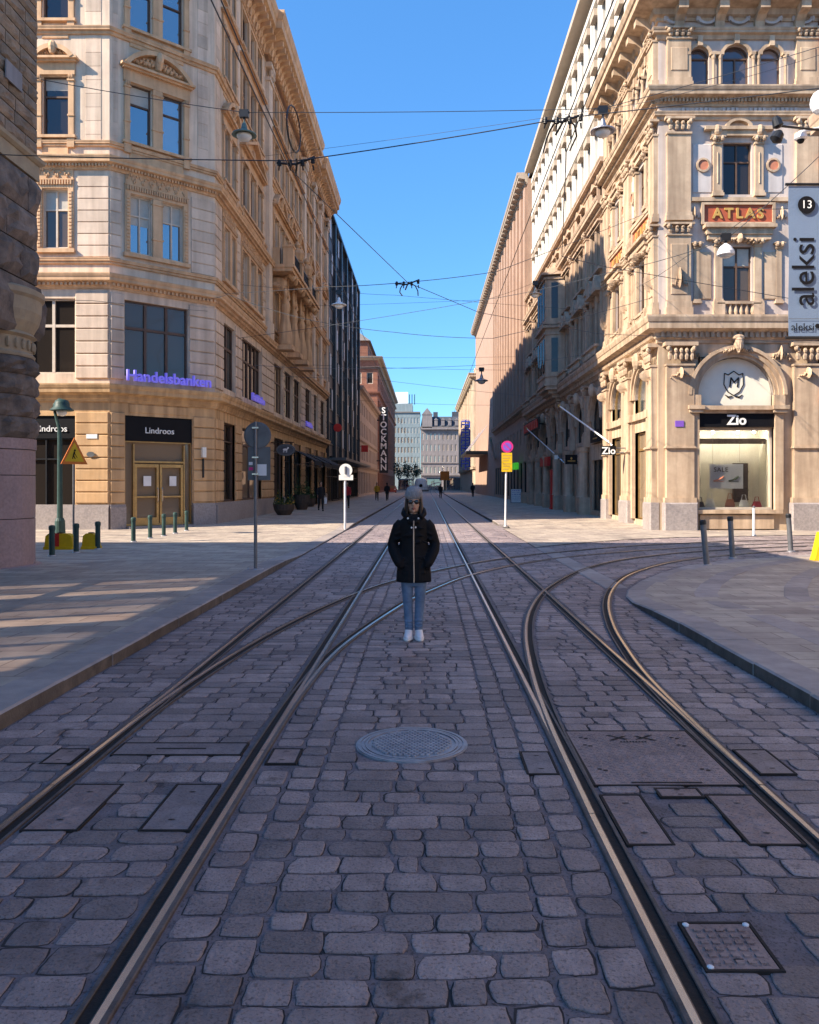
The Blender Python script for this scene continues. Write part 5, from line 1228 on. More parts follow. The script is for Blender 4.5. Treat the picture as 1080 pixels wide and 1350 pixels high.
root = empty('store_sign', (-7.35,141.5,3.6), 'tall vertical STOCKMANN sign of white letters on a dark blade', 'sign')
mk('blade', MB().box(-.75,.75,-.12,.12,0,11.4), M_['black_metal'], root)
for i, ch in enumerate('STOCKMANN'): ob('letter', text_mesh(ch, 1.45, .05, M_['letter_white'], off=.03), root, T((0,-.2,10.75-i*1.23)) @ UP)
mk('bracket', MB().box(-1.3,-.7,-.06,.06,2,2.2).box(-1.3,-.7,-.06,.06,9,9.2), M_['black_metal'], root)
# ------------------------------------------------------------------ far end buildings
def far_block(x0, x1, y, h, m, nx, rows, name, label, zs0, fl, wfrac=.5, gl='glass'):
    root = empty(name, ((x0+x1)/2, y, 0), label, 'building'); fc = Fac(root, x0, y, 0, gl); w = (x1-x0)/nx
    for r in range(rows):
        for i in range(nx): fc.open((i+.5-wfrac/2)*w, (i+.5+wfrac/2)*w, zs0+r*fl, zs0+r*fl+fl*.58)
    fc.wall(x1-x0, 0, h, M_[m], .25)
    for a0, a1, z0, z1, r in fc.op: window(fc, a0, a1, z0, z1, cols=2, fm='frame_white', fw=.1)
    mk('core', MB().box(x0+.02,x1-.02,y+.35,y+14,0,h-.02), M_[m], root, T(-root.location)); mk('roof', MB().box(x0-.1,x1+.1,y-.3,y+14,h,h+.35), M_['roof_metal'], root, T(-root.location))
    return root, fc
r1, f1 = far_block(-18, -1.9, 250, 23.4, 'far_teal', 16, 6, 'far_building', 'pale turquoise grey modern block closing the far end of the street on the left', 5.2, 3.0, .55)
mk('penthouse', MB().box(-16,-4.2,252,262,23.7,26.4), M_['far_teal'], r1, T(-r1.location)); mk('sign_frame', MB().box(-9.6,-5.6,254,256,26.4,30.2), M_['letter_white'], r1, T(-r1.location))
b = MB()
for x in (-5.2,-4.4,-3.6): b.tube([(x,255,26.4),(x,255,29.6)], .12, 5)
mk('mast', b, M_['black_metal'], r1, T(-r1.location))
r2, f2 = far_block(-1.7, 26, 250, 18.8, 'far_grey', 22, 4, 'far_building', 'grey stone palace with mansard roof and dormers closing the far end of the street', 5.0, 3.4, .42)
mk('mansard', MB().add([(-1.7,250,19.2),(26,250,19.2),(26,263,19.2),(-1.7,263,19.2),(-1.2,252,22.4),(25.5,252,22.4),(25.5,261,22.4),(-1.2,261,22.4)], [(0,1,5,4),(1,2,6,5),(2,3,7,6),(3,0,4,7),(4,5,6,7)]), M_['slate'], r2, T(-r2.location))
db = MB()
for i in range(11): x = 3.0+i*2.1; db.box(x-.5,x+.5,249.9,252,19.5,21.2); db.add([(x-.7,249.8,21.2),(x+.7,249.8,21.2),(x,249.8,21.9),(x-.7,252,21.2),(x+.7,252,21.2),(x,252,21.9)], [(0,1,2),(3,5,4),(0,2,5,3),(1,4,5,2)])
mk('dormer', db, M_['far_grey'], r2, T(-r2.location)); b = MB(); b.box(-1.2,1.8,249.7,251.5,18.8,22.8); b.add([(-1.4,249.6,22.8),(2.0,249.6,22.8),(.3,249.6,24.9),(-1.4,251.6,22.8),(2,251.6,22.8),(.3,251.6,24.9)], [(0,1,2),(3,5,4),(0,2,5,3),(1,4,5,2)]); mk('gable', b, M_['far_grey'], r2, T(-r2.location))
mk('chimney', MB().box(2.2,3.6,254,255,22.4,24).box(8,10.2,254,255.2,22.4,24.1).box(11,11.8,254,255,22.4,23.8), M_['slate'], r2, T(-r2.location))
b = MB(); b.bar(0,27.7,-.02,.5,4.3,4.7); b.bar(0,27.7,-.02,.3,8.0,8.25); b.bar(0,27.7,-.02,.9,18.3,18.78); f2.mk('cornice', b, M_['far_grey'])
# ------------------------------------------------------------------ near stone building on the left edge
Gb = empty('stone_building', (-9, 16, 0), 'dark rough granite building at the left edge with a fat rusticated corner column', 'building')
rg = random.Random(5)
def rock(b, P, nrm, depth, m=0, nu=5, nv=4):
    # rock faced block: grid on the quad P (4 corners, ccw) bulging outward along nrm
    P = [Vector(p) for p in P]; nrm = Vector(nrm); vs = []
    for j in range(nv+1):
        for i in range(nu+1):
            u, v = i/nu, j/nv; p = (P[0]*(1-u)+P[1]*u)*(1-v)+(P[3]*(1-u)+P[2]*u)*v
            e = 0 if i in (0,nu) or j in (0,nv) else depth*rg.uniform(.45,1.15)
            if 0 < i < nu and 0 < j < nv: p = p + (P[1]-P[0])*rg.uniform(-.08,.08) + (P[3]-P[0])*rg.uniform(-.08,.08)
            vs.append(p+nrm*e)
    n = nu+1
    b.add(vs, [(j*n+i,j*n+i+1,(j+1)*n+i+1,(j+1)*n+i) for j in range(nv) for i in range(nu)], m)
    q = [P[0],P[1],P[2],P[3]]; b.add([p for p in q]+[p-nrm*.08 for p in q], [(0,4,5,1),(1,5,6,2),(2,6,7,3),(3,7,4,0)], m)
GX, GY = -7.93, 16.7
mk('core', MB().box(-30,GX-.07,12.6,GY-.07,4.6,12.2).box(-30,GX-1.5,12.6,GY-1.5,0,4.6).box(GX-1.4,GX-.08,-22,12.59,4.5,12.2).box(GX-1.45,GX-.12,12.58,15.0,0,4.59), M_['rust'], Gb, T(-Gb.location))  # hollow yard and low wall shaped to let in and bound the sun patches
def courses(z0, z1, rows, ln, dep, m, nm):
    b = MB(); h = (z1-z0)/rows; g = .012
    for r in range(rows):
        for (axis) in ('x','y'):
            s = 0 if axis == 'x' else -30; lim = GY if axis == 'x' else GX; s = -6 if axis == 'x' else -16
            while s < lim-.01:
                l = ln*rg.uniform(.6,1.5); e = min(lim, s+l)
                if lim-e < .25: e = lim
                za, zb = z0+r*h+g, z0+(r+1)*h-g
                if axis == 'x': rock(b, [(GX,s+g,za),(GX,e-g,za),(GX,e-g,zb),(GX,s+g,zb)], (1,0,0), dep)
                else: rock(b, [(e-g,GY,za),(s+g,GY,za),(s+g,GY,zb),(e-g,GY,zb)], (0,1,0), dep)
                s = e
    mk(nm, b, M_[m], Gb, T(-Gb.location))
courses(5.72, 7.84, 3, 1.1, .12, 'rough_stone', 'rock_faced_wall'); courses(8.35, 12.2, 14, .62, .05, 'ashlar', 'ashlar_wall')
cg = [(GX,-10),(GX,GY),(-20,GY)]; cgp = [(-20,GY),(GX,GY),(GX,-10)][::-1]
sb = MB(); pr = [(-.1,7.86),(.03,7.86),(.03,8.16),(.06,8.17),(.11,8.22),(.12,8.29),(.04,8.33),(-.1,8.34)]
sb.sweep([(GX,-10),(GX,GY),(-20,GY)], pr); mk('sill_band', sb, M_['smooth_stone'], Gb, T(-Gb.location))
sb = MB(); sb.sweep([(GX,-10),(GX,GY),(-20,GY)], [(-.1,4.6),(.02,4.6),(.10,4.75),(.14,5.3),(.08,5.5),(.05,5.68),(-.1,5.70)]); mk('string_course', sb, M_['rough_stone'], Gb, T(-Gb.location))
mk('main_cornice', MB().sweep([(GX,-10),(GX,GY),(-20,GY)], [(-.2,12.2),(.08,12.2),(.12,12.4),(-.2,12.42)]), M_['ashlar'], Gb, T(-Gb.location))
# column: polished base, rusticated drum, carved neck, bulging corbel
cc = (-8.76, 16.05)
cb = MB(); cb.lathe([(1.14,0),(1.14,.10),(1.08,.12)], (cc[0],cc[1],0), 40); mk('column_foot', cb, M_['red_granite'], Gb, T(-Gb.location))
cb = MB()
for z0, z1, r in ((.12,1.02,1.0),(1.035,1.86,1.0),(1.875,2.36,1.0),(2.375,2.58,1.02)): cb.lathe([(r,z0),(r,z1)], (cc[0],cc[1],0), 48)
mk('column_base', cb, M_['red_granite'], Gb, T(-Gb.location), smooth=False)
cb = MB(); zc = [2.59,3.0,3.42,3.82,4.16]
for z0, z1 in zip(zc, zc[1:]):
    n = 9; off = rg.random()
    for i in range(n):
        a0 = 2*math.pi*(i+off)/n; a1 = 2*math.pi*(i+1+off)/n; nu, nv = 5, 4; vs = []
        for j in range(nv+1):
            for k in range(nu+1):
                a = a0+(a1-a0)*k/nu; ed = (k in (0,nu)) or (j in (0,nv)); r = 1.0 if ed else 1.0+rg.uniform(.03,.095)
                vs.append((cc[0]+r*math.cos(a), cc[1]+r*math.sin(a), z0+.008+(z1-z0-.016)*j/nv+(0 if ed else rg.uniform(-.02,.02))))
        q = nu+1; cb.add(vs, [(j*q+k,j*q+k+1,(j+1)*q+k+1,(j+1)*q+k) for j in range(nv) for k in range(nu)])
cb.lathe([(.97,2.58),(.97,4.2)], (cc[0],cc[1],0), 40)
mk('column_drum', cb, M_['rough_stone'], Gb, T(-Gb.location))
cb = MB(); cb.lathe([(.99,4.17),(1.0,4.22),(.95,4.27),(.95,4.55),(1.02,4.6),(.96,4.66),(1.0,4.74),(1.06,4.86),(1.11,5.05),(1.12,5.3),(1.17,5.36),(1.17,5.46),(1.05,5.52)], (cc[0],cc[1],0), 48)
for i in range(34):
    a = 2*math.pi*i/34; cb.ell((cc[0]+.97*math.cos(a), cc[1]+.97*math.sin(a), 4.41), (.05,.05,.11), 6, 4)
mk('column_capital', cb, M_['smooth_stone'], Gb, T(-Gb.location), smooth=False)
# added screen of piers and tinted panes, unseen, shaping sun patches on the pavement
pb = MB()
for y in (12.35, 9.9, 7.2, 4.6, 2.0): pb.box(GX-.75,GX-.1,y-.22,y+.22,0,4.48)
mk('arcade_pier', pb, M_['red_granite'], Gb, T(-Gb.location))
k_ = 0
for y0, y1 in ((10.12,12.13),(7.42,9.68),(4.82,6.98),(2.22,4.38)):
    for i in range(3):
        a, c_ = y0+(y1-y0)*i/3, y0+(y1-y0)*(i+1)/3; t_ = (.62,.34,.50,.70,.46,.30,.60,.48,.38,.58,.34,.65)[k_]; k_ += 1
        gm = bpy.data.materials.new('tinted_glass'); gm.use_nodes = True; n_ = gm.node_tree; n_.nodes.clear(); o_ = n_.nodes.new('ShaderNodeOutputMaterial'); t1 = n_.nodes.new('ShaderNodeBsdfTransparent'); t1.inputs[0].default_value = (t_, t_*.93, t_*.88, 1)  # tint differs per added pane to vary the sun patches
        g1 = n_.nodes.new('ShaderNodeBsdfGlossy'); g1.inputs['Roughness'].default_value = .03; m1 = n_.nodes.new('ShaderNodeMixShader'); m1.inputs[0].default_value = .08; n_.links.new(t1.outputs[0], m1.inputs[1]); n_.links.new(g1.outputs[0], m1.inputs[2]); n_.links.new(m1.outputs[0], o_.inputs[0])
        w_ = mk('arcade_window', MB().box(GX-.45,GX-.43,a+.05,c_-.05,.35,4.4), gm, Gb, T(-Gb.location))
        ob('frame', MB().box(GX-.5,GX-.38,a,a+.05,0,4.48).box(GX-.5,GX-.38,c_-.05,c_,0,4.48).box(GX-.5,GX-.38,a+.05,c_-.05,4.4,4.48).box(GX-.5,GX-.38,a+.05,c_-.05,0,.35).box(GX-.48,GX-.40,a+.05,c_-.05,2.3,2.45).mesh('frame', M_['black_metal']), w_)
mk('wall_plate', MB().box(GX+.06,GX+.09,15.3,15.9,9.3,9.65), M_['far_grey'], Gb, T(-Gb.location))
# ------------------------------------------------------------------ near building on the right edge, mostly out of frame
Rb = empty('corner_building', (8.7, 17, 0), 'dark stone corner building just inside the right edge, behind the hanging banner', 'building')
mk('wall', MB().box(8.75,30,-22,17.85,0,9.6), M_['n_stone'], Rb, T(-Rb.location))
Rs = Fac(Rb, 8.75, 17.85, -math.pi/2, 'glass')
for i in range(7):
    for z in (1.0, 5.5): window(Rs, 1.2+i*3.2, 3.0+i*3.2, z, z+2.4, cols=2, tr=(.65,), fm='frame_brown', depth=-.03)
cornice([(30,17.85),(8.75,17.85),(8.75,-22)], 9.0, .8, .3, 'n_stone', Rb); cornice([(30,17.85),(8.75,17.85),(8.75,-22)], -.02, .8, .08, 'granite', Rb, 'plinth')
# ------------------------------------------------------------------ red brick neighbour of the right corner building
Kb = empty('brick_building', (14.6, 31, 0), 'slice of orange red brick building right of the sandstone corner building', 'building')
mk('wall', MB().box(14.37,26,29.85,50,0,21.0), M_['red_brick'], Kb, T(-Kb.location))
b = MB()
for z in (4.6, 9.0, 13.2, 17.4): b.box(14.38,26,29.62,29.84,z,z+.5)
for i in range(24): b.box(14.45,15.05,29.74,29.84,.5+i*.85,.95+i*.85)
mk('string_course', b, M_['terracotta'], Kb, T(-Kb.location)); Kf = Fac(Kb, 14.37, 29.85, 0)
for i in range(4):
    for z in (1.2,5.6,10.0,14.2): window(Kf, 1.3+i*2.6, 2.7+i*2.6, z, z+2.6, cols=2, tr=(.65,), fm='frame_white', depth=-.03)
# ================================================================== STREET FURNITURE
def zg(x, y):
    if x < KL: return zl(y)
    if x > KR: return max(.012, zr(y)) if (y < 12 or y > 22) else .0
    return 0.0
# left bollards
bp = None
labs = ['dark green bollard nearest the rough stone column', 'dark green bollard standing in front of the yellow barrier feet', 'dark green bollard just right of the yellow barrier feet', 'first of the five bollards in front of the bank corner, nearest the camera', 'second of the five bollards in front of the bank corner', 'third of the five bollards in front of the bank corner', 'fourth of the five bollards in front of the bank corner', 'last and furthest of the five bollards in front of the bank corner']
for i, (u, v) in enumerate(((68.5,732),(100.5,727),(129,722.5),(176,713),(198,708.5),(216,705.5),(231,702),(246,698.5))):
    p = G(u, v, .06); p.z = zl(p.y)
    if bp is None:
        bp = empty('bollard', p, labs[0], 'bollard', 'bollards along the left pavement')
        mk('post', MB().lathe([(.062,0),(.062,.62)], n=14), M_['green_metal'], bp); mk('cap', MB().lathe([(.072,.60),(.074,.66),(.066,.70),(.03,.715)], n=14), M_['green_metal'], bp)
        mk('base_ring', MB().lathe([(.095,0),(.09,.025),(.065,.03)], n=14), M_['castiron'], bp)
    else: copy_tree(bp, p, labs[i])
# right bollards, slightly leaning
labs = ['leaning dark steel bollard nearest the camera at the right corner', 'dark steel bollard second along the right corner, left of the white post', 'dark steel bollard by the right edge of the picture']
bp = None
for i, (u, v, lean) in enumerate(((932,744.5,.09),(966,735,.06),(1043,726.5,.07))):
    p = G(u, v, .02); p.z = .0
    if bp is None:
        bp = empty('bollard', p, labs[0], 'bollard', 'steel bollards round the right corner')
        mk('post', MB().lathe([(.06,0),(.06,.9)], n=14), M_['grey_post'], bp); mk('cap', MB().lathe([(.068,.86),(.068,.93),(.05,.96)], n=14), M_['black_metal'], bp); mk('base_ring', MB().lathe([(.1,0),(.095,.03),(.06,.035)], n=14), M_['castiron'], bp); o = bp
    else: o = copy_tree(bp, p, labs[i])
    o.rotation_euler = (0, -lean, 0)
p = G(994, 706, .02)
root = empty('marker_post', p, 'thin white post in front of the shop window, between the steel bollards', 'post'); mk('post', MB().lathe([(.04,0),(.04,.92)], n=10), M_['white_paint'], root); mk('cap', MB().lathe([(.046,.9),(.046,.95),(.02,.97)], n=10), M_['grey_post'], root); mk('base_ring', MB().lathe([(.08,0),(.07,.03)], n=12), M_['castiron'], root)
# yellow barrier feet
p = G(98, 723, .06)
for i, (dx, lab, bands) in enumerate(((-.42,'yellow plastic barrier foot with a red band, left of the pair',1),(.34,'plain yellow plastic barrier foot, right of the pair',0))):
    root = empty('barrier_foot', (p.x+dx, p.y+.15+i*.08, zl(p.y)), lab, 'barrier foot', 'barrier feet by the bollards')
    b = MB(); hw = .36 if i == 0 else .2
    b.slab([(-hw,-.18),(hw,-.18),(hw,.18),(-hw,.18)], 0, .07)
    b.prism([(-hw,.07),(hw,.07),(hw-.03,.34),(hw-.14,.40),(-hw+.1,.40),(-hw+.03,.34)], -.12, .12)
    mk('foot', b, M_['yellow'], root)
    if bands: mk('band', MB().prism([(-.16,.075),(.02,.075),(.02,.405),(-.14,.405)], -.123, .123), M_['red'], root)
    mk('socket', MB().box(-.06,.06,-.05,.05,.38,.43), M_['black_metal'], root)
# road works triangle
p = G(97, 716, .05); root = empty('warning_sign', (p.x, p.y, zl(p.y)), 'orange edged road works triangle on a thin post by the left shop window', 'road sign', rz=R(50))
zt = PY(97, 577, p.y).z; zb_ = PY(97, 612, p.y).z; hh = zt-zb_; hw = hh*.52
mk('post', MB().tube([(0,0,0),(0,0,zt-zl(p.y)-.1)], .028, 8), M_['grey_post'], root)
z = zb_-zl(p.y); tri = lambda k, dy: [(-hw*k, z+hh*(1-k)*.36), (hw*k, z+hh*(1-k)*.36), (0, z+hh-hh*(1-k)*.64)]
mk('border', MB().prism(tri(1,0), .03, .05), M_['orange'], root); mk('face', MB().prism(tri(.72,0), .05, .054), M_['yellow'], root)
b = MB(); b.ell((.01,-.058,z+hh*.52), (.03,.006,.03)); b.tube([(0,-.058,z+hh*.47),(-.03,-.058,z+hh*.33)], .022, 5); b.tube([(-.03,-.058,z+hh*.33),(.02,-.058,z+hh*.2)], .014, 5); b.tube([(-.03,-.058,z+hh*.33),(-.06,-.058,z+hh*.2)], .014, 5); b.tube([(0,-.058,z+hh*.42),(.08,-.058,z+hh*.24)], .008, 5); mk('digger_pictogram', b, M_['ink'], root)
# lamp post on the left
p = G(79, 707, .05); root = empty('street_lamp', (p.x, p.y, zl(p.y)), 'green post lamp with a domed shade standing by the left shop window', 'street lamp')
Hh = PY(79, 545, p.y).z
mk('post', MB().tube([(0,0,0),(0,0,1.2),(0,0,Hh-.9),(-.02,0,Hh-.5),(-.16,0,Hh+.0),(-.18,0,Hh+.25),(-.02,0,Hh+.42),(.05,0,Hh+.40)], [.10,.085,.075,.06,.045,.04,.04,.04], 10), M_['green_metal'], root)
mk('base', MB().lathe([(.17,0),(.15,.5),(.11,.6)], n=14), M_['green_metal'], root)
mk('lamp_shade', MB().lathe([(.07,.42),(.19,.38),(.23,.28),(.24,.18),(.34,.09),(.36,.06),(.33,.05),(.17,.06)], (.06,0,Hh), 20), M_['green_metal'], root, smooth=True)
mk('globe', MB().lathe([(.16,.06),(.15,-.03),(.10,-.10),(.03,-.12)], (.06,0,Hh), 16), M_['milk_glass'], root, smooth=True)
# sign post seen from the back
p = G(337, 751, .1); root = empty('traffic_sign', (p.x, p.y, zl(p.y)), 'grey sign post seen from behind with a round and a square plate', 'road sign')
S0 = zl(p.y); zz = lambda v: PY(337, v, p.y).z-S0
mk('post', MB().tube([(0,0,0),(0,0,zz(556))], .032, 10), M_['grey_post'], root)
mk('round_plate', MB().lathe([(.25,0),(.255,.012),(.23,.02)], n=30), M_['sign_back'], root, T((0.03,-.02,zz(574))) @ RX(math.pi/2) @ T((0,0,-.06)))
hb_ = zz(600)-zz(632); mk('square_plate', MB().box(-.15,.27,.03,.05,zz(633),zz(589)), M_['sign_back'], root)
mk('clamp', MB().box(-.06,.06,-.04,.035,zz(604),zz(602)).box(-.06,.06,-.04,.035,zz(626),zz(624)).box(-.06,.06,-.04,.035,zz(565),zz(563)), M_['steel'], root)
b = MB(); b.box(.02,.2,.024,.029,zz(627),zz(612)); b.box(-.13,-.06,.024,.029,zz(613),zz(609)); mk('sticker', b, M_['white_paint'], root); mk('sticker', MB().box(-.13,-.05,.0235,.0285,zz(620),zz(616)), M_['magenta'], root)
mk('base_plate', MB().lathe([(.16,0),(.15,.02)], n=16), M_['castiron'], root)
# small white sign at the far left kerb
p = G(455, 697, .06); p.z = zl(p.y); root = empty('traffic_sign', p, 'white round sign above a white plate on a white post beyond the crossing', 'road sign'); zz = lambda v: PY(455, v, p.y).z-p.z
mk('post', MB().tube([(0,0,0),(0,0,zz(612))], .04, 8), M_['white_paint'], root); mk('round_plate', MB().lathe([(.24,0),(.24,.02)], n=26), M_['milk_glass'], root, T((0.03,-.05,zz(620))) @ RX(math.pi/2)); mk('square_plate', MB().box(-.22,.30,-.06,-.04,zz(633),zz(625)-.03), M_['milk_glass'], root)
b = MB(); b.tube([(.03,-.09,zz(625)),(.03,-.09,zz(615))], .045, 5); mk('arrow', b, M_['grey_post'], root)
mk('clamp', MB().box(-.06,.06,-.05,.05,zz(622),zz(621)).box(-.06,.06,-.05,.05,zz(630),zz(629)), M_['steel'], root)
# yellow sign on the right
p = G(667, 694, .03); p.z = zg(p.x, p.y); root = empty('traffic_sign', p, 'tall yellow plate under a round magenta no parking disc on a white post', 'road sign'); zz = lambda v: PY(667, v, p.y).z-p.z
mk('post', MB().tube([(-.02,0,0),(.03,0,zz(585))], .036, 8), M_['white_paint'], root); mk('plate', MB().box(-.17,.24,-.07,-.045,zz(622),zz(597)), M_['yellow'], root)
d = mk('disc', MB().lathe([(.235,0),(.235,.025)], n=28), M_['magenta'], root, T((.05,-.05,zz(589))) @ RX(math.pi/2)); mk('disc_face', MB().lathe([(.16,0),(.16,.004)], n=24), M_['sign_violet'], root, T((.05,-.0755,zz(589))) @ RX(math.pi/2))
mk('bar', MB().tube([(-.06,-.082,zz(589)+.11),(.16,-.082,zz(589)-.11)], .022, 4), M_['magenta'], root)
b = MB()
for i, v in enumerate((600,603.5,607,611,614,618)): b.box(-.13,.20-.05*(i%3),-.0725,-.0712,zz(v+1.1),zz(v))
mk('plate_text', b, M_['gold_letter'], root); mk('base_plate', MB().lathe([(.12,0),(.11,.02)], n=14), M_['castiron'], root)
# bent post beside it: none
# A-boards
def aboard(u, v, w, h, label, kind):
    p = G(u, v, .1); p.z = zg(p.x, p.y); root = empty('pavement_board', p, label, 'pavement board', 'boards standing on the right pavement')
    for sg, nm in ((-1,'front_panel'),(1,'back_panel')):
        b = MB(); b.add([(-w,sg*.25,.03),(w,sg*.25,.03),(w,sg*.03,h),(-w,sg*.03,h),(-w,sg*.22,.03),(w,sg*.22,.03),(w,sg*.0,h),(-w,sg*.0,h)], [(0,1,2,3),(4,7,6,5),(0,4,5,1),(1,5,6,2),(2,6,7,3),(3,7,4,0)])
        mk(nm, b, M_['white_paint'], root)
    f = MB()
    for x in (-w, w): f.tube([(x,-.25,0),(x,-.02,h+.02)], .022, 5); f.tube([(x,.25,0),(x,.02,h+.02)], .022, 5)
    f.tube([(-w,-.02,h+.02),(w,-.02,h+.02)], .022, 5); f.box(-w,w,-.3,-.24,0,.05); mk('frame', f, M_['grey_post'], root)
    at = lambda x, t: (x, -.25+.22*t-.012, .03+(h-.03)*t)
    b = MB()
    if kind == 'text':
        rr = random.Random(3)
        for i in range(6):
            t = .9-i*.14; x = -w*.8
            while x < w*.7:
                l = rr.uniform(.06,.2); b.tube([at(x,t), at(min(w*.85,x+l),t)], .026 if i in (0,2) else .016, 4); x += l+.05
        mk('lettering', b, M_['blue'], root)
    else:
        b.ell(at(-.1,.5), (.22,.03,.17), 10, 6); b.tube([at(.0,.55),at(.2,.62),at(.28,.8)], [.10,.08,.05], 6); b.tube([at(-.1,.38),at(-.05,.2)], .06, 5); mk('picture', b, M_['red'], root)
        b = MB(); b.tube([at(.2,.62),at(.3,.85)], .04, 5); b.tube([at(-.3,.15),at(.3,.15)], .02, 4); mk('picture', b, M_['slate'], root)
aboard(680.5, 663, .44, 1.15, 'white text pavement board standing behind the yellow sign', 'text')
aboard(725.5, 668.5, .34, 1.15, 'white pavement board with a red picture, nearest the arches', 'pic')
aboard(656.5, 655, .40, 1.0, 'small white pavement board furthest down the right pavement', 'text')
# planters
def planter(u, v, R_, H_, label, flower):
    p = G(u, v, .1); p.z = zl(p.y); root = empty('planter', p, label, 'planter', 'planters by the left shops')
    mk('pot', MB().lathe([(R_*.6,0),(R_*.9,.25*H_),(R_,.5*H_),(R_*1.02,.55*H_),(R_*.93,.55*H_),(R_*.9,.48*H_)], n=18), M_['pot'], root, smooth=False)
    rr = random.Random(int(u)); b = MB(); fb = MB()
    for i in range(520):
        a = rr.uniform(0,6.28); r = R_*1.0*math.sqrt(rr.random()); z = .5*H_+rr.random()*H_*(.25+.75*(1-(r/R_)**2))*(.55+.45*math.sin(a*2+1))
        q = Vector((r*math.cos(a), r*math.sin(a), z)); e = Vector((rr.gauss(0,1),rr.gauss(0,1),rr.gauss(0,.7))).normalized(); n = e.orthogonal().normalized(); s = rr.uniform(.035,.075)
        (b if rr.random() > flower else fb).add([q-e*s, q+n*s*.45, q+e*s, q-n*s*.45], [(0,1,2,3)])
    for i in range(26):
        a = rr.uniform(0,6.28); r = R_*.6*rr.random(); b.tube([(r*.6*math.cos(a), r*.6*math.sin(a), .45*H_), (r*math.cos(a), r*math.sin(a), .9*H_)], .008, 3)
    mk('foliage', b, M_['leaf'], root); 
    if flower: mk('flowers', fb, M_['yellow_cloth'], root)
planter(374.5, 679, .56, 1.0, 'round dark planter with green plants, nearest on the left pavement', .10)
planter(398, 672, .52, 1.7, 'taller bushy planter behind the round one on the left pavement', 0)
planter(409, 668, .40, 1.1, 'small planter at the shop entrance beyond the bushy one', 0)
# flag poles and blade signs on the right facades
def pole(name, u0, v0, x0, u1, v1, label, r=.045):
    a = PX(u1, v1, 8.45); e = Vector(PX(u0, v0, x0)); root = empty(name, a, label, 'flagpole', 'bare flagpoles on the right facades')
    d = e-a; mk('shaft', MB().tube([(0,0,0), d], [r, r*.75], 8), M_['white_paint'], root); mk('finial', MB().ell(d, .08), M_['gold_letter'], root); mk('bracket', MB().tube([(0.05,0,-.1), d*.06], .075, 8), M_['steel'], root)
pole('flagpole', 737.5, 535, 6.6, 806, 585, 'white bare flagpole slanting up from beside the hanging black sign')
pole('flagpole', 694.5, 565, 6.7, 743, 609, 'thin bare flagpole slanting above the far arches', .035)
pole('flagpole', 646.5, 577, 5.9, 652, 604, 'stout furled pole over the marquee canopy', .16)
def blade(u0, u1, v0, v1, y, label, txt=None, tsize=.3, m='ink', cat='hanging sign', fm='letter_white'):
    a = PY(u0, v1, y); c = PY(u1, v0, y); root = empty('hanging_sign', ((a.x+c.x)/2, y, (a.z+c.z)/2), label, cat); w, h = (c.x-a.x)/2, (c.z-a.z)/2
    mk('panel', MB().box(-w,w,-.06,.06,-h,h), M_[m], root); 
    if txt: ob('lettering', text_mesh(txt, tsize, .012, M_[fm], off=.008), root, T((0,-.07,-.02)) @ UP)
    xw = 8.6-(a.x+c.x)/2; mk('bracket', MB().tube([(w*.2,0,h*.55),(xw,0,h*.55)], .025, 5).tube([(w*.2,0,-h*.45),(xw,0,-h*.45)], .025, 5), M_['grey_post'], root); return root, w, h
blade(792.5, 812, 588, 600, 34.0, 'black hanging Zio sign at the corner of the shaded arcade', 'Zio', .40)
r_, w_, h_ = blade(745.5, 761, 599.5, 612, 43, 'plain black hanging sign with a tiny gold line, under the arches', None); mk('emblem', MB().box(-.2,.2,-.072,-.06,-.1,-.06).ell((0,-.07,.06),(.05,.012,.07)), M_['gold_letter'], r_)
r_, w_, h_ = blade(731,735.5, 600, 605.5, 48, 'tiny white hanging sign between the two black ones', None, m='milk_glass')
# black door board
wr(mk('sign_board', MB().box(8.25,8.33,38.9,41.2,3.75,4.35), M_['ink']), 'black board over the dark doorway next to the sandstone corner', 'sign board')
wr(mk('emblem', MB().ell((8.24,40.05,4.15), (.012,.07,.1)).box(8.235,8.25,39.6,40.5,3.9,3.96), M_['gold_letter']), 'faint gold emblem on the black board over the dark doorway', 'emblem')
# red shop lettering and red fascia
root = empty('shop_fascia', (7.9, 61.5, 6.0), 'slanting looking long red letter sign on the far end of the arcade', 'shop sign')
mk('letters', MB().box(-.05,.05,-4.2,4.2,-.42,.42), M_['shop_dark'], root); b = MB()
for i in range(9): b.box(-.12,-.05,-3.9+i*.9,-3.35+i*.9,-.3,.3); b.box(-.125,-.05,-3.9+i*.9,-3.2+i*.9,.12,.3)
mk('lettering', b, M_['red'], root); mk('bracket', MB().box(.05,.7,-3,-2.9,-.05,.05).box(.05,.7,3,3.1,-.05,.05), M_['black_metal'], root)
wr(mk('sign_board', MB().box(8.0,8.2,54,57.5,2.9,3.5), M_['red']), 'red fascia board over a shop in the shaded arcade', 'sign board')
wr(mk('light_column', MB().box(7.85,8.15,51.5,52.0,.2,2.6).box(7.83,8.17,51.45,52.05,.1,.22), M_['red']), 'slim red illuminated column standing against the shaded arcade', 'advertising column')
wr(mk('green_sign', MB().box(7.9,8.2,72.6,75,3.0,3.6).box(7.86,7.9,72.8,74.8,3.05,3.55), M_['green_lit']), 'bright green glowing shop sign behind the yellow plate', 'shop sign')
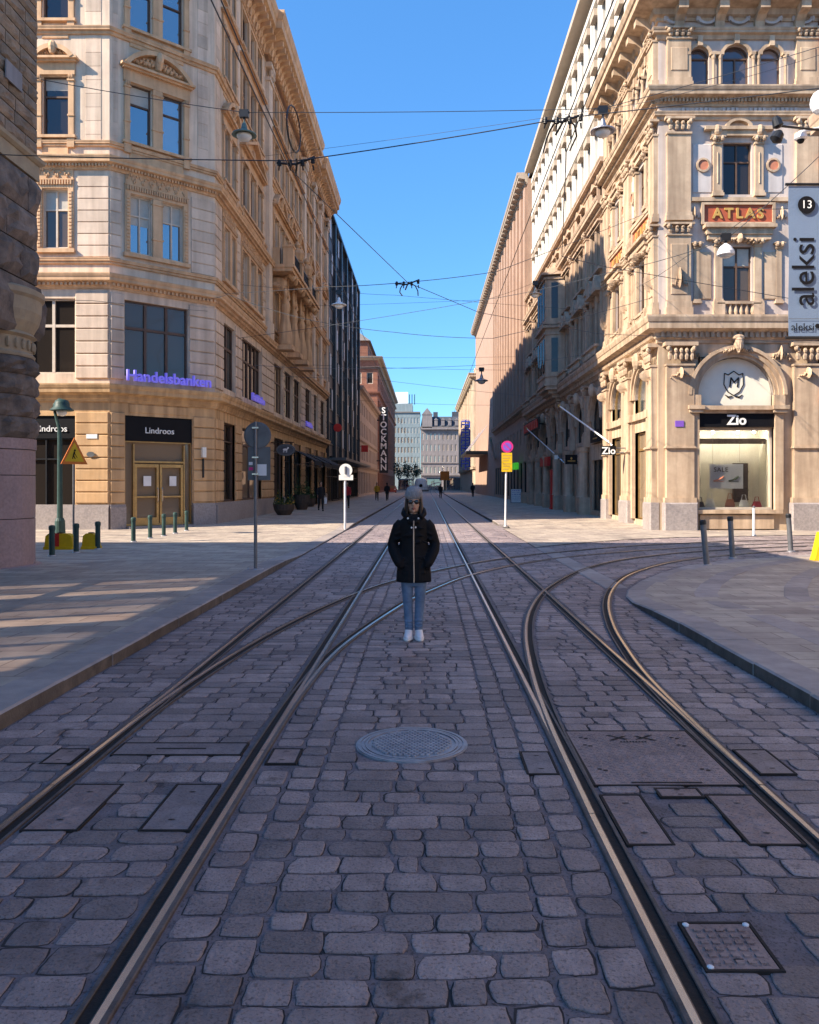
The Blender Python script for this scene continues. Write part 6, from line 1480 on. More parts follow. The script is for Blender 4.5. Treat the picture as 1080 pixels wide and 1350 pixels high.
# red round flag-like disc on the glass building and dark bits
for y, z, lab in ((73.5,6.75,'round red blade sign on the dark glass building'),(105,6.2,'red square blade sign on the low pale building')):
    root = empty('hanging_sign', (-8.4, y, z), lab, 'hanging sign'); mk('panel', MB().box(.1,.95,-.08,.08,-.4,.45) if y > 100 else MB().lathe([(.36,-.05),(.38,0),(.36,.05)], n=22), M_['red'], root, None if y > 100 else T((.45,0,0)) @ RX(math.pi/2)); mk('bracket', MB().tube([(-.3,0,.3),(.8,0,.3)], .03, 5), M_['black_metal'], root)
    if y < 100: mk('pole', MB().tube([(.45,.02,-.36),(.45,.02,-6.3)], .03, 6), M_['grey_post'], root)
# banner on the right
y = 15.6; a = PY(1040, 443, y); xr_ = 8.35; zt = PY(1040, 245, y).z; zs = PY(1040, 420, y).z
root = empty('banner', (a.x, y, a.z), 'pale blue hanging banner reading aleksi 13 at the right edge', 'banner')
Wb_ = xr_-a.x; Hb = zt-a.z
b = MB(); n = 10
for i in range(n):
    z0, z1 = Hb*i/n, Hb*(i+1)/n; w0 = .012*math.sin(i*.9); w1 = .012*math.sin((i+1)*.9)
    b.add([(0,w0,z0),(Wb_,w0,z0),(Wb_,w1,z1),(0,w1,z1),(0,w0+.006,z0),(Wb_,w0+.006,z0),(Wb_,w1+.006,z1),(0,w1+.006,z1)], [(0,1,2,3),(4,7,6,5),(0,3,7,4),(1,5,6,2)])
mk('cloth', b, M_['banner'], root)
s = y/F     # metres per pixel at the banner
def bz(v): return (443-v)*s
ob('lettering', text_mesh('aleksi', 43*s, .002, M_['ink'], align='LEFT', spacing=.98), root, T((20*s,-.022,bz(404))) @ UP @ Matrix.Rotation(math.pi/2,4,'Z'))
mk('disc', MB().lathe([(11.5*s,0),(11.5*s,.006)], n=28), M_['ink'], root, T((23*s,-.018,bz(270.5))) @ RX(math.pi/2))
ob('number', text_mesh('13', 15*s, .002, M_['letter_white']), root, T((23*s,-.03,bz(270.5))) @ UP)
mk('lower_strip', MB().box(0,Wb_,-.016,-.014,bz(420.6),bz(420)), M_['sign_back'], root)
ob('lettering', text_mesh('aleksi', 14*s, .002, M_['ink'], align='LEFT'), root, T((2.5*s,-.022,bz(431.5))) @ UP)
mk('dot', MB().lathe([(3.2*s,0),(3.2*s,.004)], n=16), M_['ink'], root, T((37.5*s,-.018,bz(430))) @ RX(math.pi/2))
mk('rod', MB().tube([(-.06,0,Hb+.03),(1.9,0,Hb+.03)], .028, 8).tube([(-.06,0,-.03),(1.9,0,-.03)], .028, 8), M_['black_metal'], root)
p = G(1078, 728, .02)
wr(mk('barrier_foot', MB().prism([(-.10,0),(.3,0),(.3,.62),(.06,.62),(-.06,.12)], -.12, .12), M_['yellow'], None, T((8.60,18.05,.02))), 'yellow plastic barrier foot at the right edge by the dark building', 'barrier foot')
# ================================================================== WIRES
def sag(P, n=6, s=0.0):
    out = []
    for p, q in zip(P, P[1:]):
        for i in range(n): t = i/n; out.append(Vector(p).lerp(Vector(q), t) - Vector((0,0,4*s*t*(1-t))))
    return out + [Vector(P[-1])]
def wire(P, label, r=.009, s=.04, m='wire', cat='cable', grp='overhead cables'):
    P = [Vector(p) for p in P]; o = P[0]; pts = sag([p-o for p in P], 6, s)
    return wr(mk('overhead_cable', MB().tube(pts, r*.78, 5), M_[m], None, T(o)), label, cat, grp)
WZ = 6.3
w_left = PY(390, 212, 12.0); w_right = PY(742, 156, 11.4)
L1 = PY(322, 148, 17.5); L2 = PY(795, 143, 17.5)
wire([(-8.1,16.6,9.95), L1, L2, (8.8,17.6,11.2)], 'highest dark span wire crossing the street and carrying two hanging lamps', .010, .03)
wire([(-8.1,14.5,7.55), w_left, w_right, (8.8,13.2,8.4)], 'dark span wire holding the two big contact wire clamps near the camera', .011, .02)
wire([(-1.95,4,WZ),(-1.95,12.0,WZ),(-1.95,40,WZ),(-1.95,120,WZ)], 'tram contact wire running straight along the left track', .010, .0, cat='contact wire')
k1 = PY(537, 372, 18.7)
wire([(-2.1,4,WZ+.02),(-2.0,12.0,WZ+.02), k1, PY(632,412,22.4), PY(790,440,26), (14,27,WZ)], 'tram contact wire curving from the left track across to the right', .010, .0, cat='contact wire')
wire([(1.78,4,WZ),(1.78,11.4,WZ),(1.80,40,WZ),(1.80,120,WZ)], 'tram contact wire running straight along the right track', .010, .0, cat='contact wire')
wire([(1.86,4,WZ+.02),(1.95,11.4,WZ+.02), PY(741,338,16.8), PY(800,352,19), (12,22,WZ)], 'tram contact wire bending off the right track round the corner', .010, .0, cat='contact wire')
wire([(-8.45,34,9.6), PY(430,378,21), k1, PY(655,358,19.5), (8.45,31,12.0)], 'span wire crossing through the clamp in the middle of the sky', .010, .02)
L3 = PY(447, 384, 36)
wire([(-8.4,37,10.7), L3, PY(520,389,38), (8.45,42,10.6)], 'thin span wire carrying the small lamp in front of the dark glass building', .010, .03)
wire([(-8.9,32.6,9.05), PY(300,388,31), PY(400,420,29), PY(520,438,28), PY(650,446,27.5), (8.45,30.2,8.6)], 'sagging cable from the bank corner across to the right facade', .012, .05)
wire([(-8.4,40,7.5), PY(480,486,42), PY(690,478,43), (8.4,39.5,8.1)], 'pale cable crossing the street low in the sky from the bank front', .012, .06, m='grey_post')
wire([(-8.4,47,7.9), PY(480,498,48), (8.4,53,7.2)], 'pale cable slightly lower behind the first pale one', .012, .06, m='grey_post')
wire([(-8.4,58,PY(560,486,60).z), (8.4,62,PY(560,483,60).z)], 'dark far cable crossing in front of the brick store', .014, .1)
wire([(-8.4,95,PY(560,533,100).z), (8.4,104,PY(560,530,100).z)], 'furthest dark cable crossing above the end of the street', .02, .15)
wire([(-8.4,70,PY(560,475,72).z), (8.4,76,PY(560,470,76).z)], 'second dark far cable crossing above the brick store', .014, .1)
L4 = PY(957, 316, 17.2)
wire([(8.75,16.8,9.1), L4, PY(800,360,23), PY(640,395,28), (-8.3,36,8.1)], 'long cable running from the right edge past the white lamp across the street', .011, .06)
wire([(8.75,17.2,7.6), PY(1000,275,17.5), PY(905,338,22), (8.45,33,9.6)], 'cable running along the sandstone front behind the banner', .010, .05)
wire([(14.2,29.6,17.2), PY(900,123,24), PY(780,146,26), (-8.4,42,18.5)], 'high faint cable passing in front of the three arched windows', .010, .05)
wire([(-8.1,16.2,5.4), PY(120,396,24), (-8.7,32.7,8.6)], 'dark cable from the stone building to the bank corner', .010, .02)
def clampset(c, label, seed, up=True):
    root = empty('wire_clamp', c, label, 'wire clamp', 'contact wire clamps'); rr = random.Random(seed); b = MB()
    b.tube([(-.28,0,-.03),(0,0,-.05),(.28,0,.06)], .018, 8); b.tube([(.05,-.25,-.08),(.02,.0,-.02),(-.05,.3,-.10)], .016, 6)
    for x in (-.24,-.08,.1,.25): b.lathe([(.012,-.09),(.032,-.08),(.032,-.065),(.018,-.06),(.032,-.055),(.032,-.04),(.018,-.035),(.028,-.03),(.028,.0),(.01,.01)], (x,0,.01+.04*(x>.1)), 10); b.tube([(x,0,-.06),(x*1.05,.03,-.13)], .012, 6)
    mk('clamp_bar', b, M_['black_metal'], root)
    if up:
        b = MB(); P = [(.02+.05*math.cos(a), -.3+.3*math.cos(a), .02+.35*(1+math.sin(a))*.9) for a in [i*math.pi/8-math.pi/2 for i in range(17)]]; b.tube(P, .012, 4); mk('jumper_loop', b, M_['black_metal'], root)
    else:
        b = MB(); b.tube([(-.1,0,-.05),(-.16,.1,-.12),(-.18,.3,-.16),(-.14,.9,-.10)], .013, 6); b.tube([(.1,0,-.04),(.18,.08,-.06),(.24,.25,-.14),(.24,.8,-.12)], .013, 6); mk('jumper', b, M_['black_metal'], root)
clampset(w_left, 'black contact wire clamp with a tall jumper loop over the left track', 1)
clampset(w_right, 'black contact wire clamp with splayed jumpers over the right track', 2, False)
clampset(k1, 'small black clamp alone against the sky in the middle of the street', 3, False)
# hanging lamps
def hang_lamp(c, sc, label, style='disc', m='verdigris'):
    root = empty('hanging_lamp', c, label, 'hanging lamp', 'lamps hanging from the span wires')
    b = MB(); b.box(-.12*sc,.12*sc,-.06*sc,.06*sc,-.14*sc,.06*sc); b.tube([(-.14*sc,0,.0),(.14*sc,0,.0)], .035*sc, 6); b.tube([(0,0,-.1*sc),(0,0,-.36*sc)], .03*sc, 6); mk('hanger', b, M_['black_metal'], root)
    if style == 'disc':
        mk('lamp_shade', MB().lathe([(.03*sc,-.26*sc),(.06*sc,-.32*sc),(.09*sc,-.46*sc),(.13*sc,-.50*sc),(.32*sc,-.58*sc),(.33*sc,-.61*sc),(.30*sc,-.62*sc),(.20*sc,-.58*sc)], n=22), M_[m], root, smooth=False)
        mk('globe', MB().lathe([(.20*sc,-.60*sc),(.20*sc,-.66*sc),(.14*sc,-.74*sc),(.04*sc,-.77*sc)], n=18), M_['milk_glass'], root, smooth=True)
    else:
        mk('lamp_shade', MB().lathe([(.04*sc,-.2*sc),(.16*sc,-.3*sc),(.22*sc,-.42*sc),(.22*sc,-.5*sc),(.18*sc,-.52*sc)], n=18), M_['white_paint'], root, smooth=False)
        mk('globe', MB().lathe([(.17*sc,-.51*sc),(.12*sc,-.56*sc),(.03*sc,-.58*sc)], n=14), M_['milk_glass'], root, smooth=True)
hang_lamp(L1, .80, 'green disc lamp hanging in front of the bank facade at upper left')
hang_lamp(L2, .80, 'dark disc lamp hanging in front of the white storeys at upper right', m='castiron')
hang_lamp(L3, 1.0, 'small pale lamp hanging in front of the dark glass building', m='white_paint')
hang_lamp(L4+Vector((0,0,.08)), .80, 'white bowl lamp on the cable in front of the sandstone facade', 'bowl')
q = PY(635, 486, 60.9); hang_lamp(q, 1.5, 'far small dark lamp hanging before the blank brown wall', m='castiron')
q = PY(706, 372, 40); hang_lamp(q, 1.0, 'pale lamp hanging before the upper edge of the arcaded building', m='far_pale'); wire([(8.4,42,13.6), q, PY(640,395,46), (-8.3,52,13)], 'thin cable carrying the pale lamp near the arcaded building', .010, .05)
# black spotlight and white camera on an arm at the right edge
q = PY(1026, 172, 17.0); root = empty('spotlight', q, 'black double spotlight on an arm at the upper right edge', 'spotlight')
b = MB(); b.tube([(-.0,0,.1),(1.2,.3,.12)], .025, 6); mk('arm', b, M_['black_metal'], root)
mk('housing', MB().lathe([(.05,-.16),(.13,-.1),(.11,.04),(.05,.10)], n=14), M_['black_metal'], root, T((0,0,-.1)) @ RY(.5)); mk('housing', MB().lathe([(.05,-.12),(.11,-.08),(.09,.06),(.05,.12)], n=14), M_['black_metal'], root, T((-.02,0,.17)) @ RY(-.3))
q = PY(1056, 180, 17.3); root = empty('camera', q, 'small white camera dome under the arm at the upper right edge', 'camera'); mk('dome', MB().lathe([(.03,.12),(.12,.06),(.13,-.04),(.10,-.07)], n=16), M_['white_paint'], root); mk('lens', MB().ell((0,0,-.07), (.08,.08,.08)), M_['ink'], root); mk('arm', MB().tube([(0,0,.1),(.8,.1,.3)], .03, 6), M_['white_paint'], root)
q = PY(1076, 135, 17.4); root = empty('lamp_box', q, 'white rounded lamp housing cut by the right picture edge', 'lamp'); mk('housing', MB().ell((.1,0,0), (.22,.2,.26), 12, 8), M_['white_paint'], root); mk('bracket', MB().tube([(.1,0,0),(.6,.2,.1)], .03, 6), M_['black_metal'], root)
# ================================================================== FAR SQUARE
p = PY(555, 650, 190); root = empty('kiosk', (p.x, 190, 0), 'small white domed kiosk with a dark round opening at the far end', 'kiosk'); mk('shell', MB().lathe([(1.75,0),(1.65,1.2),(1.3,2.5),(1.0,2.9),(.1,3.0)], n=20), M_['white_paint'], root); mk('opening', MB().ell((0,-1.6,1.3), (.42,.14,.42)), M_['ink'], root); mk('base', MB().lathe([(1.9,-.1),(1.9,.3),(1.76,.32)], n=20), M_['grey_post'], root)
def pavilion(u0, u1, y, h, label):
    a = PY(u0, 640, y).x; c = PY(u1, 640, y).x; root = empty('glass_pavilion', ((a+c)/2, y, 0), label, 'pavilion', 'glass shelters on the far square'); w = (c-a)/2
    mk('glazing', MB().box(-w+.1,w-.1,-.05,1.5,.1,h-.3), M_['glass_blue'], root); mk('roof', MB().box(-w-.2,w+.2,-.4,1.9,h-.3,h), M_['far_teal'], root); b = MB()
    n = max(2, int(2*w/1.5))
    for i in range(n+1): b.box(-w+2*w*i/n-.05, -w+2*w*i/n+.05, -.12, -.02, 0, h-.3)
    mk('post', b, M_['grey_post'], root)
pavilion(563, 582, 205, 3.2, 'greenish glass shelter just right of the white kiosk'); pavilion(588, 608, 205, 3.4, 'greenish glass shelter at the right of the far square'); pavilion(526, 543, 205, 3.0, 'white roofed glass shelter left of the white kiosk')
p = PY(586.5, 640, 200); root = empty('clock_post', (p.x, 200, 0), 'orange red sign column standing on the far square', 'sign column'); mk('column', MB().box(-.3,.3,-.3,.3,0,2.6), M_['wood'], root); mk('panel', MB().box(-1.1,1.1,-.35,.35,2.6,4.8), M_['orange'], root)
p = PY(519, 640, 150); root = empty('parked_car', (p.x-.3, 150, 0), 'dark orange car at the far end beside the brick store', 'car')
b = MB(); b.prism([(-.85,.25),(.85,.25),(.88,.8),(.74,.92),(.62,1.38),(-.62,1.38),(-.74,.92),(-.88,.8)], -2.0, 2.0); mk('body', b, M_['car_red'], root); mk('windscreen', MB().prism([(-.62,.95),(.62,.95),(.55,1.33),(-.55,1.33)], 2.0, 2.02), M_['glass_low'], root)
for sg in (-1,1): mk('headlight', MB().ell((sg*.62,-2.0,.72), (.16,.05,.1)), M_['milk_glass'], root); mk('wheel', MB().lathe([(.3,-.1),(.3,.1)], n=12), M_['rubber'], root, T((sg*.75,-1.3,.3)) @ RY(math.pi/2))
def tree(x, y, h, r, label, seed):
    root = empty('bare_tree', (x, y, 0), label, 'tree', 'trees on the far square'); rr = random.Random(seed); b = MB(); lf = MB()
    b.tube([(0,0,0),(.05,0,h*.35),(0,.05,h*.6)], [.22,.16,.1], 7)
    for i in range(16):
        a = rr.uniform(0,6.28); z = h*rr.uniform(.3,.6); e = Vector((r*math.cos(a)*rr.uniform(.5,1), r*math.sin(a)*rr.uniform(.5,1), h*rr.uniform(.6,1))); m = e*.5+Vector((0,0,z*.5)); b.tube([(0,0,z), m, e], [.08,.05,.02], 4)
        for k in range(60):
            q = e.lerp(m, rr.random()*.6)+Vector((rr.gauss(0,.45),rr.gauss(0,.45),rr.gauss(0,.4))); d = Vector((rr.gauss(0,1),rr.gauss(0,1),rr.gauss(0,1))).normalized(); n = d.orthogonal(); s = rr.uniform(.1,.24); lf.add([q-d*s,q+n*s*.6,q+d*s,q-n*s*.6], [(0,1,2,3)])
    mk('trunk', b, M_['bark'], root); mk('crown', lf, M_['leaf_dark'], root)
tree(-7.2, 215, 7.5, 3.0, 'dark leafy tree before the turquoise block, left one', 4); tree(-3.6, 222, 7.0, 2.6, 'dark leafy tree before the turquoise block, right one', 9)
# railing strip at the square
root = empty('railing', (0.5, 180, 0), 'low pale railing across the far end of the street', 'railing'); b = MB()
for i in range(24): b.tube([(-7+i*.62,0,0),(-7+i*.62,0,1.0)], .04, 4)
b.tube([(-7.2,0,1.0),(7.4,0,1.0)], .05, 4); b.tube([(-7.2,0,.55),(7.4,0,.55)], .03, 4); mk('rail', b, M_['grey_post'], root)
# ================================================================== PEOPLE
# the woman standing between the tracks; she faces the camera (-y)
px_ = G(546, 838).x; py_ = 9.0
HW = 1.66/1.66
def lofty(b, secs, n=18):     # closed loft of ellipses (cx, cy, z, rx, ry)
    vs = [(cx+rx*math.cos(2*math.pi*j/n), cy+ry*math.sin(2*math.pi*j/n), z) for cx, cy, z, rx, ry in secs for j in range(n)]; k = len(secs)
    b.add(vs, [(i*n+j,i*n+(j+1)%n,(i+1)*n+(j+1)%n,(i+1)*n+j) for i in range(k-1) for j in range(n)] + [tuple(range(n))[::-1], tuple((k-1)*n+j for j in range(n))]); return b
b = MB()
lofty(b, [(0,.005,1.385,.045,.05),(0,-.012,1.40,.056,.07),(0,-.015,1.43,.064,.084),(0,-.008,1.48,.070,.094),(0,0,1.53,.074,.098),(0,.005,1.57,.072,.095),(0,.01,1.605,.058,.075),(0,.01,1.625,.025,.035)], 22)   # skull and jaw
b.ell((0,-.082,1.402), (.022,.018,.016), 8, 6)                                            # chin
b.tube([(0,-.085,1.525),(0,-.100,1.495),(0,-.113,1.468),(0,-.098,1.458)], [.011,.012,.015,.010], 8)     # nose
for sg in (-1,1): b.ell((sg*.014,-.098,1.462), (.009,.010,.007), 6, 4); b.ell((sg*.042,-.070,1.465), (.022,.018,.02), 8, 5); b.ell((sg*.076,.01,1.48), (.01,.022,.032), 8, 6); b.ell((sg*.03,-.085,1.503), (.014,.009,.008), 8, 5)
b.tube([(-.05,-.082,1.523),(0,-.095,1.528),(.05,-.082,1.523)], .009, 6)                   # brow
b.ell((0,-.095,1.435), (.024,.010,.006), 8, 5); b.ell((0,-.093,1.425), (.020,.011,.007), 8, 5)         # lips
b.tube([(0,.01,1.25),(0,.005,1.40)], [.055,.05], 10)
lofty(b, [(0,0,.80,.13,.09),(0,0,.95,.12,.08),(0,0,1.1,.125,.085),(0,0,1.22,.15,.09),(0,0,1.29,.14,.075),(0,0,1.33,.06,.05)], 16)
for sg in (-1,1):
    b.tube([(sg*.13,0,1.27),(sg*.185,.005,1.22),(sg*.228,.018,1.045),(sg*.222,-.01,.975),(sg*.19,-.06,.90),(sg*.145,-.06,.85)], [.04,.045,.038,.036,.03,.026], 8)
    b.tube([(sg*.145,-.06,.85),(sg*.125,-.07,.79)], [(.018,.034),(.017,.032)], 8)
    for f in range(4): b.tube([(sg*(.145-.014*f),-.07,.795),(sg*(.135-.013*f),-.074,.755-.006*(f in (1,2))),(sg*(.128-.012*f),-.068,.725-.008*(f in (1,2)))], [.0095,.009,.007], 6)
    b.tube([(sg*.115,-.065,.83),(sg*.092,-.072,.795),(sg*.086,-.072,.77)], [.011,.010,.008], 6)
    b.tube([(sg*.065,0,.84),(sg*.07,-.002,.47),(sg*.052,.015,.10)], [.07,.045,.032], 10)
    b.tube([(sg*.054,.03,.07),(sg*.06,-.10,.035)], [.03,.026], 8)
bm_ = remesh(b, .0085, 2, .4); bm_.materials.append(M_['skin'])
W = ob('person', bm_, label='woman in black coat, grey beanie and light jeans standing between the tram tracks', cat='person'); W.location = (px_, py_, .002)
# coat
b = MB()
lofty(b, [(0,0,.625,.196,.135),(0,0,.70,.192,.132),(0,0,.85,.178,.124),(0,0,.98,.160,.114),(0,0,1.06,.154,.110),(0,0,1.16,.160,.110),(0,0,1.24,.165,.108),(0,0,1.295,.155,.098),(0,0.005,1.335,.105,.085),(0,.01,1.37,.085,.08)], 26)
for sg in (-1,1):
    b.tube([(sg*.130,0,1.275),(sg*.172,.005,1.225),(sg*.208,.015,1.12),(sg*.232,.02,1.04),(sg*.226,-.01,.975),(sg*.192,-.065,.90),(sg*.160,-.105,.835),(sg*.13,-.10,.79)], [.060,.064,.061,.058,.058,.056,.05,.035], 12)
    b.tube([(sg*.105,-.118,.90),(sg*.17,-.09,.80)], [.012,.012], 6)
# hood lying round the neck
b.tube([(.075,-.085,1.335),(.108,-.02,1.372),(.095,.075,1.40),(0,.115,1.415),(-.095,.075,1.40),(-.108,-.02,1.372),(-.075,-.085,1.335)], [.028,.036,.046,.05,.046,.036,.028], 10)
b.tube([(.05,-.098,1.30),(0,-.112,1.285),(-.05,-.098,1.30)], .03, 8)
rr = random.Random(4)
for sg in (-1,1):
    for k in range(5): b.tube([(sg*(.06+.03*k),-.128+.012*k,.64),(sg*(.055+.028*k),-.120+.012*k,.80),(sg*(.05+.022*k),-.112+.010*k,.95)], [.012,.010,.004], 5)
    for z in (1.2,1.14,1.08,.95,.90): b.tube([(sg*.155,-.05,z+.03),(sg*.185,-.052,z+.005),(sg*.205,-.04,z+.012)], .010, 5)
for i in range(26):      # soft wrinkles
    sg = rr.choice((-1,1)); z = rr.uniform(.68,1.22); x = rr.uniform(.02,.13)*sg; b.tube([(x-.03,-.112,z),(x+.04,-.115,z+rr.uniform(-.03,.03))], .011, 5)
for sg in (-1,1):
    for z in (1.17,1.10,1.0,.93): b.tube([(sg*.17,-.04,z-.02),(sg*.20,-.04,z+.01),(sg*.225,-.015,z)], .012, 5)
cm = remesh(b, .0095, 3, .5); cm.materials.append(M_['coat']); ob('coat', cm, W)
z_ = MB(); z_.tube([(.004,-.150,.63),(.004,-.146,.72),(.002,-.139,.85),(.0,-.131,.98),(0,-.128,1.08),(.0,-.127,1.2),(.002,-.138,1.30)], .0065, 5); mk('zip', z_, M_['zip'], W)
z_ = MB()
for x, z, y in ((-.022,1.225,-.128),(.022,1.228,-.128),(-.062,1.325,-.118),(.052,1.325,-.118)): z_.ell((x,y,z), (.010,.008,.011), 8, 5)
mk('snap_button', z_, M_['white_paint'], W)
# hair falling either side of the face
b = MB()
for sg in (-1,1):
    for k in range(5): b.tube([(sg*(.066+.003*k),-.05+.02*k,1.56),(sg*(.074+.002*k),-.05+.02*k,1.48),(sg*(.074+.004*k),-.055+.022*k,1.41),(sg*(.074+.004*k),-.075+.02*k,1.345)], [.014,.019,.020,.012], 7)
lofty(b, [(0,.055,1.34,.09,.05),(0,.045,1.45,.088,.072),(0,.03,1.56,.08,.08)], 14)
hm = remesh(b, .008, 1); hm.materials.append(M_['hair']); ob('hair', hm, W)
# knitted hat
b = MB(); b.lathe([(.080,1.528),(.088,1.535),(.090,1.572),(.086,1.585),(.088,1.60),(.083,1.63),(.067,1.655),(.042,1.672),(.012,1.679)], (0,.0,0), 30, sy=1.13)
for i in range(26):
    a = 2*math.pi*i/26; c_, s_ = math.cos(a), math.sin(a); b.tube([(c_*.090,s_*.102,1.535),(c_*.092,s_*.104,1.57),(c_*.089,s_*.101,1.605),(c_*.070,s_*.079,1.652),(c_*.03,s_*.034,1.677)], [.006,.007,.006,.005,.003], 5)
for m__ in (M_['knit'],): mk('hat', b, m__, W, T((0,-.002,0)), smooth=True)
b = MB()
for sg in (-1,1): b.ell((sg*.034,-.105,1.502), (.030,.007,.024), 14, 8)
b.tube([(-.012,-.107,1.508),(0,-.110,1.511),(.012,-.107,1.508)], .004, 5)
for sg in (-1,1): b.tube([(sg*.062,-.10,1.510),(sg*.078,-.03,1.508)], .004, 5)
mk('sunglasses', b, M_['lens'], W, smooth=True)
b = MB(); b.tube([(-.023,-.101,1.434),(0,-.105,1.437),(.023,-.101,1.434)], [.003,.0055,.003], 6); b.tube([(-.018,-.100,1.426),(0,-.104,1.423),(.018,-.100,1.426)], [.003,.006,.003], 6); mk('lips', b, M_['lips'], W, smooth=True)
# jeans
b = MB()
lofty(b, [(0,0,.58,.13,.085),(0,0,.70,.145,.10),(0,0,.82,.14,.10)], 16)
for sg in (-1,1):
    lofty(b, [(sg*.052,.012,.085,.043,.047),(sg*.053,.012,.12,.046,.05),(sg*.057,.016,.25,.050,.056),(sg*.064,.008,.36,.053,.057),(sg*.069,-.004,.46,.057,.060),(sg*.071,-.002,.56,.066,.070),(sg*.07,0,.66,.076,.082)], 16)
    for z, w in ((.46,.05),(.43,.05),(.485,.05),(.13,.045),(.16,.048),(.20,.047),(.53,.055)): c_ = sg*(.068 if z > .3 else .054); b.tube([(c_-w*.9,-.03,z+rr.uniform(-.012,.012)),(c_,-.060 if z > .3 else -.041,z+rr.uniform(-.015,.015)),(c_+w*.9,-.03,z+rr.uniform(-.012,.012))], .010, 5)
jm = remesh(b, .0075, 2, .45); jm.materials.append(M_['denim']); ob('jeans', jm, W)
for sg in (-1,1):
    b = MB(); x = sg*.056
    lofty(b, [(x,-.04,.022,.048,.135),(x,-.04,.045,.047,.130),(x,-.025,.065,.043,.108),(x,.0,.085,.041,.075),(x,.014,.100,.041,.054),(x,.014,.106,.034,.046)], 18)
    sm = remesh(b, .007, 2); sm.materials.append(M_['shoe']); sh = ob('shoe', sm, W, T((x,0,0)) @ RZ(sg*.10) @ T((-x,0,0)))
    b = MB(); lofty(b, [(x,-.04,.0,.048,.137),(x,-.04,.006,.053,.142),(x,-.04,.024,.053,.142),(x,-.04,.028,.048,.136)], 22); mk('sole', b, M_['white_paint'], sh)
    b = MB()
    for k in range(5): b.tube([(x-.022,-.085+k*.02,.068+k*.010),(x,-.09+k*.02,.078+k*.010),(x+.022,-.085+k*.02,.068+k*.010)], .0035, 4)
    mk('laces', b, M_['letter_white'], sh)
# distant passers-by
def walker(x, y, rz, top, legs, label, stride=.22, hair='hair', skirt=False, bag=False, hat=None, h=1.72):
    k = h/1.72; b = MB()
    b.ell((0,-.01,1.60), (.075,.095,.115), 12, 8); b.ell((0,-.105,1.59), (.014,.02,.025), 6, 4); b.ell((0,-.08,1.515), (.03,.03,.03), 6, 4)
    for sg in (-1,1): b.ell((sg*.076,.0,1.595), (.012,.02,.03), 6, 4)
    b.tube([(0,.01,1.38),(0,0,1.53)], [.06,.055], 8); lofty(b, [(0,0,.88,.14,.09),(0,0,1.1,.13,.085),(0,0,1.3,.17,.09),(0,0,1.4,.12,.07)], 12)
    J = {}
    for sg in (-1,1):
        s = stride*sg; hip = (sg*.085,0,.9); kn = (sg*.085,-s*.55-.03,.48); an = (sg*.085,-s*.95+(.08 if s < 0 else 0),.09 if s >= 0 else .13)
        sh = (sg*.19,0,1.36); el = (sg*.235,s*.35+.03,1.10); ha = (sg*.225,s*.55-.08,.90)
        b.tube([hip,kn,an], [.08,.052,.036], 8); b.tube([an,(an[0],an[1]-.14,an[2]-.05)], [.036,.03], 8); b.tube([sh,el,ha], [.05,.04,.03], 8)
        b.ell((ha[0],ha[1]-.015,ha[2]-.05), (.022,.03,.05), 8, 5)
        for f in range(4): b.tube([(ha[0],ha[1]-.035+.014*f,ha[2]-.08),(ha[0]-sg*.008,ha[1]-.035+.014*f,ha[2]-.125)], .008, 5)
        b.tube([(ha[0],ha[1]-.04,ha[2]-.04),(ha[0]-sg*.01,ha[1]-.062,ha[2]-.075)], .009, 5)
        J[sg] = (hip,kn,an,sh,el,ha)
    me = remesh(b, .016, 1); me.materials.append(M_['skin']); o = ob('person', me, label=label, cat='person', group='distant passers-by'); o.location = (x, y, zg(x,y)); o.rotation_euler = (0,0,rz); o.scale = (k,k,k)
    b = MB(); lofty(b, [(0,0,.70 if skirt else .84,.19,.13),(0,0,1.0,.17,.115),(0,0,1.2,.175,.115),(0,0,1.36,.17,.10),(0,0,1.43,.09,.08)], 14)
    for sg in (-1,1): b.tube([J[sg][3],J[sg][4],J[sg][5]], [.07,.062,.048], 8)
    me = remesh(b, .018, 2); me.materials.append(M_[top]); ob('jacket', me, o)
    b = MB(); lofty(b, [(0,0,.80,.145,.10),(0,0,.98,.15,.105)], 12)
    for sg in (-1,1): q = J[sg]; b.tube([q[0],q[1],(q[2][0],q[2][1],q[2][2]+.02)], [.095,.07,.055], 8)
    me = remesh(b, .018, 1); me.materials.append(M_[legs]); ob('trousers', me, o)
    for sg in (-1,1): a = J[sg][2]; mk('shoe', MB().ell((a[0],a[1]-.06,a[2]-.035), (.048,.135,.05), 10, 6), M_['rubber'], o)
    b = MB(); b.ell((0,.02,1.63), (.09,.105,.105), 12, 8); 
    if hair == 'hair': b.ell((0,.07,1.52), (.07,.05,.12), 8, 6)
    mk('hair' if not hat else 'hat', b, M_[hat or 'hair'], o, smooth=True)
    if bag: bb = MB(); bb.box(.20,.36,-.05,.06,.42,.80); bb.tube([(.22,0,.78),(.225,0,.9),(.34,0,.78)], .008, 4); mk('bag', bb, M_['white_paint'], o)
    return o
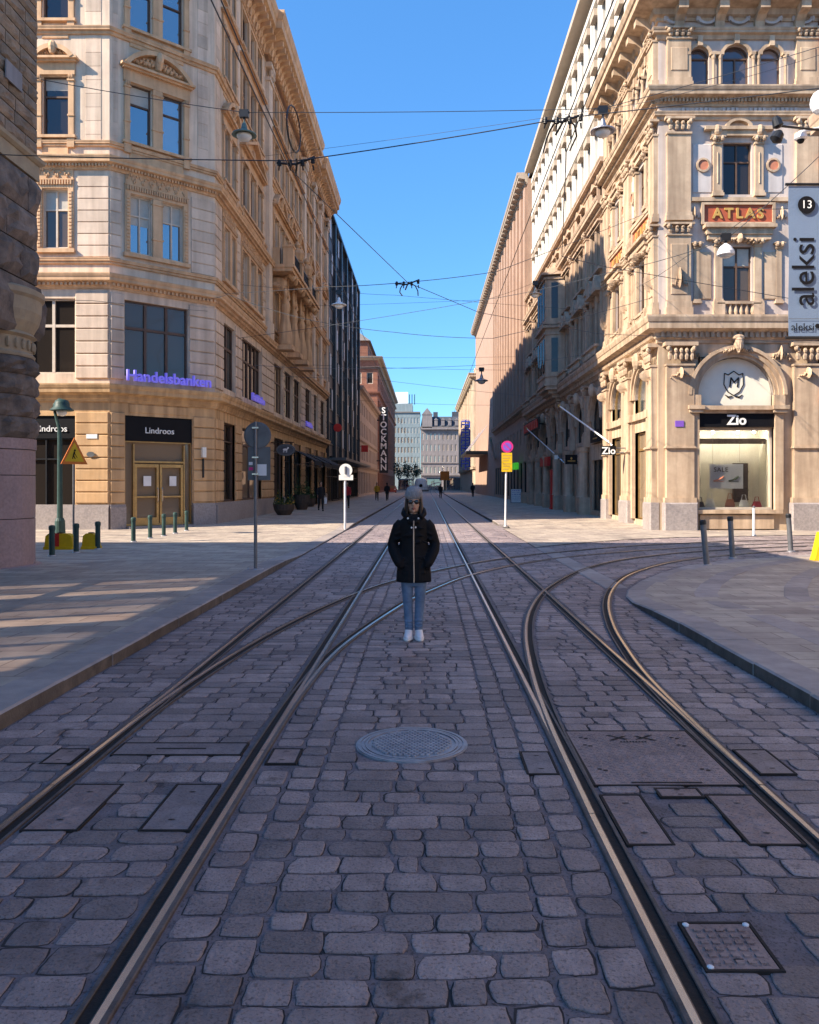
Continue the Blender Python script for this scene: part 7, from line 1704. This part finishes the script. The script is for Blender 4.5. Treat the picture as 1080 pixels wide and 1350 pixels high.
for u, v, y, rz, top, legs, lab, kw in (
  (423, 675, 0, 0.3, 'dark_cloth', 'dark_cloth', 'person in black walking by the left planters with a white bag', dict(bag=True, stride=.2)),
  (457.5, 671, 0, .2, 'red_cloth', 'dark_cloth', 'person in a red jacket behind the small white sign post', dict()),
  (497, 661, 0, .1, 'yellow_cloth', 'dark_cloth', 'person in a yellow jacket on the far left pavement', dict()),
  (510.5, 661, 0, 3.1, 'dark_cloth', 'dark_cloth', 'person in dark clothes at the far left kerb', dict(skirt=True)),
  (581, 656.5, 0, 0, 'dark_cloth', 'dark_cloth', 'person in dark clothes walking on the far tram tracks', dict()),
  (623.5, 656, 0, 3.0, 'dark_cloth', 'dark_cloth', 'person in dark clothes on the far right pavement', dict())):
    p = G(u, v, .05); walker(p.x, p.y, rz, top, legs, lab, **kw)
# ================================================================== pieces of one kind that stand apart become parts of their own
def split_pieces(o, cache={}):
    me = o.data
    if me.name not in cache:
        n = len(me.vertices); par = list(range(n))
        def find(a):
            while par[a] != a: par[a] = par[par[a]]; a = par[a]
            return a
        for e in me.edges:
            a, c = find(e.vertices[0]), find(e.vertices[1])
            if a != c: par[a] = c
        isl = {}
        for i in range(n): isl.setdefault(find(i), []).append(i)
        ks = list(isl); B = []
        for k in ks:
            P = [me.vertices[i].co for i in isl[k]]; B.append(([min(p[d] for p in P) for d in range(3)], [max(p[d] for p in P) for d in range(3)]))
        sz = [max(h[d]-l[d] for d in range(3)) for l, h in B]; g = list(range(len(ks)))
        def fg(a):
            while g[a] != a: g[a] = g[g[a]]; a = g[a]
            return a
        for i in range(len(ks)):
            for j in range(i):
                a, c = fg(i), fg(j)
                if a == c: continue
                d = math.sqrt(sum(max(0, B[i][0][t]-B[j][1][t], B[j][0][t]-B[i][1][t])**2 for t in range(3)))
                if d <= max(.02, .5*max(sz[i], sz[j])): g[a] = c
        grp = {}
        for i, k in enumerate(ks): grp.setdefault(fg(i), []).extend(isl[k])
        out = []
        if len(grp) > 1:
            own = {}
            for q, vs in enumerate(grp.values()):
                for i in vs: own[i] = q
            F_ = [[] for _ in grp]
            for p in me.polygons: F_[own[p.vertices[0]]].append(p)
            for q, vs in enumerate(grp.values()):
                ix = {i: t for t, i in enumerate(vs)}; m2 = bpy.data.meshes.new(me.name.split('.')[0]); m2.from_pydata([me.vertices[i].co[:] for i in vs], [], [[ix[i] for i in p.vertices] for p in F_[q]])
                for mt in me.materials: m2.materials.append(mt)
                m2.polygons.foreach_set('material_index', [p.material_index for p in F_[q]]); m2.polygons.foreach_set('use_smooth', [p.use_smooth for p in F_[q]]); m2.update(); out.append(m2)
        cache[me.name] = out
    out = cache[me.name]
    if out:
        o.data = out[0]
        for m2 in out[1:]: c = o.copy(); c.data = m2; COL.objects.link(c)
SPLIT = {'lifting_hole','rusticated_pier','coursed_wall','plinth','pilaster','notice','arm','pier','panel','arcade','window_surround','window_hood','tie_rod','turret','bracket','chimney','clamp','rod','post','snap_button','raised_frieze','swag','picture','cord','oriel_glazing','arcade_pier','spot_lamp','blind_panel'}
for o in list(scn.objects):
    if o.type == 'MESH' and o.parent and o.name.split('.')[0] in SPLIT: split_pieces(o)
# ================================================================== LIGHT, SKY, CAMERA
EL, AZ = 35.0, 67.0
w = bpy.data.worlds.new('World'); scn.world = w; w.use_nodes = True; nt = w.node_tree
sky = nt.nodes.new('ShaderNodeTexSky'); sky.sky_type = 'NISHITA'; sky.sun_disc = False; sky.sun_elevation = R(EL); sky.sun_rotation = R(180+AZ)
sky.air_density = SKY[1]; sky.dust_density = SKY[2]; sky.ozone_density = SKY[3]; sky.altitude = 0
tn = nt.nodes.new('ShaderNodeMix'); tn.data_type = 'RGBA'; tn.blend_type = 'MULTIPLY'; tn.inputs[0].default_value = 1; tn.inputs[7].default_value = (*TINT, 1); nt.links.new(sky.outputs[0], tn.inputs[6])
ge = nt.nodes.new('ShaderNodeTexCoord'); sx = nt.nodes.new('ShaderNodeSeparateXYZ'); nt.links.new(ge.outputs['Generated'], sx.inputs[0])     # deeper blue towards the horizon than the model sky
rp = nt.nodes.new('ShaderNodeValToRGB'); e = rp.color_ramp.elements; e[0].position = 0.0; e[0].color = (*TINT0, 1); e[1].position = .62; e[1].color = (*TINT, 1); nt.links.new(sx.outputs[2], rp.inputs[0]); nt.links.new(rp.outputs[0], tn.inputs[7])
bg = nt.nodes['Background']; nt.links.new(tn.outputs[2], bg.inputs[0]); bg.inputs[1].default_value = SKY[0]
sd = Vector((-math.sin(R(AZ))*math.cos(R(EL)), -math.cos(R(AZ))*math.cos(R(EL)), math.sin(R(EL))))
l = bpy.data.lights.new('sun', 'SUN'); l.energy = SUN; l.angle = R(.5); l.color = (1, .87, .70)
so_ = bpy.data.objects.new('sun', l); COL.objects.link(so_); so_.location = (-40, -15, 60); so_.rotation_euler = sd.to_track_quat('Z', 'Y').to_euler()
cam = bpy.data.cameras.new('camera'); cam.sensor_fit = 'HORIZONTAL'; cam.sensor_width = 36; cam.lens = 36; cam.clip_start = .05; cam.clip_end = 5000
co = bpy.data.objects.new('camera', cam); COL.objects.link(co); co.location = (0, 0, CH)
co.rotation_euler = (R(90), 0, 0); cam.shift_x = -22/F; cam.shift_y = -37/F; scn.camera = co
scn.view_settings.view_transform = 'Standard'; scn.view_settings.look = 'None'; scn.view_settings.gamma = 1; scn.view_settings.exposure = EXPO
scn.cycles.max_bounces = 8; scn.cycles.diffuse_bounces = 4; scn.cycles.transparent_max_bounces = 12
